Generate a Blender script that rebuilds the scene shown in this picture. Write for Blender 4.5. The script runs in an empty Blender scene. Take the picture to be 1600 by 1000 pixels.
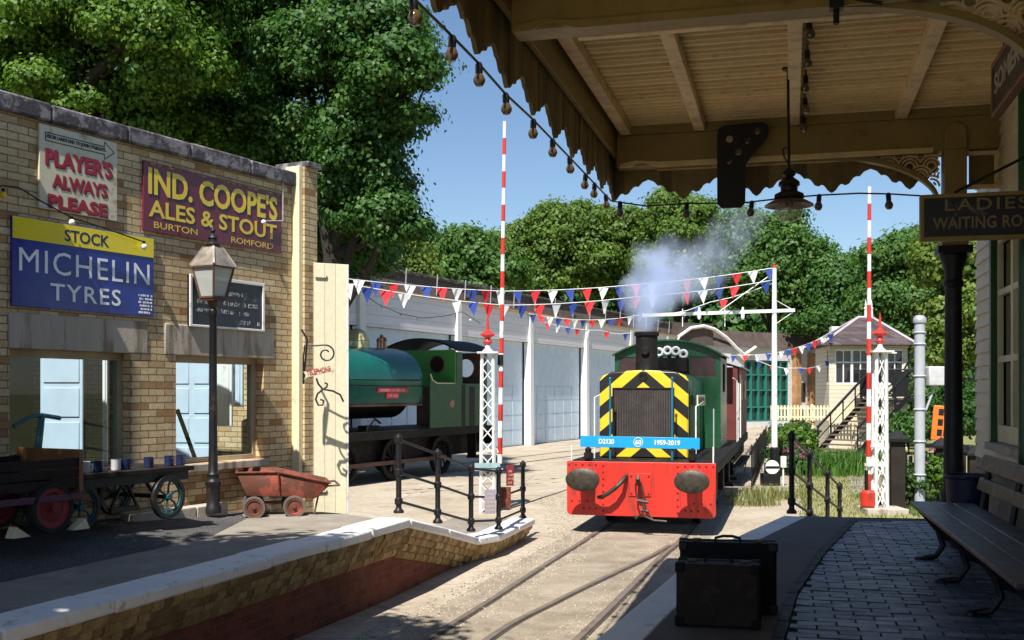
import bpy, bmesh, math, random
import numpy as np
from mathutils import Vector, Matrix

R = math.radians
rnd = random.Random(7)
SC = bpy.context.scene
COL = SC.collection

# ------------------------------------------------------------------ camera, sky, sun, exposure
F, CX, HY, HC = 1700.0, 800.0, 612.0, 2.3          # focal length in photo pixels, centre column, horizon row, eye height above rail
cam_d = bpy.data.cameras.new("camera")
cam_d.sensor_width = 36.0
cam_d.lens = F / 1600.0 * 36.0
cam_d.shift_y = (HY - 500.0) / 1600.0
cam_d.clip_end = 3000
cam = bpy.data.objects.new("camera", cam_d)
cam.location = (0, 0, HC)
cam.rotation_euler = (R(90), 0, 0)
COL.objects.link(cam)
SC.camera = cam

SUN_AZ, SUN_EL = 17.0, 54.5                        # light travels towards +Y, this many degrees to the right; elevation
w = bpy.data.worlds.new("World")
SC.world = w
w.use_nodes = True
nt = w.node_tree
sky = nt.nodes.new("ShaderNodeTexSky")
sky.sky_type = 'NISHITA'
sky.sun_disc = False
sky.sun_elevation = R(SUN_EL)
sky.sun_rotation = R(180 + SUN_AZ)
sky.air_density = 1.1
sky.dust_density = 0.15
sky.ozone_density = 5.0
bg = nt.nodes["Background"]
bg.inputs[1].default_value = 0.078
nt.links.new(sky.outputs[0], bg.inputs[0])
sd = bpy.data.lights.new("sun", 'SUN')
sd.energy = 5.0
sd.angle = R(0.5)
sd.color = (1.0, 0.95, 0.87)
so = bpy.data.objects.new("sun", sd)
dv = Vector((math.sin(R(SUN_AZ)) * math.cos(R(SUN_EL)), math.cos(R(SUN_AZ)) * math.cos(R(SUN_EL)), -math.sin(R(SUN_EL))))
so.rotation_euler = dv.to_track_quat('-Z', 'Y').to_euler()
so.location = (-10, -30, 40)
COL.objects.link(so)
SC.view_settings.view_transform = 'Standard'
SC.view_settings.look = 'None'
SC.view_settings.exposure = 0.70
SC.view_settings.gamma = 1.0
SC.view_settings.use_curve_mapping = False
SC.cycles.max_bounces = 8
SC.cycles.volume_bounces = 4
SC.cycles.transparent_max_bounces = 24

# ------------------------------------------------------------------ helpers
def P(px, py, D):                                  # the real point seen at a photo pixel, D metres away
    return Vector(((px - CX) / F * D, D, HC - (py - HY) / F * D))

class MB:
    """collects faces and links them as ONE mesh object"""
    def __init__(s):
        s.v = []; s.f = []; s.mi = []; s.m = 0
    def add(s, vs, fs):
        o = len(s.v)
        s.v.extend([tuple(q) for q in vs])
        for q in fs:
            s.f.append([i + o for i in q]); s.mi.append(s.m)
    def bx(s, x0, x1, y0, y1, z0, z1):
        s.add([(x0, y0, z0), (x1, y0, z0), (x1, y1, z0), (x0, y1, z0), (x0, y0, z1), (x1, y0, z1), (x1, y1, z1), (x0, y1, z1)],
              [(3, 2, 1, 0), (4, 5, 6, 7), (0, 1, 5, 4), (1, 2, 6, 5), (2, 3, 7, 6), (3, 0, 4, 7)])
        return s
    def box(s, c, d, rz=0.0, rx=0.0, ry=0.0):
        m = Matrix.Translation(c) @ Matrix.Rotation(rz, 4, 'Z') @ Matrix.Rotation(ry, 4, 'Y') @ Matrix.Rotation(rx, 4, 'X')
        a, b, e = d[0] / 2, d[1] / 2, d[2] / 2
        vs = [m @ Vector(q) for q in [(-a, -b, -e), (a, -b, -e), (a, b, -e), (-a, b, -e), (-a, -b, e), (a, -b, e), (a, b, e), (-a, b, e)]]
        s.add(vs, [(3, 2, 1, 0), (4, 5, 6, 7), (0, 1, 5, 4), (1, 2, 6, 5), (2, 3, 7, 6), (3, 0, 4, 7)])
        return s
    def beam(s, p0, p1, wd, ht, up=(0, 0, 1)):
        p0, p1 = Vector(p0), Vector(p1)
        d = (p1 - p0).normalized(); u = Vector(up)
        sx = d.cross(u)
        if sx.length < 1e-5: sx = d.cross(Vector((0, 1, 0)))
        sx.normalize(); u = sx.cross(d)
        vs = []
        for p in (p0, p1):
            for a, b in ((-1, -1), (1, -1), (1, 1), (-1, 1)):
                vs.append(p + sx * (a * wd / 2) + u * (b * ht / 2))
        s.add(vs, [(0, 1, 2, 3), (7, 6, 5, 4), (0, 4, 5, 1), (1, 5, 6, 2), (2, 6, 7, 3), (3, 7, 4, 0)])
        return s
    def tube(s, pts, r, n=8, closed=False, flat=1.0):
        pts = [Vector(p) for p in pts]
        k = len(pts)
        rr = r if isinstance(r, (list, tuple)) else [r] * k
        vs, fs = [], []
        pu = None
        for i, p in enumerate(pts):
            if closed: d = pts[(i + 1) % k] - pts[i - 1]
            else: d = pts[min(i + 1, k - 1)] - pts[max(i - 1, 0)]
            d.normalize()
            if pu is None:
                pu = Vector((0, 0, 1)) if abs(d.z) < 0.95 else Vector((1, 0, 0))
            sx = d.cross(pu)
            if sx.length < 1e-4: sx = d.cross(Vector((0.3, 1, 0)))
            sx.normalize(); u = sx.cross(d); pu = u
            for j in range(n):
                a = 2 * math.pi * j / n
                vs.append(p + sx * (math.cos(a) * rr[i]) + u * (math.sin(a) * rr[i] * flat))
        for i in range(k if closed else k - 1):
            i2 = (i + 1) % k
            for j in range(n):
                j2 = (j + 1) % n
                fs.append((i * n + j, i * n + j2, i2 * n + j2, i2 * n + j))
        if not closed:
            fs.append(tuple(range(n - 1, -1, -1))); fs.append(tuple(range((k - 1) * n, k * n)))
        s.add(vs, fs)
        return s
    def lathe(s, prof, c=(0, 0, 0), n=20, axis='z', sc=(1, 1)):
        vs, fs = [], []
        c = Vector(c)
        for r, z in prof:
            for j in range(n):
                a = 2 * math.pi * j / n
                x, y = math.cos(a) * r * sc[0], math.sin(a) * r * sc[1]
                q = (x, y, z) if axis == 'z' else ((z, x, y) if axis == 'x' else (y, z, x) if axis == 'y' else None)
                vs.append(c + Vector(q))
        for i in range(len(prof) - 1):
            for j in range(n):
                j2 = (j + 1) % n
                fs.append((i * n + j, i * n + j2, (i + 1) * n + j2, (i + 1) * n + j))
        closed = prof[0] == prof[-1]
        if prof[0][0] > 1e-5 and not closed: fs.append(tuple(range(n - 1, -1, -1)))
        if prof[-1][0] > 1e-5 and not closed: fs.append(tuple(range((len(prof) - 1) * n, len(prof) * n)))
        s.add(vs, fs)
        return s
    def ball(s, c, r, n=12, sc=(1, 1, 1)):
        m = max(6, n // 2)
        vs, fs = [], []
        c = Vector(c)
        for i in range(m + 1):
            t = math.pi * i / m
            rr = max(math.sin(t), 1e-4)
            for j in range(n):
                a = 2 * math.pi * j / n
                vs.append(c + Vector((rr * math.cos(a) * r * sc[0], rr * math.sin(a) * r * sc[1], -math.cos(t) * r * sc[2])))
        for i in range(m):
            for j in range(n):
                fs.append((i * n + j, i * n + (j + 1) % n, (i + 1) * n + (j + 1) % n, (i + 1) * n + j))
        s.add(vs, fs)
        return s
    def prism(s, poly, t0, t1, plane='xz'):
        """polygon (a, b) extruded from t0 to t1 along the third axis"""
        def q(a, b, t):
            return (a, t, b) if plane == 'xz' else ((t, a, b) if plane == 'yz' else (a, b, t))
        n = len(poly)
        vs = [q(a, b, t0) for a, b in poly] + [q(a, b, t1) for a, b in poly]
        fs = [tuple(range(n)), tuple(range(2 * n - 1, n - 1, -1))]
        for i in range(n):
            j = (i + 1) % n
            fs.append((i, i + n, j + n, j))
        s.add(vs, fs)
        return s
    def torus(s, c, R0, r, n=20, m=8, axis='y'):
        pts = []
        for j in range(n):
            a = 2 * math.pi * j / n
            x, y = math.cos(a) * R0, math.sin(a) * R0
            pts.append(Vector(c) + Vector((x, 0, y) if axis == 'y' else ((0, x, y) if axis == 'x' else (x, y, 0))))
        return s.tube(pts, r, m, closed=True)
    def build(s, name, mat, parent=None, bevel=0.0, recalc=True):
        me = bpy.data.meshes.new(name)
        me.from_pydata(s.v, [], s.f)
        mats = mat if isinstance(mat, (list, tuple)) else [mat]
        for m_ in mats: me.materials.append(m_)
        if len(mats) > 1: me.polygons.foreach_set("material_index", s.mi)
        if recalc:
            b = bmesh.new(); b.from_mesh(me)
            bmesh.ops.recalc_face_normals(b, faces=b.faces)
            b.to_mesh(me); b.free()
        me.shade_smooth()
        me.set_sharp_from_angle(angle=R(38))
        o = bpy.data.objects.new(name, me)
        COL.objects.link(o)
        if parent is not None: o.parent = parent
        if bevel > 0:
            md = o.modifiers.new("bevel", 'BEVEL'); md.width = bevel; md.segments = 2; md.limit_method = 'ANGLE'; md.angle_limit = R(40)
        return o

def tag(o, label=None, cat=None, group=None, kind=None):
    if label: o["label"] = label
    if cat: o["category"] = cat
    if group: o["group"] = group
    if kind: o["kind"] = kind
    return o

def thing(name, label, cat, loc=(0, 0, 0), rz=0.0, group=None):
    o = bpy.data.objects.new(name, None)
    o.empty_display_size = 0.2
    COL.objects.link(o)
    o.location = loc; o.rotation_euler = (0, 0, rz)
    return tag(o, label, cat, group)

def copy_tree(o, parent=None):
    c = o.copy(); COL.objects.link(c); c.parent = parent
    for ch in [q for q in list(COL.objects) if q.parent == o]: copy_tree(ch, c)
    return c

# ------------------------------------------------------------------ materials (all procedural)
class NT:
    def __init__(s, name):
        s.m = bpy.data.materials.new(name); s.m.use_nodes = True
        s.t = s.m.node_tree; s.b = s.t.nodes["Principled BSDF"]; s.out = s.t.nodes["Material Output"]
        s.tc = s.n("ShaderNodeTexCoord")
    def n(s, typ, **kw):
        q = s.t.nodes.new(typ)
        for k, v in kw.items(): setattr(q, k, v)
        return q
    def l(s, a, b): s.t.links.new(a, b)
    def noise(s, scale, detail=4, rough=0.55, vec=None):
        q = s.n("ShaderNodeTexNoise"); q.inputs["Scale"].default_value = scale
        q.inputs["Detail"].default_value = detail; q.inputs["Roughness"].default_value = rough
        s.l(vec or s.tc.outputs["Object"], q.inputs["Vector"])
        return q.outputs["Fac"]
    def ramp(s, fac, stops):
        q = s.n("ShaderNodeValToRGB")
        e = q.color_ramp.elements
        while len(e) < len(stops): e.new(0.5)
        for i, (p, c) in enumerate(stops):
            e[i].position = p; e[i].color = (*c, 1) if len(c) == 3 else c
        s.l(fac, q.inputs[0])
        return q.outputs[0]
    def mix(s, fac, a, b, mode='MIX'):
        q = s.n("ShaderNodeMix", data_type='RGBA', blend_type=mode)
        for sock, val in ((q.inputs[0], fac), (q.inputs[6], a), (q.inputs[7], b)):
            if hasattr(val, "is_linked"): s.l(val, sock)
            elif isinstance(val, (int, float)): sock.default_value = val
            else: sock.default_value = (*val, 1)
        return q.outputs[2]
    def math(s, op, a, b=0.0, c=0.0, clamp=False):
        q = s.n("ShaderNodeMath", operation=op, use_clamp=clamp)
        for i, val in enumerate((a, b, c)):
            if hasattr(val, "is_linked"): s.l(val, q.inputs[i])
            else: q.inputs[i].default_value = val
        return q.outputs[0]
    def xyz(s, src="Object"):
        q = s.n("ShaderNodeSeparateXYZ"); s.l(s.tc.outputs[src], q.inputs[0])
        return q.outputs
    def comb(s, x, y, z=0.0):
        q = s.n("ShaderNodeCombineXYZ")
        for i, val in enumerate((x, y, z)):
            if hasattr(val, "is_linked"): s.l(val, q.inputs[i])
            else: q.inputs[i].default_value = val
        return q.outputs[0]
    def bump(s, h, strength=0.3, dist=0.01):
        q = s.n("ShaderNodeBump"); q.inputs["Strength"].default_value = strength; q.inputs["Distance"].default_value = dist
        s.l(h, q.inputs["Height"]); s.l(q.outputs[0], s.b.inputs["Normal"])
    def col(s, c):
        if hasattr(c, "is_linked"): s.l(c, s.b.inputs["Base Color"])
        else: s.b.inputs["Base Color"].default_value = (*c, 1)
    def rough(s, v): 
        if hasattr(v, "is_linked"): s.l(v, s.b.inputs["Roughness"])
        else: s.b.inputs["Roughness"].default_value = v

def sc3(c, k): return tuple(max(0, min(1, q * k)) for q in c)

def mat(name, c, rough=0.6, metal=0.0, var=0.22, scale=3.0, bump=0.15, bscale=40.0, wear=None, wamt=0.45, wscale=6.0, spec=0.5, streak=False):
    m = NT(name)
    vec = None
    if streak:
        mp = m.n("ShaderNodeMapping"); mp.inputs["Scale"].default_value = (1, 1, 0.15)
        m.l(m.tc.outputs["Object"], mp.inputs[0]); vec = mp.outputs[0]
    f = m.noise(scale, 5, 0.6, vec)
    out = m.ramp(f, [(0.3, sc3(c, 1 - var)), (0.7, sc3(c, 1 + var))])
    if wear:
        g = m.noise(wscale, 8, 0.7, vec)
        k = m.ramp(g, [(wamt, (1, 1, 1)), (wamt + 0.1, (0, 0, 0))])
        out = m.mix(k, out, wear)
    m.col(out)
    g2 = m.noise(scale * 5, 3)
    m.rough(m.math('MULTIPLY_ADD', g2, 0.3, rough - 0.15, True))
    m.b.inputs["Metallic"].default_value = metal
    m.b.inputs["Specular IOR Level"].default_value = spec
    if bump: m.bump(m.noise(bscale, 4), bump, 0.01)
    return m.m

def brick(name, c1, c2, mortar, bw=0.235, rh=0.082, ms=0.008, plane='xz', stain=None, bump=0.6, offset=0.5, big=0.35, dark=None):
    m = NT(name)
    o = m.xyz()
    if plane == 'xz': vec = m.comb(m.math('ADD', o[0], o[1]), o[2])
    else: vec = m.comb(o[0], o[1])
    wob = m.n("ShaderNodeVectorMath", operation='ADD')
    nz = m.n("ShaderNodeTexNoise"); nz.inputs["Scale"].default_value = 9; nz.inputs["Detail"].default_value = 3
    m.l(m.tc.outputs["Object"], nz.inputs["Vector"])
    sub = m.n("ShaderNodeVectorMath", operation='SCALE'); sub.inputs[3].default_value = 0.012
    m.l(nz.outputs["Color"], sub.inputs[0]); m.l(vec, wob.inputs[0]); m.l(sub.outputs[0], wob.inputs[1])
    b = m.n("ShaderNodeTexBrick"); b.offset = offset
    m.l(wob.outputs[0], b.inputs["Vector"])
    b.inputs["Color1"].default_value = (0, 0, 0, 1); b.inputs["Color2"].default_value = (1, 1, 1, 1); b.inputs["Mortar"].default_value = (0.5, 0.5, 0.5, 1)
    b.inputs["Scale"].default_value = 1; b.inputs["Mortar Size"].default_value = ms; b.inputs["Mortar Smooth"].default_value = 0.15
    b.inputs["Brick Width"].default_value = bw; b.inputs["Row Height"].default_value = rh; b.inputs["Bias"].default_value = 0
    cm = tuple((a + q) / 2 for a, q in zip(c1, c2))
    stops = [(0.05, c1), (0.45, cm), (0.8, c2)]
    if dark: stops.append((0.97, dark))
    base = m.ramp(b.outputs["Color"], stops)
    f = m.noise(1.3, 6, 0.65)
    base = m.mix(1.0, base, m.ramp(f, [(0.3, (1 - big,) * 3), (0.7, (1 + big * 0.4,) * 3)]), 'MULTIPLY')
    f2 = m.noise(28, 4, 0.6)
    base = m.mix(1.0, base, m.ramp(f2, [(0.25, (0.72,) * 3), (0.7, (1.12,) * 3)]), 'MULTIPLY')
    base = m.mix(b.outputs["Fac"], base, mortar)
    if stain:
        g = m.noise(0.9, 7, 0.7)
        base = m.mix(m.ramp(g, [(0.52, (0, 0, 0)), (0.68, (0.75,) * 3)]), base, stain)
    m.col(base); m.rough(0.88); m.b.inputs["Specular IOR Level"].default_value = 0.25
    inv = m.math('SUBTRACT', 1.0, b.outputs["Fac"])
    h = m.math('ADD', inv, m.math('MULTIPLY', m.noise(45, 5, 0.65), 0.55))
    h = m.math('ADD', h, m.math('MULTIPLY', b.outputs["Color"], 0.25))
    m.bump(h, bump, 0.012)
    return m.m

def planks(name, c, axis=2, w=0.12, rough=0.6, var=0.2, bump=0.5, gap=0.05, wear=None, wamt=0.42):
    """painted boards, joints across the given axis (0 x, 1 y, 2 z)"""
    m = NT(name)
    o = m.xyz()
    u = m.math('DIVIDE', o[axis], w)
    fr = m.math('FRACT', u); cell = m.math('FLOOR', u)
    wn = m.n("ShaderNodeTexWhiteNoise", noise_dimensions='1D'); m.l(cell, wn.inputs["W"])
    mp = m.n("ShaderNodeMapping")
    sc = [14, 14, 14]; sc[(axis + 1) % 3] = 1.5
    mp.inputs["Scale"].default_value = sc; m.l(m.tc.outputs["Object"], mp.inputs[0])
    g = m.noise(1.0, 5, 0.6, mp.outputs[0])
    k = m.math('MULTIPLY_ADD', wn.outputs["Value"], var, 1 - var / 2)
    k = m.math('MULTIPLY', k, m.math('MULTIPLY_ADD', g, 0.4, 0.8))
    base = m.mix(1.0, c, m.comb(k, k, k), 'MULTIPLY')
    if wear:
        base = m.mix(m.ramp(m.noise(5, 8, 0.7), [(wamt, (1, 1, 1)), (wamt + 0.08, (0, 0, 0))]), base, wear)
    joint = m.math('LESS_THAN', fr, gap)
    base = m.mix(m.math('MULTIPLY', joint, 0.75), base, sc3(c, 0.15))
    m.col(base); m.rough(rough)
    m.bump(m.math('ADD', m.math('SUBTRACT', 1.0, joint), m.math('MULTIPLY', g, 0.15)), bump, 0.01)
    return m.m

def glass(name, tint=(0.9, 0.95, 0.95), gloss=0.35, rough=0.02, opaque=0.0, body=(0.5, 0.55, 0.55)):
    m = NT(name)
    tr = m.n("ShaderNodeBsdfTransparent"); tr.inputs[0].default_value = (*tint, 1)
    gl = m.n("ShaderNodeBsdfGlossy"); gl.inputs["Roughness"].default_value = rough
    fr = m.n("ShaderNodeLayerWeight")
    mx = m.n("ShaderNodeMixShader")
    m.l(m.math('MULTIPLY_ADD', m.math('POWER', fr.outputs["Facing"], 5.0), 0.9, gloss * 0.08, True), mx.inputs[0])
    m.l(tr.outputs[0], mx.inputs[1]); m.l(gl.outputs[0], mx.inputs[2])
    last = mx.outputs[0]
    if opaque > 0:
        df = m.n("ShaderNodeBsdfDiffuse"); df.inputs[0].default_value = (*body, 1)
        m2 = m.n("ShaderNodeMixShader"); m2.inputs[0].default_value = opaque
        m.l(last, m2.inputs[1]); m.l(df.outputs[0], m2.inputs[2]); last = m2.outputs[0]
    m.l(last, m.out.inputs[0])
    return m.m

def leafmat(name, dark, mid, light, trans=0.42):
    m = NT(name)
    geo = m.n("ShaderNodeNewGeometry")
    f = m.noise(0.55, 4, 0.6)
    k = m.math('ADD', m.math('MULTIPLY', geo.outputs["Random Per Island"], 0.5), m.math('MULTIPLY', f, 0.6))
    c = m.ramp(k, [(0.2, dark), (0.55, mid), (0.88, light)])
    m.col(c); m.rough(0.5); m.b.inputs["Specular IOR Level"].default_value = 0.35
    tl = m.n("ShaderNodeBsdfTranslucent")
    m.l(m.mix(1.0, c, (1.25, 1.2, 0.5), 'MULTIPLY'), tl.inputs[0])
    mx = m.n("ShaderNodeMixShader"); mx.inputs[0].default_value = trans
    m.l(m.b.outputs[0], mx.inputs[1]); m.l(tl.outputs[0], mx.inputs[2]); m.l(mx.outputs[0], m.out.inputs[0])
    return m.m

M = {}
M['red'] = mat('red_paint', (0.60, 0.032, 0.020), 0.4, var=0.18, scale=1.8, wear=(0.24, 0.035, 0.025), wamt=0.37, bump=0.08, streak=True)
M['green'] = mat('loco_green', (0.012, 0.075, 0.032), 0.28, var=0.3, scale=2.5, bump=0.05, wear=(0.02, 0.05, 0.028), wamt=0.38, streak=True)
M['teal'] = mat('teal_tank_green', (0.006, 0.105, 0.078), 0.2, var=0.12, bump=0.03, wear=(0.01, 0.08, 0.065), wamt=0.3)
M['sunlitgreen'] = mat('sunlit_cab_green', (0.07, 0.27, 0.045), 0.4, var=0.15, bump=0.04)  # front-facing sheets: sunlight on the engine's green put into the colour
M['darkgreen'] = mat('dark_cab_green', (0.018, 0.085, 0.028), 0.35, var=0.2, bump=0.05)  # shaded tone for the engine's side sheets; also station window and drainpipe green
M['black'] = mat('black_paint', (0.009, 0.009, 0.010), 0.5, var=0.3, bump=0.08, spec=0.3)
M['soot'] = mat('sooty_black', (0.008, 0.007, 0.006), 0.65, var=0.35, bump=0.2, wear=(0.026, 0.017, 0.011), wamt=0.38, spec=0.25)
M['iron'] = mat('black_iron', (0.012, 0.012, 0.014), 0.45, var=0.3, bump=0.12, wear=(0.045, 0.03, 0.022), wamt=0.34, spec=0.35)
M['rust'] = mat('rusty_red_steel', (0.24, 0.055, 0.03), 0.75, var=0.3, scale=5, bump=0.3, wear=(0.11, 0.035, 0.02), wamt=0.47)
M['rustbrown'] = mat('rusty_brown', (0.12, 0.06, 0.04), 0.8, var=0.3, bump=0.3)
M['white'] = mat('white_paint', (0.78, 0.78, 0.75), 0.5, var=0.08, bump=0.08, wear=(0.45, 0.43, 0.38), wamt=0.33)
M['coping_white'] = mat('worn_white_paint', (0.80, 0.79, 0.77), 0.6, var=0.06, bump=0.25, wear=(0.50, 0.47, 0.42), wamt=0.33, wscale=7)
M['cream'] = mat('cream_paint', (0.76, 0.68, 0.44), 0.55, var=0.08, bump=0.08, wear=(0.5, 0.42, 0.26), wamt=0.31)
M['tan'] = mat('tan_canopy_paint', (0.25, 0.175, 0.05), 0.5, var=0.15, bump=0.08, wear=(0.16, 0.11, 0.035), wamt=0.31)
M['tan_light'] = mat('lighter_tan_paint', (0.74, 0.56, 0.30), 0.5, var=0.15, bump=0.08, wear=(0.60, 0.36, 0.19), wamt=0.38)
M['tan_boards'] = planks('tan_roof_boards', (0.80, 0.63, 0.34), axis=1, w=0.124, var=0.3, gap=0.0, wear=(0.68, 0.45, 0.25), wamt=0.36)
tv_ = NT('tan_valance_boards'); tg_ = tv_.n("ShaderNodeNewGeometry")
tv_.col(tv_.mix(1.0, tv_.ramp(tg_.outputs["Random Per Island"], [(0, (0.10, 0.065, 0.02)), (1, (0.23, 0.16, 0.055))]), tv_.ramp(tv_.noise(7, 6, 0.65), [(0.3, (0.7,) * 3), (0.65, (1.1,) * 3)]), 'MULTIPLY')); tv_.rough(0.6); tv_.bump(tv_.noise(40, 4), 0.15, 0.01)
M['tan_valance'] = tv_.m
M['maroon'] = mat('maroon_paint', (0.13, 0.03, 0.025), 0.45, var=0.2)
M['yellow'] = mat('yellow_paint', (0.80, 0.55, 0.02), 0.4, var=0.06, bump=0.04)
M['signblue'] = mat('blue_enamel', (0.018, 0.03, 0.27), 0.16, var=0.25, scale=2, bump=0.02)
M['signyellow'] = mat('yellow_enamel', (0.85, 0.68, 0.01), 0.2, var=0.05, bump=0.02)
M['signmaroon'] = mat('maroon_enamel', (0.17, 0.018, 0.035), 0.2, var=0.2, bump=0.02, wear=(0.14, 0.05, 0.02), wamt=0.3)
M['signcream'] = mat('cream_enamel', (0.62, 0.56, 0.40), 0.3, var=0.1, bump=0.03, wear=(0.36, 0.27, 0.16), wamt=0.34)
M['letterwhite'] = mat('white_lettering', (0.86, 0.89, 0.92), 0.3, var=0.05, bump=0)
M['letteryellow'] = mat('yellow_lettering', (0.85, 0.60, 0.05), 0.3, var=0.06, bump=0)
M['letterred'] = mat('red_lettering', (0.33, 0.008, 0.018), 0.3, var=0.1, bump=0)
M['letterblack'] = mat('black_lettering', (0.012, 0.012, 0.02), 0.35, var=0.1, bump=0)
M['lettercream'] = mat('cream_lettering', (0.6, 0.52, 0.34), 0.45, var=0.1, bump=0)
M['boardblack'] = mat('black_notice_paint', (0.012, 0.014, 0.028), 0.35, var=0.4, bump=0.05, wear=(0.12, 0.12, 0.15), wamt=0.33)
M['skyblue'] = mat('sky_blue_paint', (0.012, 0.33, 0.66), 0.35, var=0.05, bump=0.02)
M['brass'] = mat('polished_brass', (0.62, 0.52, 0.26), 0.3, metal=0.35, var=0.1, bump=0.03)
M['greysteel'] = mat('grey_steel', (0.40, 0.42, 0.46), 0.45, var=0.12, bump=0.05)
M['galv'] = mat('galvanised_grey', (0.5, 0.52, 0.55), 0.4, metal=0.4, var=0.12)
M['grille'] = mat('dark_radiator_mesh', (0.06, 0.047, 0.042), 0.55, var=0.35, scale=5, bump=0.6, bscale=220)
M['buffer'] = mat('greasy_buffer_steel', (0.045, 0.036, 0.026), 0.5, metal=0.2, var=0.6, scale=9, bump=0.25)
M['steel'] = mat('worn_rail_steel', (0.17, 0.135, 0.11), 0.6, metal=0.1, spec=0.25, var=0.25, scale=6)
M['wood_dark'] = mat('dark_weathered_wood', (0.022, 0.016, 0.013), 0.75, var=0.4, bump=0.3, spec=0.25)
M['wood_brown'] = mat('brown_varnished_wood', (0.20, 0.085, 0.03), 0.5, var=0.3, bump=0.15)
M['bench_wood'] = mat('worn_olive_bench_wood', (0.042, 0.034, 0.022), 0.42, var=0.3, bump=0.2, wear=(0.12, 0.097, 0.065), wamt=0.38)
M['rubber'] = mat('black_rubber', (0.010, 0.010, 0.011), 0.8, var=0.3)
M['rubber_grey'] = mat('dusty_grey_rubber', (0.11, 0.10, 0.09), 0.8, var=0.25)
M['wheelteal'] = mat('teal_wheel_paint', (0.02, 0.10, 0.11), 0.5, var=0.3)
M['wheelred'] = mat('red_wheel_paint', (0.22, 0.014, 0.02), 0.55, var=0.2)
M['plum'] = mat('plum_frame_paint', (0.09, 0.03, 0.06), 0.5, var=0.2)
M['leather_brown'] = mat('brown_leather', (0.022, 0.012, 0.007), 0.6, var=0.4, scale=6, bump=0.3, bscale=120, spec=0.2, wear=(0.05, 0.03, 0.018), wamt=0.35)
M['leather_black'] = mat('black_leather', (0.006, 0.005, 0.006), 0.6, var=0.3, scale=6, bump=0.3, bscale=120, spec=0.15)
M['concrete'] = mat('grey_concrete', (0.44, 0.39, 0.32), 0.85, var=0.2, bump=0.35, wear=(0.22, 0.175, 0.12), wamt=0.38, wscale=4, streak=True)
M['coping_grey'] = mat('weathered_parapet_stone', (0.22, 0.20, 0.21), 0.85, var=0.3, scale=4, bump=0.4, wear=(0.06, 0.055, 0.06), wamt=0.47, wscale=7)
M['garage_white'] = planks('white_boarding', (0.70, 0.69, 0.71), axis=2, w=0.3, var=0.06, gap=0.03, bump=0.3)
M['garage_post'] = mat('white_post_paint', (0.80, 0.79, 0.75), 0.6, var=0.07)
M['roof_brown'] = mat('dark_brown_roofing', (0.085, 0.062, 0.055), 0.85, var=0.3, scale=2, bump=0.3)
M['slate'] = brick('purple_slates', (0.07, 0.052, 0.054), (0.12, 0.09, 0.092), (0.035, 0.03, 0.03), bw=0.3, rh=0.16, ms=0.006, bump=0.4)
M['orange'] = mat('orange_plastic', (0.75, 0.16, 0.02), 0.4, var=0.08)
M['tealwin'] = mat('teal_green_frame', (0.02, 0.17, 0.13), 0.4, var=0.12)
M['bluebin'] = mat('dark_blue_plastic', (0.008, 0.008, 0.045), 0.5, var=0.15)
M['flag_red'] = mat('red_flag_cloth', (0.62, 0.02, 0.03), 0.75, var=0.06, bump=0)
M['flag_white'] = mat('white_flag_cloth', (0.80, 0.80, 0.80), 0.75, var=0.04, bump=0)
M['flag_blue'] = mat('blue_flag_cloth', (0.02, 0.05, 0.26), 0.75, var=0.06, bump=0)
M['mugwhite'] = mat('white_enamel_mug', (0.78, 0.78, 0.8), 0.25, var=0.04, bump=0)
M['mugblue'] = mat('dark_blue_enamel_mug', (0.03, 0.04, 0.12), 0.25, var=0.1, bump=0)
M['bulbglass'] = mat('dusty_amber_bulb_glass', (0.09, 0.055, 0.025), 0.12, var=0.2, bump=0, spec=0.8)
M['bulbwhite'] = mat('white_bulb_glass', (0.85, 0.83, 0.78), 0.15, var=0.03, bump=0)
M['bark'] = mat('tree_bark', (0.022, 0.017, 0.012), 0.9, var=0.35, scale=4, bump=0.8, bscale=14)
M['glass'] = glass('window_glass', (0.86, 0.92, 0.95), gloss=0.5)
M['frosted'] = glass('frosted_lantern_glass', (0.8, 0.85, 0.8), gloss=0.4, rough=0.1, opaque=0.6, body=(0.66, 0.70, 0.66))
M['clear'] = glass('lamp_globe_glass', (0.92, 0.9, 0.86), gloss=1.5, opaque=0.3, body=(0.55, 0.45, 0.38))
M['darkglass'] = mat('dark_window_glass', (0.018, 0.02, 0.025), 0.08, var=0.2, bump=0, spec=0.7)
M['paleboard'] = mat('pale_blue_door_paint', (0.54, 0.66, 0.77), 0.5, var=0.08, bump=0.06)
M['pinkglass'] = mat('mauve_cab_glass', (0.05, 0.026, 0.03), 0.15, var=0.3, bump=0, spec=0.35)
M['brick_yellow'] = brick('yellow_stock_brick', (0.74, 0.58, 0.34), (0.60, 0.42, 0.215), (0.20, 0.15, 0.10), bw=0.225, rh=0.073, ms=0.006, stain=None, dark=(0.40, 0.21, 0.09), big=0.3)
M['brick_red'] = brick('red_platform_brick', (0.22, 0.055, 0.03), (0.30, 0.09, 0.045), (0.17, 0.10, 0.07), bw=0.235, rh=0.08, bump=0.4, stain=(0.09, 0.04, 0.025))
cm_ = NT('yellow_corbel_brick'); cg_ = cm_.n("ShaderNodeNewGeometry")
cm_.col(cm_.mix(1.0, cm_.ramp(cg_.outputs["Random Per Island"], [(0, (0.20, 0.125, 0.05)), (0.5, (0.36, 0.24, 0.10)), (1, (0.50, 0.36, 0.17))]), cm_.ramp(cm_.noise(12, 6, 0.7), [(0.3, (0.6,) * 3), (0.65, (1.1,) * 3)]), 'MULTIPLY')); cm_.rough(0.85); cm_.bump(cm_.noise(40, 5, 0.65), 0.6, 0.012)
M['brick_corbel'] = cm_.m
M['weatherboard'] = mat('cream_weatherboard', (0.66, 0.58, 0.42), 0.55, var=0.1)
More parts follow.
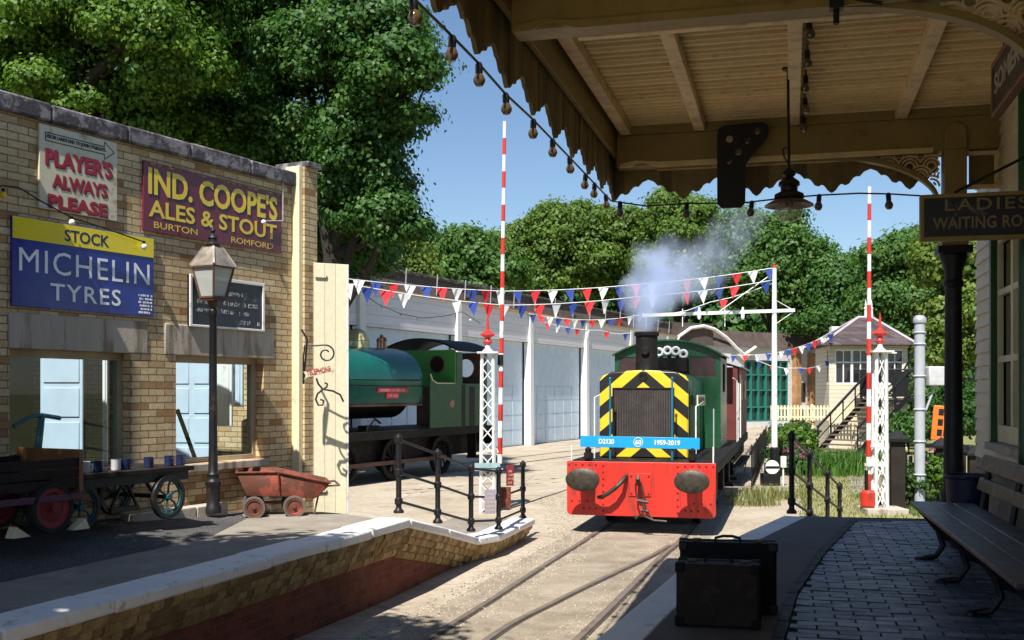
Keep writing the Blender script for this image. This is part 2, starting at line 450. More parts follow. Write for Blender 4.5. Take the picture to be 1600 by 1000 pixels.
M['hedge_leaf'] = leafmat('hedge_leaves', (0.02, 0.06, 0.012), (0.045, 0.115, 0.022), (0.085, 0.18, 0.03))
M['oak_leaf'] = leafmat('oak_leaves', (0.034, 0.095, 0.012), (0.085, 0.185, 0.022), (0.18, 0.29, 0.035))
M['ash_leaf'] = leafmat('dark_tree_leaves', (0.018, 0.068, 0.014), (0.05, 0.135, 0.026), (0.115, 0.225, 0.04))
M['far_leaf'] = leafmat('yellowish_tree_leaves', (0.048, 0.105, 0.018), (0.105, 0.19, 0.03), (0.19, 0.275, 0.045))
M['far_leaf2'] = leafmat('fresh_green_tree_leaves', (0.035, 0.10, 0.022), (0.078, 0.175, 0.035), (0.14, 0.25, 0.05))
M['bright_leaf'] = leafmat('lime_tree_leaves', (0.075, 0.13, 0.022), (0.14, 0.22, 0.035), (0.23, 0.30, 0.05))
M['grassblade'] = leafmat('dry_grass_blades', (0.09, 0.125, 0.03), (0.18, 0.20, 0.06), (0.33, 0.30, 0.12), trans=0.25)
M['fern'] = leafmat('fresh_lily_leaves', (0.035, 0.10, 0.015), (0.08, 0.19, 0.03), (0.15, 0.28, 0.05))
M['pinkflower'] = leafmat('pink_petals', (0.35, 0.06, 0.18), (0.5, 0.12, 0.3), (0.62, 0.25, 0.42))

# ------------------------------------------------------------------ text and flat marks
def text_mesh(body, fit, mat_, parent, name="lettering", y=-0.012, bold=0.02, depth=0.004, rz=None, shear=0.0, spacing=1.0, dx=0, dz=0):
    """letters fitted to the box (x0, x1, z0, z1) of the parent's local xz plane, facing -y"""
    cu = bpy.data.curves.new("letters", 'FONT')
    cu.body = body; cu.size = 1.0; cu.offset = bold; cu.extrude = 0.02; cu.resolution_u = 3; cu.space_character = spacing; cu.shear = shear
    tmp = bpy.data.objects.new("letters", cu); COL.objects.link(tmp)
    dg = bpy.context.evaluated_depsgraph_get()
    me = bpy.data.meshes.new_from_object(tmp.evaluated_get(dg))
    bpy.data.objects.remove(tmp)
    n = len(me.vertices)
    co = np.empty(n * 3, np.float32); me.vertices.foreach_get("co", co); co = co.reshape(-1, 3)
    lo, hi = co.min(0), co.max(0)
    x0, x1, z0, z1 = fit
    out = np.empty_like(co)
    out[:, 0] = x0 + (co[:, 0] - lo[0]) / (hi[0] - lo[0]) * (x1 - x0) + dx
    out[:, 2] = z0 + (co[:, 1] - lo[1]) / (hi[1] - lo[1]) * (z1 - z0) + dz
    out[:, 1] = y - (co[:, 2] - lo[2]) / (hi[2] - lo[2]) * depth
    me.vertices.foreach_set("co", out.ravel())
    me.shade_flat(); me.materials.clear(); me.materials.append(mat_)
    me.name = name
    o = bpy.data.objects.new(name, me); COL.objects.link(o)
    if parent is not None: o.parent = parent
    return o

def strokes(rows, mat_, parent, y=-0.012, name="faint_lettering", seed=1):
    """rows of worn, unreadable lettering: small upright strokes. rows: (x0, x1, z, height)"""
    r = random.Random(seed); m = MB()
    for x0, x1, z, h in rows:
        x = x0
        while x < x1:
            wd = h * r.uniform(0.35, 0.75)
            if r.random() < 0.86:
                k = r.randint(0, 3)
                m.bx(x, x + wd * 0.28, y - 0.003, y, z, z + h * r.uniform(0.8, 1))
                if k: m.bx(x + wd * 0.285, x + wd * 0.8, y - 0.003, y, z + h * (0.0, 0.4, 0.8, 0.0)[k], z + h * (0.2, 0.58, 0.98, 0.2)[k])
                if k > 1: m.bx(x + wd * 0.805, x + wd, y - 0.003, y, z + h * 0.1, z + h * 0.9)
            x += wd * 1.25
    return m.build(name, mat_, parent, recalc=False)

# ------------------------------------------------------------------ ground
def sheet(name, polys, mat_, kind="structure"):
    m = MB()
    for p in polys: m.add(p, [tuple(range(len(p)))])
    o = m.build(name, mat_, recalc=False)
    return tag(o, kind=kind)

g = NT("dry_earth_ground")
f = g.noise(0.35, 8, 0.65)
c = g.ramp(f, [(0.3, (0.16, 0.14, 0.075)), (0.5, (0.20, 0.20, 0.07)), (0.7, (0.10, 0.13, 0.04))])
g.col(c); g.rough(0.95); g.bump(g.noise(6, 6), 0.6, 0.05)
sheet("ground", [[(-900, -300, -0.03), (900, -300, -0.03), (900, 1800, -0.03), (-900, 1800, -0.03)]], g.m)

g = NT("pale_concrete_yard")
f = g.noise(0.5, 8, 0.62)
c = g.ramp(f, [(0.28, (0.34, 0.28, 0.205)), (0.5, (0.46, 0.395, 0.305)), (0.75, (0.55, 0.48, 0.385))])
f2 = g.noise(7, 8, 0.7)
c = g.mix(1.0, c, g.ramp(f2, [(0.3, (0.72, 0.70, 0.66)), (0.6, (1.05, 1.05, 1.05))]), 'MULTIPLY')
f3 = g.noise(60, 3, 0.6)
c = g.mix(1.0, c, g.ramp(f3, [(0.3, (0.72, 0.7, 0.68)), (0.6, (1.04, 1.04, 1.04))]), 'MULTIPLY')
v = g.n("ShaderNodeTexVoronoi", feature='DISTANCE_TO_EDGE'); v.inputs["Scale"].default_value = 0.45
g.l(g.tc.outputs["Object"], v.inputs["Vector"])
c = g.mix(g.ramp(v.outputs["Distance"], [(0.0, (0.55,) * 3), (0.012, (0, 0, 0))]), c, (0.16, 0.12, 0.08))
f4 = g.noise(0.9, 5, 0.6)
c = g.mix(g.ramp(f4, [(0.55, (0, 0, 0)), (0.70, (0.7,) * 3)]), c, (0.27, 0.215, 0.14))
g.col(c); g.rough(0.92); g.bump(g.math('ADD', f2, g.math('MULTIPLY', f3, 0.5)), 0.5, 0.02)
yard = [(-16, -14, 0), (3.6, -14, 0), (3.6, 12.3, 0), (5.2, 19.3, 0), (6.6, 25, 0), (10.5, 40, 0), (22, 62, 0), (26, 85, 0), (-20, 85, 0)]
sheet("yard", [yard], g.m)

# tarmac stain between and beside the rails
g = NT("oil_stained_track_bed")
f = g.noise(1.1, 8, 0.7)
c = g.ramp(f, [(0.3, (0.18, 0.145, 0.10)), (0.6, (0.36, 0.30, 0.225)), (0.8, (0.45, 0.385, 0.295))])
g.col(g.mix(1.0, c, g.ramp(g.noise(40, 4), [(0.3, (0.75,) * 3), (0.6, (1.05,) * 3)]), 'MULTIPLY')); g.rough(0.9); g.bump(g.noise(25, 6, 0.7), 0.6, 0.02)

def rail_curve(pts, n=40, z=0.0):
    """smooth polyline through (X, D) points (Catmull-Rom)"""
    q = [Vector((a, b, z)) for a, b in pts]
    q = [q[0] * 2 - q[1]] + q + [q[-1] * 2 - q[-2]]
    out = []
    per = max(2, n // (len(q) - 3))
    for i in range(1, len(q) - 2):
        for k in range(per):
            t = k / per
            p0, p1, p2, p3 = q[i - 1], q[i], q[i + 1], q[i + 2]
            out.append(0.5 * ((2 * p1) + (p2 - p0) * t + (2 * p0 - 5 * p1 + 4 * p2 - p3) * t * t + (3 * p1 - p0 - 3 * p2 + p3) * t ** 3))
    out.append(q[-2])
    return out

def strip(m, pts, off0, off1, z):
    vs, fs = [], []
    for i, p in enumerate(pts):
        d = (pts[min(i + 1, len(pts) - 1)] - pts[max(i - 1, 0)]).normalized()
        nrm = Vector((-d.y, d.x, 0))
        a = p - nrm * off0; b = p - nrm * off1
        vs += [(a.x, a.y, z), (b.x, b.y, z)]
    for i in range(len(pts) - 1):
        fs.append((2 * i, 2 * i + 1, 2 * i + 3, 2 * i + 2))
    m.add(vs, fs)

L0 = (2.06, 17.5); LR = -14.4
axd = Vector((math.sin(R(14.4)), math.cos(R(14.4)), 0)); axr = Vector((axd.y, -axd.x, 0))
def onax(s, off):
    p = Vector((L0[0], L0[1], 0)) + axd * s + axr * off
    return (p.x, p.y)
R1 = rail_curve([(-4.2, 0.0), (-2.35, 5.5), (-0.79, 10.08), (0.52, 14.7), onax(0.5, -0.72), onax(8, -0.72), onax(30, -0.72)], 60)
R3 = rail_curve([(-2.6, -0.2), (-0.82, 5.3), (0.66, 10.24), (1.32, 12.5), (2.04, 15.0), onax(0.5, 0.72), onax(8, 0.72), onax(30, 0.72)], 64)
R2 = rail_curve([(-1.1, 6.4), (-0.22, 10.08), (0.48, 11.9), (1.18, 13.5), (1.86, 15.0), (2.36, 16.25)], 40)
SDIR = Vector((0.46, 0.888, 0)); SN = Vector((0.888, -0.46, 0))
S0 = Vector((-3.96, 25.9, 0)) - SN * 1.25
R4 = [S0 + SDIR * t + SN * 0.72 for t in (-6, 2, 10, 18, 26)]
R5 = [S0 + SDIR * t - SN * 0.72 for t in (-6, 2, 10, 18, 26)]
m = MB()
strip(m, R1, -0.42, 1.85, 0.004)
sheet_o = tag(m.build("track_bed", g.m, recalc=False), kind="structure")
groove = mat('dark_flangeway', (0.05, 0.04, 0.03), 0.9, var=0.4, bump=0.3)
for nm, pts in (("rail", R1), ("rail", R3), ("rail", R2), ("rail", R4), ("rail", R5)):
    m = MB()
    m.m = 0; strip(m, pts, -0.030, 0.030, 0.016)
    m.m = 0; strip(m, pts, -0.036, -0.030, 0.015)
    m.m = 1; strip(m, pts, 0.030, 0.070, 0.0085)
    m.m = 1; strip(m, pts, -0.048, -0.036, 0.0085)
    tag(m.build(nm, [M['steel'], groove], recalc=False), kind="structure")

# ------------------------------------------------------------------ left platform
CP = [Vector(p) for p in [(-8.0, -8.6, 0.9), (-5.3, -0.5, 0.9), (-3.0, 6.38, 0.9), (-2.05, 9.25, 0.9), (-1.13, 12.0, 0.9), (-0.78, 13.3, 0.63), (-0.45, 14.5, 0.36), (-0.16, 15.1, 0.33), (0.34, 16.9, 0.33)]]
def sweep(m, pts, prof):
    """prof: closed list of (inward offset, dz)"""
    n = len(prof); vs, fs = [], []
    for i, p in enumerate(pts):
        a = (pts[i] - pts[i - 1]) if i else (pts[1] - pts[0])
        b = (pts[i + 1] - pts[i]) if i < len(pts) - 1 else a
        d = (Vector((a.x, a.y, 0)).normalized() + Vector((b.x, b.y, 0)).normalized()).normalized()
        nl = Vector((-d.y, d.x, 0))
        for off, dz in prof:
            q = p + nl * off
            zz = q.z + dz if dz > -5 else -0.02
            vs.append((q.x, q.y, zz))
    for i in range(len(pts) - 1):
        for j in range(n):
            j2 = (j + 1) % n
            fs.append((i * n + j, i * n + j2, (i + 1) * n + j2, (i + 1) * n + j))
    fs.append(tuple(range(n))); fs.append(tuple(range((len(pts) - 1) * n, len(pts) * n))[::-1])
    m.add(vs, fs)

def resample(pts, step):
    out = [pts[0]]
    for a, b in zip(pts[:-1], pts[1:]):
        k = max(1, round((b - a).length / step))
        for i in range(1, k + 1): out.append(a.lerp(b, i / k))
    return out

plat = thing("station_platform", "left platform with white coping over yellow corbel bricks and red brick face", "platform", (0, 0, 0))
# white coping blocks, each with a joint
cop = MB()
rs = resample(CP, 0.92)
for a, b in zip(rs[:-1], rs[1:]):
    d = (b - a).normalized()
    j = rnd.uniform(-0.006, 0.006)
    sweep(cop, [a + d * 0.006 + Vector((0, 0, j)), b - d * 0.006 + Vector((0, 0, j))], [(-0.02, 0.0), (0.36, 0.004), (0.36, -0.10), (-0.02, -0.10)])
cop.build("coping", M['coping_white'], plat, bevel=0.022)
# corbel: rounded yellow bricks stepping inwards
cb = MB()
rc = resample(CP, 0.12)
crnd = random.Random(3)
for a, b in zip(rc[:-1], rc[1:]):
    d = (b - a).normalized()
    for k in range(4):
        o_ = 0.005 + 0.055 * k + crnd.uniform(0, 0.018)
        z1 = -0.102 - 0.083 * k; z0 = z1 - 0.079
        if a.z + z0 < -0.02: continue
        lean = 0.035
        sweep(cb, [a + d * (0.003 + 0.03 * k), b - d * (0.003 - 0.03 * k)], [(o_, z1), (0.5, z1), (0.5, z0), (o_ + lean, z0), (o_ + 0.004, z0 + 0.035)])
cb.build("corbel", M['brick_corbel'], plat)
fw = MB()
sweep(fw, resample(CP[:7], 0.5), [(0.235, -0.40), (0.5, -0.40), (0.5, -9), (0.235, -9)])
fw.build("brick_face", M['brick_red'], plat)

# wall line of the left workshop in world: origin WO, along WD, behind WB
WO = Vector((-2.75, 13.35, 0)); WRZ = math.atan2(1.0, 0.52)
WD = Vector((math.cos(WRZ), math.sin(WRZ), 0)); WB = Vector((-WD.y, WD.x, 0))
def ws(px, e=0.0):
    """distance along the wall (0 at its right end origin) of the wall plane moved back by e, seen at photo column px"""
    r_ = (px - CX) / F
    o_ = WO + WB * e
    t = (r_ * o_.y - o_.x) / (WD.x - r_ * WD.y)
    return t
def wz(px, py, e=0.0):
    p = WO + WB * e + WD * ws(px, e)
    return HC - (py - HY) / F * p.y

# surfaces of the left platform
def wallX(y): return WO.x + 0.52 * (y - WO.y)
def hw(y): return float(np.interp(y, [4, 9, 10.3, 12.2, 13.0, 13.9], [1.1, 1.1, 1.07, 0.985, 0.83, 0.74]))
def copX(y): return float(np.interp(y, [q.y for q in CP], [q.x for q in CP]))
g = NT("dark_asphalt_forecourt")
f = g.noise(75, 3, 0.75); f2 = g.noise(1.2, 5)
c = g.ramp(f, [(0.34, (0.022, 0.021, 0.024)), (0.52, (0.07, 0.067, 0.068)), (0.68, (0.28, 0.26, 0.235))])
c = g.mix(1.0, c, g.ramp(f2, [(0.3, (0.7,) * 3), (0.7, (1.2,) * 3)]), 'MULTIPLY')
g.col(c); g.rough(0.85); g.bump(g.math('ADD', f, g.math('MULTIPLY', f2, 2.0)), 0.9, 0.012)
m = MB()
ys = [-8 + 0.5 * i for i in range(42)] + [12.75, 13.1, 13.6]
rows = []
for y in ys:
    xa = copX(y) - 1.28 - 0.35 * max(0, y - 10.5)
    xb = min(wallX(max(y, 8)) - 0.15, xa - 0.1) if y >= 8 else wallX(8) - 0.1 - (8 - y) * 0.5
    rows.append([(xa + (xb - xa) * t, y, 0.9 + ((hw(y) - 0.9) * t if y < 12.3 else (hw(y) - 0.9) * (0.3 + 0.7 * t)) + 0.002) for t in (0, .25, .5, .75, 1)])
vs = [q for r_ in rows for q in r_]; fs = []
for i in range(len(rows) - 1):
    for j in range(4): fs.append((i * 5 + j, (i + 1) * 5 + j, (i + 1) * 5 + j + 1, i * 5 + j + 1))
m.add(vs, fs)
tag(m.build("forecourt", g.m, recalc=False), kind="structure")

g = NT("pale_paving_path")
f = g.noise(2.2, 7, 0.65); f2 = g.noise(70, 4, 0.65)
c = g.ramp(f, [(0.3, (0.22, 0.19, 0.155)), (0.7, (0.36, 0.32, 0.265))])
c = g.mix(1.0, c, g.ramp(f2, [(0.3, (0.65,) * 3), (0.65, (1.1,) * 3)]), 'MULTIPLY')
g.col(c); g.rough(0.9); g.bump(f2, 0.6, 0.008)
M['pathmat'] = g.m
m = MB()
rows = []
for y in [-8 + 0.5 * i for i in range(41)] + [12.0]:
    xa, xb = copX(y) - 0.36, copX(y) - 1.32 - 0.35 * max(0, y - 10.5)
    rows.append([(xa, y, 0.897), (xb, y, 0.899)])
# platform end, falling towards the gate
for y, dz in ((12.5, 0.0), (12.9, 0.02), (13.4, 0.08)):
    rows.append([(copX(12.0) - 0.36 - (y - 12.0) * 0.85, y, 0.895 - dz), (copX(12) - 1.85 - (y - 12) * 0.25, y, hw(y) - 0.0)])
vs = [q for r_ in rows for q in r_]
fs = [(2 * i, 2 * i + 2, 2 * i + 3, 2 * i + 1) for i in range(len(rows) - 1)]
m.add(vs, fs)
tag(m.build("path", g.m, recalc=False), kind="structure")
# ramp down to the yard, with its solid sides
m = MB()
rp = [Vector(p) for p in [(-1.13, 12.0, 0.895)]] + CP[5:]
sweep(m, rp, [(0.36, -0.015), (1.28, -0.02), (1.28, -9), (0.36, -9)])
# solid end wall of the platform
m.prism([(copX(12.0) - 0.36, 12.02), (copX(12) - 1.5, 13.4), (copX(12) - 2.3, 13.4), (copX(12) - 2.3, 12.0)], -0.02, 0.80, 'xy')
tag(m.build("ramp", g.m), kind="structure")

# ------------------------------------------------------------------ right platform
EP = [Vector(p) for p in [(-2.2, -8, 0.9), (-1.1, 0.0, 0.9), (-0.75, 2.2, 0.9), (-0.05, 4.7, 0.9), (0.47, 6.15, 0.9), (1.25, 8.38, 0.9), (2.01, 10.2, 0.9), (3.07, 12.3, 0.9)]]
EPs = rail_curve([(q.x, q.y) for q in EP], 56, 0.9)
rp_ = thing("station_platform", "right platform in shade with block paving, asphalt strip and white edge line", "platform", (0, 0, 0))
m = MB()
vs = [(q.x, q.y, 0.886) for q in EPs] + [(7.0, 11.55, 0.886), (14, 10, 0.886), (14, -8, 0.886)]
m.prism([(a, b) for a, b, _ in vs], -0.02, 0.886, 'xy')
m.build("platform_core", M['soot'], rp_)
m = MB()
rs = resample(EP, 0.9)
for a, b in zip(rs[:-1], rs[1:]):
    d = (b - a).normalized(); sweep(m, [a + d * 0.005, b - d * 0.005], [(0.0, 0.0), (-0.26, 0.0), (-0.26, -0.09), (0.0, -0.09)])
o_ = m.build("coping", M['coping_white'], rp_, bevel=0.015)
g = NT("dark_platform_asphalt")
f = g.noise(90, 4, 0.7); f2 = g.noise(1.5, 5)
c = g.ramp(f, [(0.3, (0.06, 0.055, 0.052)), (0.7, (0.15, 0.135, 0.125))])
c = g.mix(1.0, c, g.ramp(f2, [(0.3, (0.75,) * 3), (0.7, (1.15,) * 3)]), 'MULTIPLY')
g.col(c); g.rough(0.8); g.bump(f, 0.6, 0.006)
BP = [(-0.3, -8), (-0.1, 0.0), (0.42, 3.0), (1.5, 6.13), (1.93, 7.5), (2.7, 9.48), (3.74, 11.9)]
bys = [q[1] for q in BP]; bxs = [q[0] for q in BP]
m = MB(); rows = []
for y in np.arange(-8, 11.91, 0.35):
    xe = float(np.interp(y, [q.y for q in EPs], [q.x for q in EPs])); xb = float(np.interp(y, bys, bxs))
    rows.append([(xe + 0.28, y, 0.8985), (xb + 0.02, y, 0.8985)])
rows.append([(3.25, 12.27, 0.8985), (3.76, 12.15, 0.8985)])
vs = [q for r_ in rows for q in r_]
m.add(vs, [(2 * i, 2 * i + 1, 2 * i + 3, 2 * i + 2) for i in range(len(rows) - 1)])
m.build("asphalt_strip", g.m, rp_, recalc=False)
# dark kerb between asphalt and paving
m = MB()
for i in range(len(BP) - 1):
    a, b = Vector((*BP[i], 0.9)), Vector((*BP[i + 1], 0.9))
    for q0, q1 in zip(resample([a, b], 0.45)[:-1], resample([a, b], 0.45)[1:]):
        d = (q1 - q0).normalized(); m.beam(q0 + d * 0.004, q1 - d * 0.004, 0.07, 0.03)
m.build("kerb", M['soot'], rp_, bevel=0.006)
# block paving
bl = NT("engineering_block_paving")
geo = bl.n("ShaderNodeNewGeometry")
c = bl.ramp(geo.outputs["Random Per Island"], [(0.0, (0.055, 0.06, 0.085)), (0.5, (0.12, 0.13, 0.17)), (1.0, (0.25, 0.265, 0.32))])
c = bl.mix(1.0, c, bl.ramp(bl.noise(14, 6, 0.7), [(0.3, (0.6,) * 3), (0.7, (1.2,) * 3)]), 'MULTIPLY')
bl.col(c); bl.rough(bl.math('MULTIPLY_ADD', bl.noise(9, 4), 0.4, 0.28)); bl.bump(bl.noise(60, 5, 0.65), 0.5, 0.006)
m = MB(); prnd = random.Random(5)
ca, sa = math.cos(R(-14)), math.sin(R(-14))
bw_, bh_ = 0.235, 0.118
for row in range(-8, 110):
    for k in range(-6, 30):
        u0 = k * bw_ + (bw_ / 2 if row % 2 else 0); v0 = row * bh_
        X0 = 0.0; 
        def wp(u, v): return (0.2 + u * ca - v * sa, 0.0 + u * sa + v * ca)
        cx_, cy_ = wp(u0 + bw_ / 2, v0 + bh_ / 2)
        xb = float(np.interp(cy_, bys, bxs))
        if cx_ < xb - 0.06 or cx_ > 6.2 or cy_ > 11.75 + (cx_ - 3.7) * -0.06 or cy_ < -1: continue
        gp = 0.0065; zt = 0.9 + prnd.uniform(-0.003, 0.003); tl = [prnd.uniform(-0.0025, 0.0025) for _ in range(4)]
        cs = [wp(u0 + gp, v0 + gp), wp(u0 + bw_ - gp, v0 + gp), wp(u0 + bw_ - gp, v0 + bh_ - gp), wp(u0 + gp, v0 + bh_ - gp)]
        cs = [(max(x, float(np.interp(y, bys, bxs)) + 0.045), y) for x, y in cs]
        if max(abs(cs[0][0] - cs[1][0]), abs(cs[2][0] - cs[3][0])) < 0.03: continue
        top = [(x, y, zt + t) for (x, y), t in zip(cs, tl)]; bot = [(x, y, 0.888) for x, y in cs]
        m.add(bot + top, [(4, 5, 6, 7), (0, 1, 5, 4), (1, 2, 6, 5), (2, 3, 7, 6), (3, 0, 4, 7)])
m.build("block_paving", bl.m, rp_, recalc=False)
# ramp down from the end of the right platform
m = MB()
def ramp_solid(m, pts, wd):
    vs = []
    for x, y, z in pts: vs += [(x, y, z), (x + wd, y - wd * 0.15, z), (x + wd, y - wd * 0.15, -0.02), (x, y, -0.02)]
    fs = []
    for i in range(len(pts) - 1):
        o_ = i * 4
        for j in range(4): fs.append((o_ + j, o_ + (j + 1) % 4, o_ + 4 + (j + 1) % 4, o_ + 4 + j))
    n = len(pts) * 4 - 4
    fs += [(0, 3, 2, 1), (n, n + 1, n + 2, n + 3)]
    m.add(vs, fs)
ramp_solid(m, [(3.10, 12.32, 0.89), (3.75, 13.9, 0.62), (4.95, 16.8, 0.03)], 2.6)
tag(m.build("ramp", M['pathmat']), kind="structure")

# ------------------------------------------------------------------ brick workshop on the left (local x along the wall, -y towards us)
wk = thing("brick_workshop", "single storey yellow brick workshop with two wide windows and grey parapet coping", "building", (WO.x, WO.y, 0), WRZ)
sL, sR = -8.2, ws(468)
w1a, w1b, w2a, w2b = ws(15), ws(205), ws(275), ws(412)
zs, zh = wz(340, 722), wz(340, 557)
zt = 4.83
m = MB()
TH = 0.26
m.bx(sL, sR, 0, TH, -0.02, zs)
m.bx(sL, w1a, 0, TH, zs, zh); m.bx(w1b, w2a, 0, TH, zs, zh); m.bx(w2b, sR, 0, TH, zs, zh)
m.bx(sL, sR, 0, TH, zh, zt)
m.bx(1.0, 1.25, 0.28, 6.0, -0.02, 3.6); m.bx(sR - 0.2, 1.0, 0.28, 0.40, -0.02, 3.6)
m.build("brick_wall", M['brick_yellow'], wk)
m = MB()
m.bx(ws(462), ws(480) + 0.02, -0.14, 0.3, 0.4, 5.08)
m.build("pilaster", M['brick_yellow'], wk)
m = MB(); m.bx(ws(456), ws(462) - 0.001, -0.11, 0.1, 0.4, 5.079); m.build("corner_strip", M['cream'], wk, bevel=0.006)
m = MB(); m.bx(-5.15, -4.66, -0.42, 0.3, 0.4, 5.75); m.build("pilaster", M['brick_yellow'], wk)  # added out of view to cast the diagonal shade on the wall
m = MB(); m.bx(sR - 0.06, ws(480) + 0.06, -0.18, 0.34, 5.08, 5.15); m.build("pilaster_cap", M['coping_grey'], wk, bevel=0.012)
m = MB()
x = sL
crn = random.Random(2)
while x < sR - 0.03:
    l_ = min(crn.uniform(0.75, 1.05), sR - 0.025 - x)
    m.bx(x + 0.004, x + l_ - 0.004, -0.07, 0.36, zt, zt + 0.17 + crn.uniform(-0.006, 0.006)); x += l_
m.build("parapet_coping", M['coping_grey'], wk, bevel=0.02)
for a, b in ((ws(15) - 0.02, ws(230)), (ws(257), ws(427))):
    m = MB(); m.bx(a, b, -0.012, 0.1, zh - 0.002, zh + 0.33); m.build("lintel", M['concrete'], wk, bevel=0.01)
for a, b in ((w1a, w1b), (w2a, w2b)):
    m = MB(); m.bx(a - 0.05, b + 0.05, -0.05, 0.1, zs - 0.09, zs - 0.002); m.build("window_sill", M['concrete'], wk, bevel=0.01)
    wf = MB(); t = 0.055
    wf.bx(a, a + t, 0.12, 0.2, zs, zh); wf.bx(b - t, b, 0.12, 0.2, zs, zh); wf.bx(a + t, b - t, 0.12, 0.2, zh - t * 1.4, zh); wf.bx(a + t, b - t, 0.12, 0.2, zs, zs + t)
    wo = wf.build("window", mat('aged_cream_frame', (0.42, 0.34, 0.22), 0.6), wk, bevel=0.004)
    pn = MB(); pn.bx(a + t, b - t, 0.152, 0.158, zs + t, zh - t * 1.4); pn.build("pane", M['glass'], wo)
# inside: floor, back wall, bars over a roof strip left open to light the added panels
inn = mat('dark_workshop_interior', (0.05, 0.047, 0.042), 0.9, var=0.4, scale=1.5)
m = MB(); m.bx(sL, 0.99, 0.76, 6.0, 0.8, 0.86); m.bx(sL, sR - 0.21, TH, 0.759, 0.8, 0.86); m.build("interior_floor", inn, wk)
m = MB(); m.bx(sL, 0.99, 5.8, 6.0, 0.86, zt); m.bx(sL, sL + 0.2, TH, 5.8, 0.86, zt); m.build("back_wall", inn, wk)
m = MB()
k = 0
xx = sL + 0.2
while xx < sR - 0.3:
    m.bx(xx, xx + 0.06, TH, 5.8, zt - 0.10, zt); xx += 1.1
m.build("roof_bars", M['white'], wk)
m = MB(); m.bx(sL + 0.2, sR - 0.27, 2.6, 5.8, zt - 0.22, zt - 0.11); m.build("roof", M['roof_brown'], wk)
# panels added behind the windows, standing in for reflections in the panes
def stand_in_panel(pxa, pxb, e, za, zb, cols, rows_, mat_=None, lean=0.0):
    # each panel is angled so the sun brightens it
    e2 = e - (ws(pxb, e) - ws(pxa, e)) * 0.7
    a, b = ws(pxa, e), ws(pxb, max(e2, 0.3))
    ln = math.hypot(b - a, e - max(e2, 0.3)); an = math.atan2(max(e2, 0.3) - e, b - a)
    m = MB(); m.bx(0, ln, 0, 0.04, 0, zb - za)
    cw, ch = ln / cols, (zb - za) / rows_
    for i in range(cols):
        for j in range(rows_):
            m.bx(i * cw + 0.035, (i + 1) * cw - 0.035, -0.012, -0.001, j * ch + 0.03, (j + 1) * ch - 0.03)
    o = m.build("reflection_panel", mat_ or M['paleboard'], wk, bevel=0.004)
    o.location = (a, e, za); o.rotation_euler = (0, 0, an)
    return o
stand_in_panel(63, 129, 1.5, 0.86, 2.75, 1, 5)
stand_in_panel(160, 167, 1.3, 0.86, 2.7, 1, 1, M['white'])
stand_in_panel(183, 215, 1.5, 0.86, 2.75, 1, 5)
stand_in_panel(268, 331, 1.75, 0.86, 2.75, 2, 5)
stand_in_panel(337, 362, 1.5, 1.85, 2.75, 1, 1, M['white'])
stand_in_panel(363, 379, 1.35, 2.1, 2.75, 1, 1)
# items leaning inside the windows
m = MB(); m.beam((ws(277, 0.4), 0.4, wz(277, 640, 0.4)), (ws(308, 0.35), 0.35, wz(308, 725, 0.35)), 0.035, 0.035)
tag(m.build("leaning_pole", M['wood_dark'], None), "dark pole leaning inside the right window beside the black lamp post", "pole").location = wk.location
bpy.data.objects["leaning_pole"].rotation_euler = wk.rotation_euler

# dark foliage reflected in the right window is left out
# ------------------------------------------------------------------ enamel signs
def sign(name, label, pxa, pxb, pya, pyb, mat_, depth=0.03, cat="sign"):
    """board on the wall; local x from 0 to width, z from 0 to height"""
    a, b = ws(pxa), ws(pxb)
    za, zb = wz(pxa, pyb), wz(pxa, pya)
    p = WO + WD * a - WB * 0.0
    t = thing(name, label, cat, (p.x, p.y, za), WRZ)
    m = MB(); m.bx(0, b - a, -depth, -0.004, 0, zb - za)
    m.build("sign_board", mat_, t, bevel=0.006)
    def fx(px): return ws(px) - a
    def fz(px, py): return wz(px, py) - za
    return t, b - a, zb - za, fx, fz
Y0 = -0.032
t, wd, ht, fx, fz = sign("enamel_sign", "cream tobacco sign with red words PLAYER'S ALWAYS PLEASE and an arrow", 58, 180, 192, 325, M['signcream'])
def row(t, s, pa, pb, py0, py1, mt, shadow=None, off=0.014, sp=1.0, bold=0.03, sh_m=None):
    z1, z0 = fz(pa, py0), fz(pa, py1)
    if shadow: text_mesh(s, (fx(pa), fx(pb), z0, z1), shadow, t, y=Y0 - 0.0004, bold=bold * 1.2, dx=off, dz=-off, spacing=sp, depth=0.0006)
    text_mesh(s, (fx(pa), fx(pb), z0, z1), mt, t, y=Y0 - 0.0012, bold=bold, spacing=sp, depth=0.0008)
darkred = mat('dark_red_letter_shade', (0.10, 0.012, 0.02), 0.4, bump=0)
row(t, "PLAYER'S", 67, 172, 230, 258, M['letterred'], darkred, 0.010, bold=0.035)
row(t, "ALWAYS", 77.5, 164, 271, 293, M['letterred'], darkred, 0.010, bold=0.035)
row(t, "PLEASE", 71, 164, 302, 324, M['letterred'], darkred, 0.010, bold=0.035)
a, b = fx(67), fx(160); z0, z1 = fz(67, 220), fz(67, 206)
m = MB(); q = 0.008
m.bx(a, b, Y0 - 0.003, Y0, z0, z0 + q); m.bx(a, b, Y0 - 0.003, Y0, z1 - q, z1); m.bx(a, a + q, Y0 - 0.003, Y0, z0 + q, z1 - q)
tip = (fx(175), (z0 + z1) / 2)
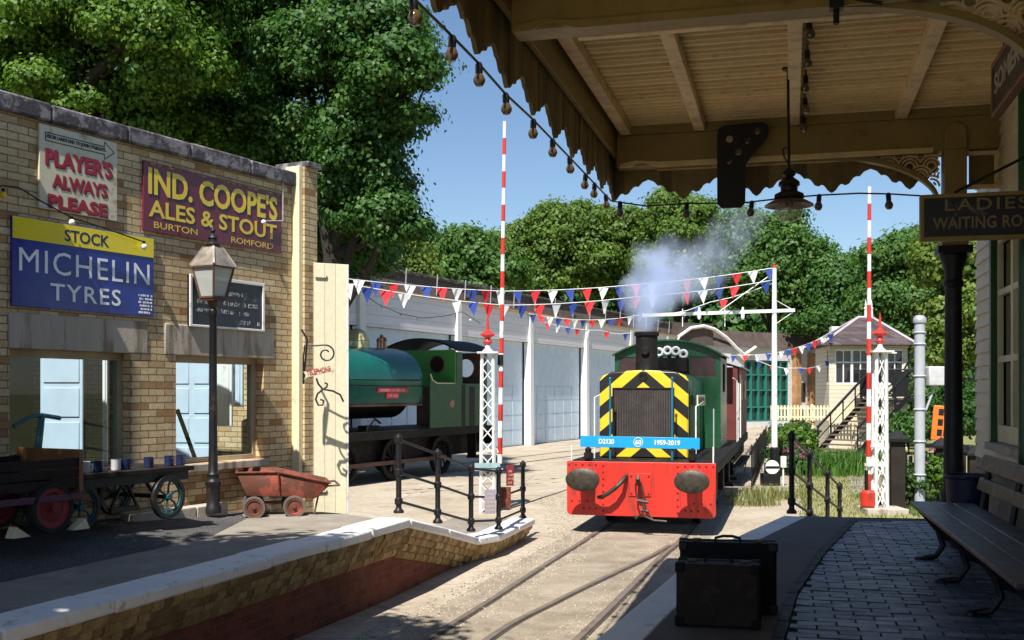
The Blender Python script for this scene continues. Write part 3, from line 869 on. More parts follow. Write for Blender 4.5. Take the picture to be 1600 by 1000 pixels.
for pa_, pb_ in (((b, z0), (b, z0 - 0.045)), ((b, z0 - 0.045), tip), (tip, (b, z1 + 0.045)), ((b, z1 + 0.045), (b, z1))):
    m.beam((pa_[0], Y0 - 0.002, pa_[1]), (pb_[0], Y0 - 0.002, pb_[1]), 0.003, q, up=(0, 1, 0)) if False else m.tube([(pa_[0], Y0, pa_[1]), (pb_[0], Y0, pb_[1])], q / 2, 4)
m.build("arrow", M['letterblack'], t)
text_mesh("FROM LANDS END TO JOHN O'GROATS", (a + 0.02, b + 0.01, z0 + 0.02, z1 - 0.018), M['letterblack'], t, y=Y0, bold=0.01)

t, wd, ht, fx, fz = sign("enamel_sign", "maroon brewery sign with yellow words IND. COOPE'S ALES & STOUT", 221, 437, 250, 360, M['signmaroon'])
row(t, "IND. COOPE'S", 228, 430, 259.5, 303, M['letteryellow'], M['letterblack'], 0.022, bold=0.03)
row(t, "ALES & STOUT", 229, 429, 311, 338, M['letteryellow'], M['letterblack'], 0.016, bold=0.02)
row(t, "BURTON", 237, 305, 346, 356, M['letteryellow'], None, bold=0.0)
z0 = fz(237, 356); z1 = fz(237, 346)
text_mesh("ROMFORD", (fx(358), fx(423), z0 - 0.01, z1 - 0.01), M['letteryellow'], t, y=Y0 - 0.001, bold=0.0, depth=0.0008)
m = MB(); q = 0.012
m.bx(0.012, wd - 0.012, Y0 - 0.002, Y0, ht - 0.026, ht - 0.012)
m.build("border", mat('chipped_yellow_edge', (0.6, 0.36, 0.05), 0.5, wear=(0.16, 0.03, 0.03), wamt=0.5, wscale=14), t)

t, wd, ht, fx, fz = sign("enamel_sign", "blue and yellow tyre sign reading STOCK MICHELIN TYRES", 15, 237, 336, 478, M['signblue'])
m = MB(); m.bx(0.006, wd - 0.006, Y0 - 0.003, Y0, ht - 0.205, ht - 0.006); m.build("yellow_band", M['signyellow'], t)
text_mesh("STOCK", (fx(97), fx(167), ht - 0.168, ht - 0.052), mat('navy_lettering', (0.02, 0.02, 0.10), 0.3, bump=0), t, y=Y0 - 0.0035, bold=0.02, depth=0.0008)
row(t, "MICHELIN", 26, 230, 386, 423, M['letterwhite'], None, bold=0.0, sp=1.12)
row(t, "TYRES", 75, 185, 442, 469, M['letterwhite'], None, bold=0.01, sp=1.15)
strokes([(fx(213), fx(234), 0.03 + 0.035 * i, 0.022) for i in range(6)], M['letterwhite'], t, y=Y0)

t, wd, ht, fx, fz = sign("notice_board", "weathered black notice board with white frame and faded white lettering", 292, 409, 428, 510, M['boardblack'], cat="notice board")
m = MB(); q = 0.035
m.bx(0, q, -0.05, Y0, 0, ht); m.bx(wd - q, wd, -0.05, Y0, 0, ht); m.bx(q, wd - q, -0.05, Y0, ht - q, ht); m.bx(q, wd - q, -0.05, Y0, 0, q * 0.7)
m.build("frame", M['white'], t, bevel=0.004)
strokes([(0.62, 0.85, ht * 0.66, 0.05), (0.12, 0.42, ht * 0.46, 0.05), (0.5, 0.9, ht * 0.46, 0.05), (0.92, wd - 0.07, ht * 0.46, 0.05), (0.1, 0.36, ht * 0.30, 0.04), (0.5, 0.72, ht * 0.30, 0.05), (0.8, 0.95, ht * 0.29, 0.045), (0.82, wd - 0.1, ht * 0.11, 0.05)], mat('chalky_lettering', (0.55, 0.55, 0.55), 0.7, wear=(0.08, 0.08, 0.1), wamt=0.45, wscale=30), t, y=Y0, seed=4)

# festoon cable with white bulbs on the wall
t = thing("festoon_cable", "black festoon cable with small white bulbs along the brick wall", "light string", (WO.x, WO.y, 0), WRZ, None)
cpts = [(-25, 300), (5, 290), (30, 293), (60, 312), (112, 340), (165, 357), (225, 378)]
m = MB(); m.tube([(ws(px, -0.09), -0.09, wz(px, py, -0.09)) for px, py in cpts], 0.007, 6)
m.build("cable", M['black'], t)
for px, py, mt in ((112, 346, 'bulbwhite'), (225, 384, 'bulbwhite'), (5, 303, 'yellow')):
    x_, z_ = ws(px, -0.09), wz(px, py, -0.09)
    m = MB(); m.ball((x_, -0.09, z_ - 0.01), 0.032, 12); o_ = m.build("bulb", M[mt], t)
    m = MB(); m.lathe([(0.014, 0.02), (0.014, 0.05)], (x_, -0.09, z_), 8); m.build("socket", M['black'], o_)
t = thing("cable_run", "thin grey conduit looping beside the maroon brewery sign", "conduit", (WO.x, WO.y, 0), WRZ)
m = MB(); m.tube([(ws(442, -0.05), -0.05, wz(442, py, -0.05)) for py in (262, 300, 330, 345)] + [(ws(415, -0.06), -0.06, wz(415, 345, -0.06))], 0.008, 6)
m.build("conduit", M['galv'], t)
m = MB(); m.ball((ws(412, -0.08), -0.08, wz(412, 347, -0.08)), 0.03, 10); m.build("bulb", M['bulbwhite'], t)

# ------------------------------------------------------------------ cream board door at the end of the workshop
ga = P(490, 806, 13.55); gb = P(541, 803, 13.75)
grz = math.atan2(gb.y - ga.y, gb.x - ga.x)
gl = (gb - ga).length
t = thing("board_gate", "tall cream vertical board door at the end of the brick workshop", "gate", (ga.x, ga.y, ga.z), grz)
gh = P(515, 411, 13.6).z - ga.z
bm_ = planks('cream_gate_boards', (0.80, 0.74, 0.52), axis=0, w=gl / 3.02, var=0.06, gap=0.03, bump=0.5, rough=0.5)
m = MB(); m.bx(0, gl, 0, 0.05, 0, gh); m.build("boards", bm_, t, bevel=0.004)
m = MB(); m.bx(gl + 0.002, gl + 0.03, -0.01, 0.09, 0, gh); m.build("edge_batten", M['white'], t, bevel=0.004)
m = MB(); m.bx(-0.28, -0.003, 0.35, 0.40, 0, gh + 0.25); m.build("return_panel", M['cream'], t)
for zz in (gh * 0.94, gh * 0.09):
    m = MB(); m.tube([(0.02, -0.012, zz), (0.16, -0.012, zz), (0.17, -0.012, zz + 0.03)], 0.008, 6); m.build("hinge", M['iron'], t)
# red box signs in the gap behind
for i, (pya, pyb) in enumerate(((508, 524), (612, 646))):
    a, b = P(480.5, pyb, 13.55), P(487.5, pya, 13.55)
    m = MB(); m.bx(a.x, b.x, a.y, a.y + 0.03, a.z, b.z)
    tag(m.build("red_plaque", M['letterred'], None, bevel=0.003), ["small square red plaque high in the gap beside the cream door", "tall red plaque low in the gap beside the cream door"][i], "plaque")

# scroll iron bracket holding the arrow sign (direction sign)
t = thing("arrow_sign", "pointed red and white arrow sign on a scrolled iron bracket by the brick pilaster", "sign", P(474, 612, 13.1), R(8))
k = 13.1 / F
def q2(px, py): return ((px - 474) * k, 0.0, (612 - py) * k)
def spiral(cx_, cy_, r0, r1, a0, turns, n=26):
    return [q2(cx_ + math.cos(a0 + turns * 2 * math.pi * i / n) * (r0 + (r1 - r0) * i / n), cy_ + math.sin(a0 + turns * 2 * math.pi * i / n) * (r0 + (r1 - r0) * i / n)) for i in range(n + 1)]
m = MB()
m.tube([q2(474, 600), q2(474, 560), q2(476, 540), q2(495, 540)], 0.011, 6)
m.tube(spiral(509, 553, 14, 5, -math.pi / 2, 1.15), 0.011, 6)
m.tube([q2(494, 540), q2(503, 539), q2(509, 539)], 0.011, 6)
m.tube([q2(474, 600), q2(480, 530), q2(471, 515)], 0.013, 6)
m.tube([q2(494, 591), q2(497, 600), q2(504, 608), q2(510, 605), q2(511, 600), q2(507, 598)], 0.013, 6)
m.tube([q2(504, 609), q2(496, 615), q2(493, 624), q2(497, 633), q2(504, 633), q2(505, 626), q2(500, 624)], 0.013, 6)
m.tube([q2(504, 608), q2(520, 611), q2(531, 617), q2(536, 628)], 0.013, 6)
m.build("scroll_bracket", M['iron'], t)
m = MB()
m.prism([(q2(px, py)[0], q2(px, py)[2]) for px, py in ((474, 581), (517, 574), (517, 570.5), (526, 576), (518, 583), (518, 580), (480, 590), (475, 594), (478, 587))], -0.03, -0.015, 'xz')
ap = m.build("arrow_board", M['signcream'], t, bevel=0.003)
x0, z0 = q2(480, 588)[0], q2(480, 588)[2]
o_ = text_mesh("TELEPHONE", (0, 0.29, 0, 0.065), M['letterred'], t, y=0, bold=0.02)
o_.location = (x0, -0.032, z0 + 0.008); o_.rotation_euler = (0, -math.atan2(7.5, 40), 0)

# ------------------------------------------------------------------ lamp post
lp = P(333, 797, 11.8)
t = thing("street_lamp", "black cast iron lamp post with a rusty four sided glass lantern", "lamp post", lp, R(-28))
m = MB()
m.lathe([(0.085, -0.03), (0.085, 0.04), (0.07, 0.06), (0.075, 0.26), (0.085, 0.28), (0.085, 0.31), (0.066, 0.33), (0.062, 0.37), (0.07, 0.39), (0.052, 0.42), (0.046, 0.7), (0.042, 1.3), (0.04, 2.1), (0.05, 2.12), (0.05, 2.16), (0.034, 2.18), (0.03, 2.29)], (0, 0, 0), 16)
m.build("post", M['iron'], t)
lz = P(333, 465, 11.8).z - lp.z
m = MB(); a0, a1, h0 = 0.095, 0.155, 0.33
def ring4(a, z): return [(-a, -a, z), (a, -a, z), (a, a, z), (-a, a, z)]
rb, rt = ring4(a0, lz), ring4(a1, lz + h0)
for i in range(4):
    m.beam(rb[i], rt[i], 0.022, 0.022)
    m.beam(rb[i], rb[(i + 1) % 4], 0.022, 0.022); m.beam(rt[i], rt[(i + 1) % 4], 0.026, 0.026)
m.bx(-a0, a0, -a0, a0, lz - 0.035, lz - 0.012)
m.lathe([(0.03, -0.13), (0.07, -0.03)], (0, 0, lz), 10)
m.build("lantern_frame", mat('dark_rusty_lantern_frame', (0.11, 0.05, 0.035), 0.6, var=0.3), t)
m = MB()
rb, rt = ring4(a0 - 0.006, lz + 0.01), ring4(a1 - 0.006, lz + h0 - 0.01)
m.add(rb + rt, [(i, (i + 1) % 4, (i + 1) % 4 + 4, i + 4) for i in range(4)])
m.build("lantern_glass", M['frosted'], t)
m = MB()
lr = lz + h0 + 0.015
m.add(ring4(a1 + 0.015, lr) + ring4(0.07, lr + 0.20) + ring4(a1 + 0.015, lr - 0.012), [(i, (i + 1) % 4, (i + 1) % 4 + 4, i + 4) for i in range(4)] + [(8 + i, 8 + (i + 1) % 4, (i + 1) % 4, i) for i in range(4)] + [(4, 5, 6, 7), (11, 10, 9, 8)])
for i in range(4):
    A, B = Vector(ring4(a1 + 0.016, lr)[i]), Vector(ring4(0.071, lr + 0.20)[i])
    m.beam(A, B, 0.02, 0.02)
m.build("lantern_roof", mat('tarnished_lead_roof', (0.30, 0.26, 0.22), 0.6, metal=0.3, var=0.4, scale=9), t)
m = MB(); m.lathe([(0.075, 0.0), (0.08, 0.03), (0.05, 0.05), (0.05, 0.09), (0.06, 0.10), (0.045, 0.13), (0.02, 0.15), (0.03, 0.18), (0.01, 0.21), (0.006, 0.25)], (0, 0, lr + 0.20), 12)
m.build("finial", M['iron'], t)

# ------------------------------------------------------------------ barrows and trolley (aligned with the wall)
def wl(px, py, D):
    """world point -> for things aligned with the wall"""
    return P(px, py, D)
def wheel(parent, c, r, wd, tyre_m, rim_m, spokes=0, axis='y', name="wheel"):
    m = MB()
    prof = [(r * 0.80, -wd / 2), (r * 0.97, -wd / 2), (r, -wd / 4), (r, wd / 4), (r * 0.97, wd / 2), (r * 0.80, wd / 2), (r * 0.80, -wd / 2)]
    m.lathe(prof, c, 28, axis)
    o = m.build(name, tyre_m, parent)
    m = MB()
    c = Vector(c)
    if spokes:
        for i in range(spokes):
            a = 2 * math.pi * i / spokes + 0.3
            d = Vector((math.cos(a), 0, math.sin(a))) if axis == 'y' else Vector((0, math.cos(a), math.sin(a)))
            tg = Vector((-math.sin(a), 0, math.cos(a))) if axis == 'y' else Vector((0, -math.sin(a), math.cos(a)))
            m.tube([c + d * r * 0.1, c + d * r * 0.45 + tg * r * 0.07, c + d * r * 0.82], r * 0.05, 6)
        m.lathe([(r * 0.72, -wd * 0.3), (r * 0.81, -wd * 0.3), (r * 0.81, wd * 0.3), (r * 0.72, wd * 0.3), (r * 0.72, -wd * 0.3)], c, 28, axis)
    else:
        m.lathe([(0.001, -wd * 0.40), (r * 0.2, -wd * 0.42), (r * 0.22, -wd * 0.30), (r * 0.55, -wd * 0.22), (r * 0.62, -wd * 0.4), (r * 0.81, -wd * 0.42), (r * 0.81, wd * 0.42), (r * 0.62, wd * 0.4), (r * 0.5, wd * 0.2), (0.001, wd * 0.25)], c, 24, axis)
    m.lathe([(0.001, -wd * 0.62), (r * 0.14, -wd * 0.6), (r * 0.16, wd * 0.6), (0.001, wd * 0.62)], c, 12, axis)
    m.build("rim", rim_m, o)
    return o

b0 = P(75, 833, 9.0)
t = thing("luggage_barrow", "old plank sided luggage barrow with plum frame and a red wheel", "barrow", (b0.x, b0.y, b0.z), WRZ)
kx = 9.0 / F
m = MB()
zt_, zb_ = (833 - 712) * kx, (833 - 765) * kx
for i in range(3):
    m.bx(-2.2, 0.27, -0.05, -0.02, zb_ + i * (zt_ - zb_ - 0.02) / 3, zb_ + (i + 1) * (zt_ - zb_ - 0.02) / 3 - 0.012)
    m.bx(-2.2, 0.27, 0.68, 0.71, zb_ + i * (zt_ - zb_ - 0.02) / 3, zb_ + (i + 1) * (zt_ - zb_ - 0.02) / 3 - 0.012)
m.bx(-2.2, 0.27, -0.019, 0.679, zb_, zb_ + 0.03)
m.build("side_boards", M['wood_dark'], t, bevel=0.004)
m = MB(); m.bx(0.272, 0.31, -0.06, 0.73, zb_ - 0.04, zt_ + 0.04); m.build("end_board", M['wood_brown'], t, bevel=0.006)
m = MB(); m.bx(-2.2, 0.30, -0.07, 0.0, zb_ - 0.10, zb_ - 0.045); m.bx(-2.2, 0.30, 0.65, 0.72, zb_ - 0.10, zb_ - 0.045); m.bx(-1.0, -0.94, 0.001, 0.649, zb_ - 0.1, zb_ - 0.045)
m.build("frame", M['plum'], t, bevel=0.005)
wheel(t, (0.0, -0.02, 0.21), 0.21, 0.10, M['rubber'], M['wheelred']); wheel(t, (0.0, 0.64, 0.21), 0.21, 0.10, M['rubber'], M['wheelred'])
m = MB(); m.tube([(0, 0.0, 0.21), (0, 0.64, 0.21)], 0.02, 8); m.bx(-0.04, 0.04, 0.05, 0.11, 0.23, zb_ - 0.1); m.bx(-0.04, 0.04, 0.53, 0.59, 0.23, zb_ - 0.1); m.build("axle", M['iron'], t)
for dx in (-0.27, 0.27):
    m = MB(); s_ = 1 if dx > 0 else -1
    m.prism([(dx - s_ * 0.06, 0.0), (dx + s_ * 0.11, 0.0), (dx + s_ * 0.07, 0.09)], -0.06, 0.04, 'xz')
    p_ = m.build("wheel_chock", M['cream'], None, bevel=0.004); p_.location = t.location; p_.rotation_euler = t.rotation_euler
    tag(p_, "cream wooden wedge chocking the red barrow wheel on its " + ("left" if dx < 0 else "right"), "wheel chock")

# flat trolley with big spoked wheels, mugs standing on it
t0_ = P(248, 810, 10.65)
t = thing("platform_trolley", "flat topped dark wooden trolley with large teal spoked wheels", "trolley", (t0_.x, t0_.y, t0_.z), WRZ)
kx = 10.65 / F
zd = (810 - 737) * kx
m = MB()
for j in range(6): m.bx(-1.75, 0.34, -0.14 + j * 0.125, -0.14 + (j + 1) * 0.125 - 0.008, zd, zd + 0.045)
m.build("deck", M['wood_dark'], t, bevel=0.005)
m = MB(); m.bx(-1.7, 0.30, -0.10, -0.03, zd - 0.09, zd - 0.001); m.bx(-1.7, 0.30, 0.48, 0.55, zd - 0.09, zd - 0.001)
for xx in (0.0, -1.05):
    m.tube([(xx, -0.08, 0.215), (xx, 0.58, 0.215)], 0.022, 8)
    for yy in (0.05, 0.42):
        m.beam((xx, yy, 0.215), (xx - 0.12, yy, zd - 0.09), 0.03, 0.02); m.beam((xx, yy, 0.215), (xx + 0.12, yy, zd - 0.09), 0.03, 0.02)
m.beam((-0.5, -0.08, zd - 0.02), (-0.36, -0.08, 0.17), 0.025, 0.02); m.beam((-0.5, -0.08, zd - 0.02), (-0.66, -0.08, 0.17), 0.025, 0.02); m.bx(-0.68, -0.34, -0.10, -0.06, 0.12, 0.17)
m.build("frame", M['iron'], t, bevel=0.003)
for xx in (0.0, -1.05):
    wheel(t, (xx, -0.12, 0.215), 0.215, 0.05, M['iron'], M['wheelteal'], 6); wheel(t, (xx, 0.60, 0.215), 0.215, 0.05, M['iron'], M['wheelteal'], 6)
m = MB()
hz = (810 - 645) * kx
m.tube([(-1.35, 0.1, zd + 0.045), (-1.27, 0.1, hz)], [0.04, 0.026], 8)
m.tube([(-1.56, 0.1, hz - 0.09), (-1.40, 0.1, hz - 0.015), (-1.27, 0.1, hz), (-1.08, 0.1, hz - 0.03)], 0.02, 8)
m.build("draw_handle", M['wheelteal'], t)
mugs = [(133, 'mugwhite', 'mug', "white enamel mug at the left end of the trolley"), (153, 'mugblue', 'mug', "squat dark blue enamel mug between two white mugs on the trolley"),
        (181, 'mugwhite', 'mug', "second white enamel mug, with dark mugs on both sides"), (196, 'mugblue', 'mug', "dark blue mug just right of the second white mug"),
        (232, 'mugblue', 'mug', "dark blue mug standing alone in front of the brick pier"), (264, 'mugblue', 'mug', "dark blue mug under the left edge of the right window"), (282, 'mugblue', 'mug', "last dark mug at the right end of the trolley")]
for px, mt, nm, lb in mugs:
    r_ = (px - CX) / F
    o2 = Vector((t0_.x, t0_.y, 0)) + WB * 0.03
    s_ = (r_ * o2.y - o2.x) / (WD.x - r_ * WD.y)
    p = o2 + WD * s_ 
    mg = thing("enamel_mug", lb, "mug", (p.x, p.y, t0_.z + zd + 0.046), WRZ + rnd.uniform(-2, 2), "mugs on the trolley")
    m = MB(); rr = 0.045
    m.lathe([(rr * 0.9, 0), (rr, 0.01), (rr, 0.098), (rr * 1.05, 0.102), (rr * 0.93, 0.1), (rr * 0.9, 0.02), (0.001, 0.015)], (0, 0, 0), 16)
    m.build("cup", M[mt], mg)
    m = MB(); m.tube([(rr, 0, 0.08), (rr + 0.03, 0, 0.075), (rr + 0.03, 0, 0.035), (rr, 0, 0.03)], 0.006, 6); m.build("handle", M[mt], mg)

# wheelbarrow
wb = P(458, 805, 12.45)
kx = 12.45 / F
t = thing("rusty_handcart", "rusty red steel tipping handcart with two small wheels against the brick wall", "handcart", (wb.x, wb.y, wb.z), R(14))
def q3(px, py): return ((px - 458) * kx, (805 - py) * kx)
m = MB()
# tub: open trough, sloping ends
top = [q3(372, 734), q3(432, 733.5), q3(512, 752)]
bot = [q3(388, 770), q3(436, 771), q3(488, 777)]
hw_ = 0.34; 
vs = []
for (a, b), (c_, d_) in zip(top, bot):
    vs += [(a, -hw_, b), (a, hw_, b + 0.0), (c_, -hw_ * 0.75, d_), (c_, hw_ * 0.75, d_)]
outer = [(0, 4, 6, 2), (4, 8, 10, 6), (1, 3, 7, 5), (5, 7, 11, 9), (2, 6, 7, 3), (6, 10, 11, 7), (0, 2, 3, 1), (8, 9, 11, 10)]
m.add(vs, outer)
tub = m.build("tub", M['rust'], t)
md = tub.modifiers.new("sheet", 'SOLIDIFY'); md.thickness = 0.012
m = MB(); m.tube([(top[0][0], -hw_, top[0][1]), (top[1][0], -hw_, top[1][1]), (top[2][0], -hw_, top[2][1]), (top[2][0], hw_, top[2][1]), (top[1][0], hw_, top[1][1]), (top[0][0], hw_, top[0][1])], 0.012, 6, closed=True)
m.beam((q3(434, 735)[0], -hw_ - 0.004, q3(434, 735)[1]), (q3(436, 770)[0], -hw_ * 0.75 - 0.006, q3(436, 770)[1]), 0.012, 0.03)
m.build("rim", M['rust'], t)
m = MB()
xh, zh_ = q3(526, 756)
for yy in (-0.3, 0.3):
    m.tube([(q3(490, 775)[0], yy * 0.7, q3(490, 775)[1]), (q3(508, 757)[0], yy, q3(508, 757)[1]), (xh, yy, zh_)], 0.012, 6)
m.tube([(xh, -0.3, zh_), (xh, 0.3, zh_)], 0.012, 6)
m.tube([(q3(495, 772)[0], -0.2, q3(495, 772)[1]), (q3(488, 800)[0], -0.2, 0.0)], 0.012, 6)
m.build("handle", M['rustbrown'], t)
m = MB()
xa = q3(398, 0)[0]
m.tube([(0, -0.26, 0.125), (0, 0.26, 0.125)], 0.015, 8); m.tube([(xa, -0.26, 0.125), (xa, 0.26, 0.125)], 0.015, 8)
m.bx(xa, 0.0, -0.03, 0.03, 0.14, 0.17)
for xx in (xa + 0.02, -0.05): m.bx(xx, xx + 0.05, -0.1, 0.1, 0.16, 0.27)
m.build("chassis", M['rust'], t)
for xx in (0, xa):
    for yy in (-0.28, 0.28): wheel(t, (xx, yy, 0.125), 0.125, 0.075, M['rubber_grey'], M['rust'])
# kerb stone at the wall foot
m = MB(); a, b = ws(180) , ws(332)
x = a
while x < b:
    m.bx(x, min(x + 0.9, b) - 0.01, -0.24, -0.06, 0.7, 1.07); x += 0.9
k_ = m.build("kerb", M['concrete'], None, bevel=0.012); k_.location = wk.location; k_.rotation_euler = wk.rotation_euler
tag(k_, kind="structure")

# ------------------------------------------------------------------ black pipe railings
def railing(label, posts, rails=(0.95, 0.52, 0.1), r=0.032, name="pipe_railing", rr=0.017, hts=None):
    t = thing(name, label, "railing", posts[0])
    o = Vector(posts[0])
    for i, p in enumerate(posts):
        p = Vector(p) - o; h = hts[i] if hts else 0.9
        m = MB()
        prof = [(r * 1.9, -0.01), (r * 1.9, 0.015), (r * 1.15, 0.04), (r, 0.06)]
        for f_ in rails[::-1]:
            z = h * f_
            if f_ < 0.15: z = h * 0.14
            prof += [(r, z - 0.045), (r * 1.45, z - 0.03), (r * 1.5, z), (r * 1.45, z + 0.03), (r, z + 0.045)]
        prof += [(r * 0.6, h + 0.02), (0.001, h + 0.03)]
        m.lathe(prof, p, 12); m.build("post", M['iron'], t)
    for f_ in rails:
        f2 = max(f_, 0.14)
        for i in range(len(posts) - 1):
            ha, hb = (hts[i], hts[i + 1]) if hts else (0.9, 0.9)
            m = MB(); m.tube([Vector(posts[i]) - o + Vector((0, 0, ha * f2)), Vector(posts[i + 1]) - o + Vector((0, 0, hb * f2))], rr, 8)
            m.build("rail", M['iron'], t)
    return t
LPs = [P(623, 800, 12.6), P(684, 816, 13.4), P(736, 829, 14.4), P(779, 826, 15.3), P(817, 809, 17.0)]
hts = [(800 - 681) * 12.6 / F, (816 - 704) * 13.4 / F, (829 - 727) * 14.4 / F, (826 - 732) * 15.3 / F, (809 - 722) * 17.0 / F]
railing("black pipe railing of five posts along the left platform ramp", [tuple(q) for q in LPs], hts=hts)
RPs = [P(1237, 801, 12.6), P(1265, 815, 14.1), P(1293, 817, 15.6), P(1312, 809, 16.9)]
RPs = [Vector((q.x, q.y, z)) for q, z in zip(RPs, (0.9, 0.6, 0.3, 0.05))]
railing("black pipe railing of four posts at the end of the right platform", [tuple(q) for q in RPs], hts=[P(0, 676, 12.6).z - 0.9, P(0, 705, 14.1).z - 0.6, P(0, 736, 15.6).z - 0.3, P(0, 756, 16.9).z - 0.05])
# notices hung on the left railing
for px0, px1, py0, py1, D, mt, lb, st in ((757, 775, 765, 803, 14.75, mat('lilac_notice_paper', (0.33, 0.29, 0.36), 0.6), "grey lilac notice hung low on the left railing", 1),
                                       (791, 803, 727, 759, 15.75, mat('dark_red_notice', (0.24, 0.025, 0.035), 0.5), "dark red notice at the top of the left railing", 1),
                                       (782, 799, 761, 794, 15.5, M['rust'], "plain rusty red board below the dark red notice on the railing", 0)):
    a, b = P(px0, py1, D), P(px1, py0, D)
    t = thing("railing_notice", lb, "notice", a, R(20))
    m = MB(); m.bx(0, b.x - a.x, -0.012, 0.0, 0, b.z - a.z); m.build("board", mt, t, bevel=0.002)
    if st: strokes([(0.02, b.x - a.x - 0.02, 0.03 + i * 0.055, 0.03) for i in range(int((b.z - a.z - 0.04) / 0.055))], M['lettercream'], t, y=-0.0125, seed=int(px0))

# ------------------------------------------------------------------ platform canopy (local x to the right, y along the platform, z above the platform)
KO = Vector((4.26, 10.5, 0.9)); KRZ = R(-14.36)
KX = Vector((math.cos(KRZ), math.sin(KRZ), 0)); KY = Vector((-KX.y, KX.x, 0))
def kl(p):
    d = Vector(p) - KO
    return Vector((d.dot(KX), d.dot(KY), d.z))
cn = thing("platform_canopy", "tan timber platform canopy with scalloped valance boards and iron column", "canopy", KO, KRZ)
ZB, ZT = 3.71, 4.03
XL = -3.32
bays = [0.0, -4.36, -8.72, -13.08]
# roof boards
m = MB(); y = 0.13; brn = random.Random(9)
while y > -14:
    zj = brn.uniform(-0.003, 0.003)
    m.prism([(y - 0.1239, 4.124 + zj), (y, 4.149 + zj), (y, 4.17), (y - 0.1239, 4.17)], XL + 0.02, 4.2, 'yz')
    y -= 0.124
m.build("roof_boards", M['tan_boards'], cn, bevel=0)
m = MB(); m.bx(XL - 0.02, 4.3, -14, 0.20, 4.175, 4.24); m.build("roof", M['roof_brown'], cn)
# cross beams with a moulded lip
for yb in bays:
    m = MB(); m.bx(XL + 0.06, 4.0, yb - 0.11, yb + 0.11, ZB, ZT); m.bx(XL + 0.06, 4.0, yb - 0.11, yb + 0.11, ZT + 0.002, 4.14)
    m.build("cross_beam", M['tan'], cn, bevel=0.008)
    m = MB(); m.bx(XL + 0.5, -0.2, yb - 0.135, yb - 0.112, ZB - 0.02, ZB + 0.03)
    # ogee end of the lip
    pts = [(XL + 0.5, ZB + 0.03), (XL + 0.5, ZB - 0.02), (XL + 0.42, ZB + 0.0), (XL + 0.34, ZB + 0.03), (XL + 0.26, ZB + 0.02), (XL + 0.2, ZB - 0.01), (XL + 0.1, ZB - 0.012), (XL + 0.1, ZB + 0.025), (XL + 0.26, ZB + 0.055)]
    m.prism(pts, yb - 0.135, yb - 0.112, 'xz')
    m.build("beam_moulding", mat('sunlit_lip_tan', (0.62, 0.48, 0.25), 0.55) if yb == 0 else M['tan'], cn)  # far beam's lip coloured paler, its sunlit edge put into the paint
for yb in bays:
    m = MB(); m.bx(XL + 0.45, 4.0, yb + 0.1115, yb + 0.17, ZB - 0.006, ZB + 0.05); m.bx(XL + 0.45, 4.0, yb + 0.1115, yb + 0.15, ZT - 0.05, ZT + 0.004); m.build("ledger_strip", M['tan_light'], cn)
for xr in (-3.16, -2.41, -1.49, -0.49, 0.6, 1.7):
    for y0, y1 in zip(bays[1:], bays[:-1]):
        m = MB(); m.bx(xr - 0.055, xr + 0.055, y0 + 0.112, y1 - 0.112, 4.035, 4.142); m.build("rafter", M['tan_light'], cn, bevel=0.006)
# left edge beam and valances
m = MB(); m.bx(XL + 0.01, XL + 0.058, -14, 0.13, ZB + 0.12, 4.14); m.build("edge_beam", M['tan'], cn, bevel=0.005)
VP = [(0, 0), (.05, .10), (.10, .34), (.13, .40), (.17, .31), (.22, .36), (.28, .62), (.32, .70), (.36, .66), (.42, .87), (.5, .97)]
def vg(u):
    u = u % 1.0
    if u > .5: u = 1 - u
    return float(np.interp(u, [q[0] for q in VP], [q[1] for q in VP]))
def valance(length, unit, nb, ztop, ztip, amp, mk):
    """boards from 0 to length"""
    m = MB(); w_ = unit / nb; x = 0.0; vr = random.Random(11)
    while x < length - 0.01:
        x1 = min(x + w_, length); xs_ = [x + (x1 - x) * i / 6 for i in range(7)]
        low = [(q, ztip + amp * vg(q / unit)) for q in xs_]
        t = vr.uniform(0, 0.014)
        mk(m, [(xs_[0], ztop)] + low + [(xs_[-1], ztop)], t)
        x = x1
    return m
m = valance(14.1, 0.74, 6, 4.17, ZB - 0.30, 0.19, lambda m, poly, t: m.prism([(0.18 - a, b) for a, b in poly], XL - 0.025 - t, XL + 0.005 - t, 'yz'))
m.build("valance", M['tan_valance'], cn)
m = valance(3.22, 0.74, 6, 4.17, ZB - 0.31, 0.23, lambda m, poly, t: m.prism([(XL - 0.02 + a, b) for a, b in poly], 0.15 + t, 0.18 + t, 'xz'))
m.build("valance", M['tan_valance'], cn)
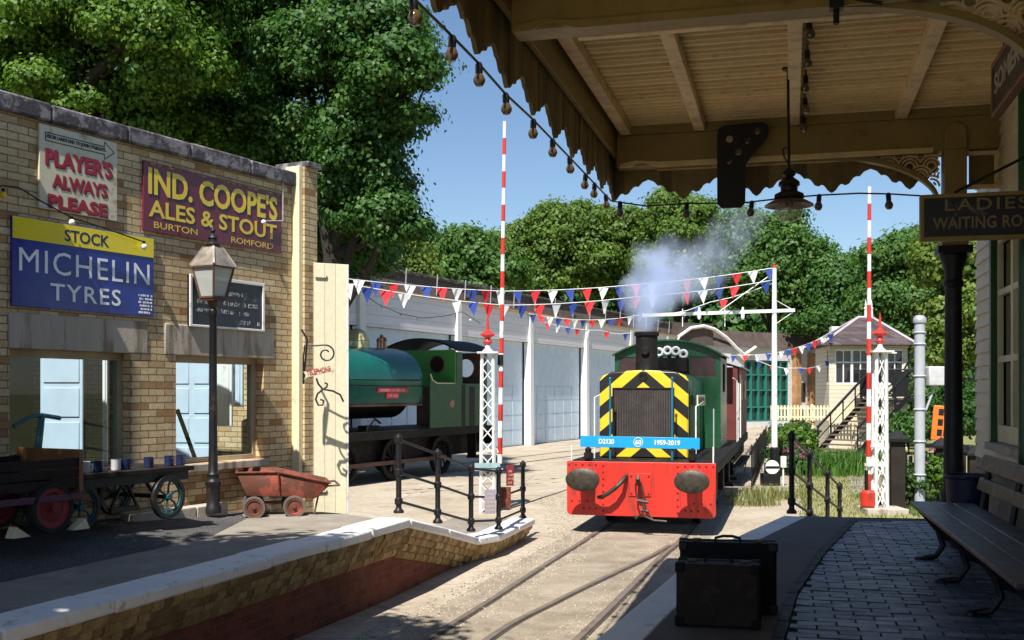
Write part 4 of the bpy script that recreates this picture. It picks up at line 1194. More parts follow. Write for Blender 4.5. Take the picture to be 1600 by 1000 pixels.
# posts, columns and curved fretwork brackets
def bracket(yb):
    a_, b_ = 1.22, 0.52; cxx, czz = -1.36, ZB - b_
    br = MB(); pts = []
    for i in range(21):
        t = math.pi / 2 * (1 - i / 20); pts.append((cxx + a_ * math.cos(t), czz + b_ * math.sin(t)))
    for (x0, z0), (x1, z1) in zip(pts[:-1], pts[1:]):
        br.beam((x0, yb, z0), (x1, yb, z1), 0.09, 0.045, up=(0, 1, 0)) if False else br.prism([(x0, z0 + 0.001), (x1, z1 + 0.001), (x1 + 0.012, z1 + 0.045), (x0 + 0.012, z0 + 0.045)], yb - 0.05, yb + 0.05, 'xz')
    bo = br.build("bracket", M['tan'], cn)
    # fretwork of overlapping rings
    fr = MB(); s_ = 0.20
    cen = []
    for r_ in range(0, 9):
        for c_ in range(0, 9):
            cen.append((-1.3 + c_ * s_ + (s_ / 2 if r_ % 2 else 0), ZB - 0.62 + r_ * s_ * 0.5))
    def inside(x, z):
        if x > -0.12 or z > ZB - 0.004 or x < cxx: return False
        q = ((x - cxx) / a_) ** 2 + ((z - czz) / b_) ** 2
        return q > 1.13 if z > czz else False
    R0 = s_ * 0.52
    for i, (x, z) in enumerate(cen):
        for rr in (R0, R0 * 0.7, R0 * 0.4):
            n = 22; seg = []
            for j in range(n + 1):
                a = 2 * math.pi * j / n; px, pz = x + rr * math.cos(a), z + rr * math.sin(a)
                ok = inside(px, pz) and not any((px - u) ** 2 + (pz - v) ** 2 < (R0 * 0.985) ** 2 for u, v in cen if v < z - 1e-6)
                if ok: seg.append((px, yb, pz))
                if (not ok or j == n) and len(seg) > 1:
                    for s0, s1 in zip(seg[:-1], seg[1:]): fr.beam(s0, s1, 0.03, 0.016, up=(0, 0, 1)) if abs(s0[0] - s1[0]) > 1e-5 else None
                    seg = []
                elif not ok: seg = []
    fr.build("fretwork", M['tan_light'], bo)  # lighter tan than the bracket: the light on the fretwork is in its colour
for yb in bays[:2]: bracket(yb)
for yb in bays[:3]:
    m = MB()
    m.bx(-0.10, 0.10, yb - 0.10, yb + 0.10, 2.80, ZB - 0.001); m.bx(-0.115, 0.115, yb - 0.1148, yb + 0.1148, 2.80, 2.86)
    m.prism([(-0.10, ZB + 0.001)] + [(0.10 * math.cos(a), ZT - 0.16 + 0.10 * math.sin(a)) for a in [math.pi - math.pi * i / 10 for i in range(11)]] + [(0.10, ZB + 0.001)], yb - 0.165, yb - 0.112, 'xz')
    m.bx(-0.10, 0.10, yb - 0.165, yb - 0.101, 2.861, ZB + 0.0005)
    m.build("timber_post", M['tan'], cn, bevel=0.008)
    m = MB(); m.bx(0.14, 0.40, yb - 0.02, yb + 0.02, ZB - 0.34, ZB - 0.001); pf_ = m.build("spandrel_panel", M['tan_valance'], cn)
    m = MB(); m.bx(0.12, 0.41, yb - 0.05, yb - 0.021, ZB - 0.37, ZB - 0.33); m.bx(0.12, 0.41, yb - 0.05, yb - 0.021, ZB - 0.05, ZB - 0.01); m.bx(0.36, 0.41, yb - 0.05, yb - 0.021, ZB - 0.329, ZB - 0.051); m.build("panel_frame", M['tan_light'], pf_)
    m = MB()
    m.lathe([(0.15, 0), (0.15, 0.10), (0.11, 0.14), (0.12, 0.40), (0.095, 0.46), (0.085, 1.2), (0.078, 2.40), (0.095, 2.42), (0.095, 2.46), (0.08, 2.48), (0.085, 2.58), (0.13, 2.70), (0.125, 2.72)], (0, yb, 0), 18)
    m.bx(-0.155, 0.155, yb - 0.155, yb + 0.155, 2.722, 2.795)
    m.build("iron_column", M['iron'], cn)
m = MB(); m.tube([(-1.25, -4.52, 3.98), (-1.2, -4.5, 3.9), (-1.15, -4.5, 3.72), (-1.0, -4.5, 3.68)], 0.012, 6); m.bx(-1.30, -1.22, -4.56, -4.48, 3.66, 3.86); m.tube([(-1.26, -4.5, 3.66), (-1.26, -4.5, 3.58)], 0.018, 8)
m.build("junction_box", M['black'], cn)

# ------------------------------------------------------------------ station building behind the bench
st = thing("station_building", "cream weatherboarded station building with a tall timber window", "building", KO, KRZ)
XW, YE = 0.42, 1.28
wy0, wy1 = -1.25, 0.16; wz0, wz1 = 0.93, 2.95
m = MB()
z = 0.72; k = 0
while z < 4.12:
    zt_ = min(z + 0.135, 4.12)
    segs = [(-14, wy0 - 0.10), (wy1 + 0.10, YE)] if (z + 0.07 > wz0 - 0.05 and z < wz1 + 0.08) else [(-14, YE)]
    for a, b in segs:
        m.prism([(XW - 0.035, z), (XW - 0.008, zt_ + 0.012), (XW + 0.03, zt_ + 0.012), (XW + 0.03, z)], a, b, 'xz')
    m.prism([(YE + 0.032, z), (YE + 0.005, zt_ + 0.012), (YE - 0.03, zt_ + 0.012), (YE - 0.03, z)], XW + 0.031, 4.2, 'yz')
    z = zt_
m.build("weatherboarding", M['weatherboard'], st)
m = MB(); m.bx(XW - 0.02, 4.2, -14, YE, -0.9, 0.719); m.build("brick_plinth", brick('plinth_stone_blocks', (0.36, 0.31, 0.24), (0.28, 0.24, 0.18), (0.16, 0.14, 0.11), bw=0.4, rh=0.2), st)  # buff stone colour of the plinth blocks
m = MB(); m.bx(XW + 0.08, 4.2, -14, wy0 - 0.1, 0.72, 4.12); m.bx(XW + 0.08, 4.2, wy1 + 0.1, YE - 0.04, 0.72, 4.12); m.bx(XW + 0.35, 4.2, wy0 - 0.1, wy1 + 0.1, 0.72, 4.12); m.build("wall_core", inn, st)
m = MB()
for a, b in ((wy0 - 0.10, wy0), (wy1, wy1 + 0.10)): m.bx(XW - 0.06, XW + 0.12, a, b, wz0 - 0.02, wz1 + 0.1)
m.bx(XW - 0.06, XW + 0.12, wy0, wy1, wz1, wz1 + 0.1)
wn_ = m.build("window", M['darkgreen'], st, bevel=0.006)
m = MB(); m.bx(XW - 0.10, XW + 0.1, wy0 - 0.13, wy1 + 0.13, wz0 - 0.09, wz0 - 0.021); m.build("window_sill", M['concrete'], wn_, bevel=0.008)
m = MB()
for i in range(3):
    y_ = wy0 + (wy1 - wy0) * i / 2
    m.bx(XW + 0.0, XW + 0.05, max(wy0 + 0.001, y_ - 0.045), min(wy1 - 0.001, y_ + 0.045), wz0 - 0.015, wz1)
for zz in (wz0 + 0.12, wz0 + 0.78, wz0 + 1.42, wz1 - 0.09):
    for i in range(2):
        a = wy0 + (wy1 - wy0) * i / 2 + 0.046; b = wy0 + (wy1 - wy0) * (i + 1) / 2 - 0.046
        m.bx(XW + 0.002, XW + 0.048, a, b, zz - 0.03 if zz > wz0 + 0.2 else wz0 - 0.014, zz + 0.03)
m.build("sash", M['cream'], wn_, bevel=0.004)
m = MB(); m.bx(XW + 0.06, XW + 0.066, wy0 + 0.001, wy1 - 0.001, wz0, wz1); m.build("pane", M['darkglass'], wn_)
m = MB(); m.tube([(XW - 0.09, wy0 - 0.3, 0.72), (XW - 0.09, wy0 - 0.3, 4.0)], 0.045, 10); m.build("drainpipe", M['darkgreen'], st)

# ------------------------------------------------------------------ hanging signs, lamp, spectacle plate
p = P(1437, 378, 8.45)
t = thing("hanging_sign", "black sign with tan frame reading LADIES WAITING ROOM", "sign", p, KRZ)
sw, sh = XW - 0.04 - kl(p).x, (378 - 306) * 8.45 / F
m = MB(); m.bx(0.03, sw - 0.03, -0.03, 0.03, 0.03, sh - 0.03); m.build("sign_board", M['boardblack'], t)
m = MB(); m.bx(0, 0.03, -0.045, 0.045, 0, sh); m.bx(sw - 0.03, sw, -0.045, 0.045, 0, sh); m.bx(0.0305, sw - 0.0305, -0.045, 0.045, 0, 0.03); m.bx(0.0305, sw - 0.0305, -0.045, 0.045, sh - 0.03, sh)
m.build("frame", M['tan'], t, bevel=0.005)
dl = mat('dull_gilt_lettering', (0.20, 0.15, 0.08), 0.5, var=0.2, bump=0)
kx = 8.45 / F * 1.035
text_mesh("LADIES", ((1472 - 1437) * kx, (1587 - 1437) * kx, (378 - 334) * kx, (378 - 316) * kx), dl, t, y=-0.031, bold=0.01, spacing=1.2)
text_mesh("WAITING ROOM", ((1455 - 1437) * kx, (1611 - 1437) * kx, (378 - 361) * kx, (378 - 343) * kx), dl, t, y=-0.031, bold=0.015, spacing=1.05)
m = MB(); m.tube([(0.25, 0, sh + 0.012), (sw, 0, sh + 0.35)], 0.012, 6); m.build("wall_stay", M['iron'], t)

so_ = P(1557, 176, 7.3)
t = thing("hanging_sign", "dark sign lettered SOMER seen end on below the canopy at the right edge", "sign", so_, KRZ - math.pi / 2)
m = MB(); hh = 0.30
m.bx(0.0, 2.4, -0.02, 0.02, 0.0, hh); m.build("sign_board", M['boardblack'], t)
m = MB(); m.bx(-0.025, -0.0005, -0.03, 0.03, -0.03, hh + 0.03); m.bx(0.0, 2.4, -0.03, 0.03, -0.03, -0.0005); m.bx(0.0, 2.4, -0.03, 0.03, hh + 0.0005, hh + 0.03); m.build("frame", M['wood_brown'], t, bevel=0.004)
text_mesh("SOMER", (0.06, 0.88, 0.10, 0.235), mat('pale_grey_lettering', (0.42, 0.38, 0.30), 0.5, bump=0), t, y=-0.0205, bold=0.02)
for xx in (0.3, 2.0):
    m = MB(); m.tube([(xx, 0, hh), (xx, 0, 4.9 - so_.z)], 0.012, 6); m.build("hanger", M['iron'], t)

lp_ = P(1233, 262, 9.2)
t = thing("hanging_lamp", "black hanging station lamp with wide shade and clear glass globe", "lamp", lp_, 0)
kx = 9.2 / F
m = MB(); ztop = 0.9 + 4.14 - lp_.z
m.tube([(-0.01, 0, ztop), (0, 0, 0.0)], 0.012, 8); m.lathe([(0.05, ztop - 0.02), (0.05, ztop)], (-0.01, 0, 0), 12)
m.tube([(0.0, 0, 0.02), (-0.045, 0, 0.10), (-0.05, 0, 0.16), (-0.02, 0, 0.17)], 0.008, 6)
m.build("drop_rod", M['black'], t)
m = MB()
m.lathe([(0.015, 0.0), (0.05, -0.03), (0.055, -0.06), (0.035, -0.08), (0.085, -0.12), (0.09, -0.15), (0.07, -0.165), (0.07, -0.20), (0.12, -0.225), (0.125, -0.26), (0.10, -0.27)], (0, 0, 0), 20)
m.build("lamp_body", M['iron'], t)
m = MB()
m.lathe([(0.10, -0.265), (0.15, -0.285), (0.20, -0.315), (0.205, -0.325), (0.15, -0.30), (0.09, -0.28)], (0, 0, 0), 28)
m.build("shade", mat('dusty_brown_shade', (0.10, 0.07, 0.055), 0.4, var=0.3), t)
m = MB(); m.lathe([(0.09, -0.29), (0.115, -0.33), (0.118, -0.37), (0.095, -0.42), (0.05, -0.45), (0.001, -0.456)], (0, 0, 0), 20); m.build("globe", M['clear'], t)
m = MB(); m.lathe([(0.02, -0.27), (0.035, -0.30), (0.03, -0.35), (0.001, -0.37)], (0, 0, 0), 10); m.build("bulb", M['bulbglass'], t)

sp = P(1143, 325, 10.72)
t = thing("signal_spectacle", "flat black signal spectacle plate with four round holes hanging under the canopy", "signal plate", sp, KRZ)
kx = 10.72 / F
def q4(px, py): return ((px - 1143) * kx, (325 - py) * kx)
out = [q4(*q) for q in ((1121, 318), (1121, 212), (1123, 201), (1131, 196), (1190, 194), (1198, 198), (1200, 207), (1197, 218), (1170, 250), (1165, 258), (1164, 318), (1158, 325), (1128, 325))]
m = MB(); m.prism(out, -0.02, 0.02, 'xz'); pl_ = m.build("plate", M['black'], t, bevel=0.004)
for px, py, cc in ((1140, 218, (0.30, 0.25, 0.2)), (1183, 208, (0.07, 0.055, 0.04)), (1168, 222, (0.035, 0.03, 0.025)), (1154, 239, (0.10, 0.085, 0.06)), (1140, 252, (0.04, 0.028, 0.024))):
    x_, z_ = q4(px, py)
    m = MB(); m.lathe([(0.001, -0.026), (0.026, -0.026), (0.034, -0.022), (0.034, -0.0205)], (x_, 0, z_), 16, 'y') ; m.build("lens", mat('dull_lens', cc, 0.2, bump=0), t)
m = MB(); x_, z_ = q4(1133, 197); ztop = 5.04 - sp.z - 0.001
x2, z2 = q4(1175, 212); m.tube([(x_, 0.0, z_ - 0.12), (x_, 0.22, z_ - 0.12)], 0.02, 6); m.tube([(x2, 0.0, z2), (x2, 0.22, z2)], 0.02, 6); m.build("hanger", M['iron'], t)

# ------------------------------------------------------------------ festoon strings
def bulb_proto():
    m = MB(); m.lathe([(0.001, -0.125), (0.02, -0.12), (0.031, -0.10), (0.033, -0.085), (0.022, -0.06), (0.014, -0.05)], (0, 0, 0), 14)
    b = m.build("bulb", M['bulbglass'], None)
    m = MB(); m.lathe([(0.016, -0.058), (0.02, -0.05), (0.02, -0.005), (0.012, 0.008), (0.001, 0.012)], (0, 0, 0), 12)
    s_ = m.build("socket", M['black'], b)
    return b
BP0 = bulb_proto(); BP0s = [c for c in COL.objects if c.parent == BP0][0]; first_bulb = [True]
def add_bulb(parent, loc, s_=1.0, tilt=0.0):
    if first_bulb[0]: b = BP0; first_bulb[0] = False
    else:
        b = BP0.copy(); COL.objects.link(b); k = BP0s.copy(); COL.objects.link(k); k.parent = b
    b.parent = parent; b.location = loc; b.scale = (s_, s_, s_); b.rotation_euler = (tilt, rnd.uniform(-0.15, 0.15), 0)
def festoon(label, pts, bulbs, s_=1.0):
    """pts: (px, py, D); bulbs: photo column of each bulb"""
    pw = [P(*q) for q in pts]
    t = thing("festoon_lights", label, "light string", pw[0])
    m = MB(); m.tube([q - pw[0] for q in pw], 0.009, 6); m.build("cable", M['black'], t)
    for px in bulbs:
        for (a, b) in zip(pts[:-1], pts[1:]):
            if min(a[0], b[0]) <= px <= max(a[0], b[0]) and a[0] != b[0]:
                f = (px - a[0]) / (b[0] - a[0]); add_bulb(t, P(*a).lerp(P(*b), f) - pw[0], s_); break
def fD(px): return 1.876 / (0.248 - 0.969 * (px - CX) / F)
festoon("festoon cable of amber bulbs slung along the left valance of the canopy", [(610, -40, fD(610)), (640, -8, fD(640)), (690, 40, fD(690)), (745, 96, fD(745)), (790, 147, fD(790)), (830, 184, fD(830)), (890, 246, fD(890)), (930, 288, fD(930)), (955, 314, fD(955))],
        (645, 706, 748, 790, 833, 861, 890, 914, 929, 946), 1.15)
festoon("festoon cable of amber bulbs across the far end of the canopy", [(955, 314, 11.8), (1010, 322, 11.75), (1073, 318, 11.65), (1160, 317, 11.5), (1230, 309, 11.4), (1280, 305, 11.3), (1342, 302, 11.2), (1390, 303, 11.1), (1440, 306, 10.9)],
        (969, 1073, 1175, 1280, 1388), 1.3)
# string clipped along the underside of a rafter
t = thing("festoon_lights", "festoon cable with dark bulbs running along a canopy rafter towards the hanging lamp", "light string", KO + KX * -1.40 + Vector((0, 0, 4.02)), KRZ)
m = MB(); m.tube([(0, -4.2, 0.0), (0, -3, -0.015), (0, -2, 0.0), (0, -1, -0.015), (0, -0.15, 0.0)], 0.009, 6); m.build("cable", M['black'], t)
for yy in (-4.0, -3.3, -2.6, -1.9, -1.2, -0.5): add_bulb(t, (0, yy, -0.01), 1.1)

# ------------------------------------------------------------------ bench
bo_ = P(1442, 874, 9.08); BRZ = -math.atan(0.235)
t = thing("station_bench", "long slatted station bench with dark curved iron legs on the shaded platform", "bench", (bo_.x, bo_.y, 0.9), BRZ)
# local: y forward (far), x right; far leg foot at the origin
def legprof(y):
    m = MB()
    pts = [(-0.02, 0.0), (0.10, 0.03), (0.16, 0.12), (0.12, 0.25), (0.03, 0.36), (-0.03, 0.425)]
    m.tube([(a, y, b) for a, b in pts], [0.028, 0.024, 0.024, 0.026, 0.026, 0.024], 8)
    m.tube([(0.42, y, 0.0), (0.36, y, 0.08), (0.36, y, 0.2), (0.42, y, 0.36), (0.46, y, 0.425), (0.53, y, 0.86)], 0.024, 8)
    m.beam((-0.05, y, 0.425), (0.47, y, 0.415), 0.05, 0.03)
    m.tube([(0.13, y, 0.2), (0.25, y, 0.16), (0.36, y, 0.2)], 0.02, 8)
    m.lathe([(0.05, 0), (0.045, 0.02), (0.02, 0.03)], (-0.02, y, 0), 10); m.lathe([(0.05, 0), (0.045, 0.02), (0.02, 0.03)], (0.42, y, 0), 10)
    return m
for y in (0.0, -1.13, -2.32, -3.5): legprof(y).build("leg", M['iron'], t)
ya, yb_ = 0.22, -3.9
for i, (xa, xb) in enumerate(((-0.08, 0.085), (0.095, 0.26), (0.27, 0.435))):
    m = MB(); m.bx(xa, xb, yb_, ya, 0.432 - 0.004 * i, 0.465 - 0.004 * i); m.build("seat_slat", M['bench_wood'], t, bevel=0.008)
for z0, z1, xx in ((0.58, 0.68, 0.455), (0.745, 0.87, 0.485)):
    m = MB()
    m.prism([(xx, z0), (xx + 0.03, z0), (xx + 0.055, z1), (xx + 0.025, z1)], yb_, ya, 'xz'); m.build("back_slat", M['bench_wood'], t, bevel=0.007)
# dark blue bin between the bench and the column
bb = P(1512, 790, 9.75)
t = thing("litter_bin", "dark blue plastic bin standing behind the far end of the bench", "bin", (bb.x, bb.y, 0.9))
m = MB(); m.lathe([(0.15, 0), (0.19, 0.62), (0.205, 0.63), (0.205, 0.66), (0.18, 0.66), (0.15, 0.1), (0.001, 0.09)], (0, 0, 0), 20); m.build("tub", M['bluebin'], t)
m = MB(); m.tube([(0.2 * math.cos(a), 0.2 * math.sin(a), 0.64) for a in [math.pi * (0.9 + 1.2 * i / 10) for i in range(11)]], 0.008, 6); m.build("handle", M['iron'], t)

# ------------------------------------------------------------------ suitcases
def suitcase(label, loc, rz, wd, dp, ht, leather, trim, lid=0.35):
    t = thing("suitcase", label, "suitcase", loc, rz)
    m = MB(); m.bx(-wd / 2, wd / 2, -dp / 2, dp * (0.5 - lid) - 0.003, 0.004, ht); m.build("body", leather, t, bevel=0.014)
    m = MB(); m.bx(-wd / 2 - 0.003, wd / 2 + 0.003, dp * (0.5 - lid), dp / 2, 0.004, ht + 0.003); m.build("lid", leather, t, bevel=0.014)
    m = MB()
    m.tube([(-0.08, -0.01, ht), (-0.075, -0.01, ht + 0.022), (-0.03, -0.01, ht + 0.034), (0.03, -0.01, ht + 0.034), (0.075, -0.01, ht + 0.022), (0.08, -0.01, ht)], 0.009, 8); m.build("handle", trim, t)
    for sx in (-1, 1):
        m = MB(); m.bx(sx * wd * 0.32 - 0.025, sx * wd * 0.32 + 0.025, -0.03, 0.04, ht + 0.001, ht + 0.012); m.build("clasp", M['rustbrown'], t, bevel=0.003)
        for yy in (-dp / 2, dp / 2 - 0.05):
            for zz in (0.0, ht - 0.055):
                m = MB(); m.bx(sx * (wd / 2 - 0.022) - 0.029, sx * (wd / 2 - 0.022) + 0.029, yy - 0.005, yy + 0.055, zz + 0.001, zz + 0.062); m.build("corner_cap", trim, t, bevel=0.01)
    return t
c1 = P(1137, 950, 6.95)
suitcase("large black leather suitcase standing behind the brown suitcase", (c1.x, 6.95, 0.9), R(-10), 0.60, 0.17, 0.445, M['leather_black'], M['black'])
c2 = P(1120, 985, 6.55)
cs_ = suitcase("worn brown leather suitcase standing in front of the black suitcase", (c2.x + 0.01, 6.55, 0.9), R(-14), 0.485, 0.24, 0.375, M['leather_brown'], M['leather_black'])

# ------------------------------------------------------------------ green diesel shunter (local x right, y back along the engine; buffer beam face at y = 0)
dl_ = thing("diesel_locomotive", "green diesel shunter with yellow and black striped nose and red buffer beam", "locomotive", (2.06, 17.5, 0), R(LR))
def rbox(hw, z0, z1, r=0.07, n=5):
    pts = []
    for cx_, cz_, a0 in ((hw - r, z0 + r, -90), (hw - 0.01, z1 - 0.01, 0), (-hw + 0.01, z1 - 0.01, 90), (-hw + r, z0 + r, 180)):
        rr = r if cz_ < z0 + 0.2 else 0.01
        for i in range(n + 1):
            a = R(a0 + 90 * i / n); pts.append((cx_ + rr * math.cos(a), cz_ + rr * math.sin(a)))
    return pts
m = MB(); m.prism(rbox(1.20, 0.29, 1.165), 0.0, 0.05, 'xz'); bb_ = m.build("buffer_beam", M['red'], dl_, bevel=0.006)
m = MB()
def rivet(x, z, y=0.0, r=0.019): m.lathe([(r, 0), (r * 0.8, -0.008), (0.001, -0.011)], (x, y, z), 8, 'y')
for i in range(5):
    for s_ in (-1, 1): rivet(s_ * (1.16 - i * 0.11), 1.11)
for s_ in (-1, 1):
    for i in range(8): rivet(s_ * 0.60, 1.10 - i * 0.105)
    for i in range(3): rivet(s_ * (1.12 - i * 0.13), 0.52); rivet(s_ * (0.72 + 0.1 * i), 0.40)
    for xx in (-0.14, 0.14): rivet(xx, 0.80 + 0.14 * s_, -0.018)
m.build("rivets", mat('grimy_red_rivet_heads', (0.16, 0.012, 0.010), 0.5), bb_)
m = MB(); m.bx(-0.18, 0.18, -0.018, 0.0, 0.62, 0.99); m.build("hook_plate", M['red'], dl_, bevel=0.004)
for s_ in (-1, 1):
    b_ = MB()
    b_.lathe([(0.19, 0.0), (0.19, -0.03), (0.13, -0.04), (0.12, -0.27), (0.075, -0.275), (0.075, -0.40)], (s_ * 0.86, 0.0, 0.90), 20, 'y')
    bo2 = b_.build("buffer", M['red'], dl_)
    b_ = MB(); b_.lathe([(0.06, -0.38), (0.17, -0.40), (0.185, -0.425), (0.17, -0.44), (0.10, -0.455), (0.001, -0.46)], (0, 0, 0), 28, 'y', sc=(1, 1.5))
    hd = b_.build("buffer_head", M['buffer'], bo2); hd.location = (s_ * 0.86, 0, 0.90)
# coupling hook, screw link and brake hose
m = MB()
m.tube([(0, 0, 0.82), (0, -0.14, 0.83), (0, -0.24, 0.86), (0, -0.29, 0.92), (0, -0.26, 0.97)], [0.035, 0.04, 0.04, 0.035, 0.02], 8)
for s_ in (-1, 1): m.tube([(s_ * 0.045, -0.20, 0.84), (s_ * 0.06 + 0.02, -0.20, 0.70), (s_ * 0.05 + 0.06, -0.20, 0.56)], 0.016, 8)
m.tube([(-0.02, -0.20, 0.57), (0.16, -0.20, 0.545)], 0.03, 8)
m.tube([(0.06, -0.20, 0.57), (0.10, -0.21, 0.42)], 0.024, 8)
m.tube([(0.04, -0.20, 0.42), (0.16, -0.20, 0.40)], 0.028, 8)
for s_ in (-1, 1): m.tube([(0.10 + s_ * 0.045, -0.2, 0.42), (0.13 + s_ * 0.05, -0.2, 0.33), (0.24, -0.22, 0.265), (0.45, -0.20, 0.25)], 0.015, 8)
m.tube([(-0.05, -0.19, 0.28), (0.05, -0.2, 0.36)], 0.018, 8)
m.build("coupling", M['buffer'], dl_)
m = MB(); m.tube([(-0.22, -0.0, 0.94), (-0.23, -0.08, 0.93), (-0.27, -0.16, 0.86), (-0.38, -0.2, 0.75), (-0.50, -0.2, 0.66), (-0.62, -0.16, 0.60), (-0.66, -0.14, 0.60)], [0.03, 0.034, 0.036, 0.036, 0.036, 0.034, 0.03], 10); m.build("brake_hose", M['buffer'], dl_)
# running plate, frames, wheels
m = MB(); m.bx(-1.2, 1.2, 0.051, 7.7, 1.10, 1.16); m.bx(-1.21, -1.17, 0.051, 7.7, 0.98, 1.1); m.bx(1.17, 1.21, 0.051, 7.7, 0.98, 1.1); m.build("running_plate", M['soot'], dl_, bevel=0.006)
m = MB()
for s_ in (-1, 1):
    m.bx(s_ * 0.98 - 0.02, s_ * 0.98 + 0.02, 0.10, 7.6, 0.55, 1.099)
    for yy in (1.9, 3.9, 5.9): m.bx(s_ * 1.04 - 0.05, s_ * 1.04 + 0.05, yy - 0.2, yy + 0.2, 0.42, 0.8)
m.bx(-0.9, 0.9, 0.3, 7.4, 0.6, 1.0)
m.bx(0.95, 1.2, 5.3, 5.7, 0.35, 0.42); m.bx(0.95, 1.2, 7.0, 7.4, 0.35, 0.42)
m.build("frame", M['soot'], dl_)
for yy in (1.9, 3.9, 5.9):
    for s_ in (-1, 1):
        m = MB(); m.lathe([(0.001, -0.07), (0.14, -0.07), (0.16, -0.03), (0.42, -0.03), (0.44, -0.065), (0.50, -0.065), (0.50, 0.04), (0.54, 0.05), (0.54, 0.075), (0.001, 0.075)] if s_ > 0 else [(0.001, 0.07), (0.14, 0.07), (0.16, 0.03), (0.42, 0.03), (0.44, 0.065), (0.50, 0.065), (0.50, -0.04), (0.54, -0.05), (0.54, -0.075), (0.001, -0.075)], (s_ * 0.75, yy, 0.52), 28, 'x'); m.build("wheel", M['soot'], dl_)
# striped nose
hm = NT("yellow_black_chevrons")
o = hm.xyz()
ph = hm.math('ADD', o[2], hm.math('MULTIPLY', hm.math('ABSOLUTE', hm.math('ADD', o[0], 0.10)), 0.85))
ph = hm.math('FRACT', hm.math('DIVIDE', hm.math('SUBTRACT', ph, 2.465 - 0.44), 0.44))
k_ = hm.math('LESS_THAN', ph, 0.5)
ny = hm.ramp(hm.noise(3, 5), [(0.3, (0.76, 0.50, 0.02)), (0.7, (0.86, 0.60, 0.03))])
hm.col(hm.mix(k_, ny, (0.012, 0.012, 0.012))); hm.rough(0.35); hm.b.inputs["Coat Weight"].default_value = 0.2
HCX = -0.10
def hood(hw, zt_, k=0.0): return [(HCX + a, b) for a, b in [(-hw, 1.162), (-hw, zt_ - 0.17), (-hw + 0.05, zt_ - 0.09), (-hw + 0.22, zt_ - 0.015), (0, zt_ + 0.012), (hw - 0.22, zt_ - 0.015), (hw - 0.05, zt_ - 0.09), (hw, zt_ - 0.17), (hw, 1.162)]]
m = MB(); m.prism(hood(0.76, 2.66), 1.15, 1.32, 'xz'); m.build("nose", hm.m, dl_, bevel=0.025)
m = MB(); m.prism(hood(0.745, 2.645), 1.322, 4.6, 'xz'); hb = m.build("bonnet", M['green'], dl_, bevel=0.02)
m = MB()
for i in range(14): m.bx(0.646, 0.66, 1.6 + i * 0.045, 1.625 + i * 0.045, 1.5, 2.35)
for yy in (1.55, 2.3, 3.1, 3.9): m.bx(0.646, 0.653, yy - 0.008, yy + 0.008, 1.25, 2.48); m.bx(-0.853, -0.846, yy - 0.008, yy + 0.008, 1.25, 2.48)
for i in range(12): m.bx(-0.5, 0.3, 1.5 + i * 0.24, 1.52 + i * 0.24, 2.652, 2.668)
m.build("louvres", M['green'], hb)
m = MB(); gx0, gx1, gz0, gz1 = -0.60, 0.40, 1.50, 2.34
m.bx(gx0, gx1, 1.128, 1.149, gz0, gz1); gr_ = m.build("radiator_grille", M['grille'], dl_)
m = MB()
for i in range(34): m.bx(gx0 + 0.01 + i * (gx1 - gx0 - 0.02) / 34, gx0 + 0.018 + i * (gx1 - gx0 - 0.02) / 34, 1.120, 1.1279, gz0, gz1)
tag(m.build("grille_bars", M['soot'], gr_), kind=None)
m = MB(); q = 0.03
m.bx(gx0 - q, gx0, 1.115, 1.149, gz0 - q, gz1 + q); m.bx(gx1, gx1 + q, 1.115, 1.149, gz0 - q, gz1 + q); m.bx(gx0, gx1, 1.115, 1.149, gz1, gz1 + q); m.bx(gx0, gx1, 1.115, 1.149, gz0 - q, gz0)
m.build("grille_frame", M['soot'], dl_, bevel=0.004)
m = MB(); m.torus((-0.10, 1.14, 2.555), 0.062, 0.012); m.torus((-0.10, 1.14, 2.555), 0.03, 0.010); m.build("crest_badge", M['soot'], dl_)
# chimney
m = MB()
m.lathe([(0.21, 2.60), (0.20, 2.66), (0.195, 3.29), (0.22, 3.30), (0.225, 3.35), (0.21, 3.37), (0.16, 3.37), (0.16, 3.0)], (-0.15, 2.0, 0), 28); ch_ = m.build("chimney", M['soot'], dl_)
m = MB(); m.lathe([(0.001, -0.05), (0.06, -0.05), (0.075, -0.035), (0.075, 0.03)], (-0.15, 1.80, 3.02), 16, 'y'); m.build("lamp", M['soot'], ch_)
# cab
m = MB()
def cabprof(hw, zs_, zc_, n=10):
    pts = [(-hw, 1.162), (-hw, zs_ - 0.12)]
    for i in range(n + 1):
        t = -1 + 2 * i / n; pts.append((t * (hw - 0.02), zs_ + (zc_ - zs_) * (1 - abs(t) ** 2.2)))
    return pts + [(hw, zs_ - 0.12), (hw, 1.162)]
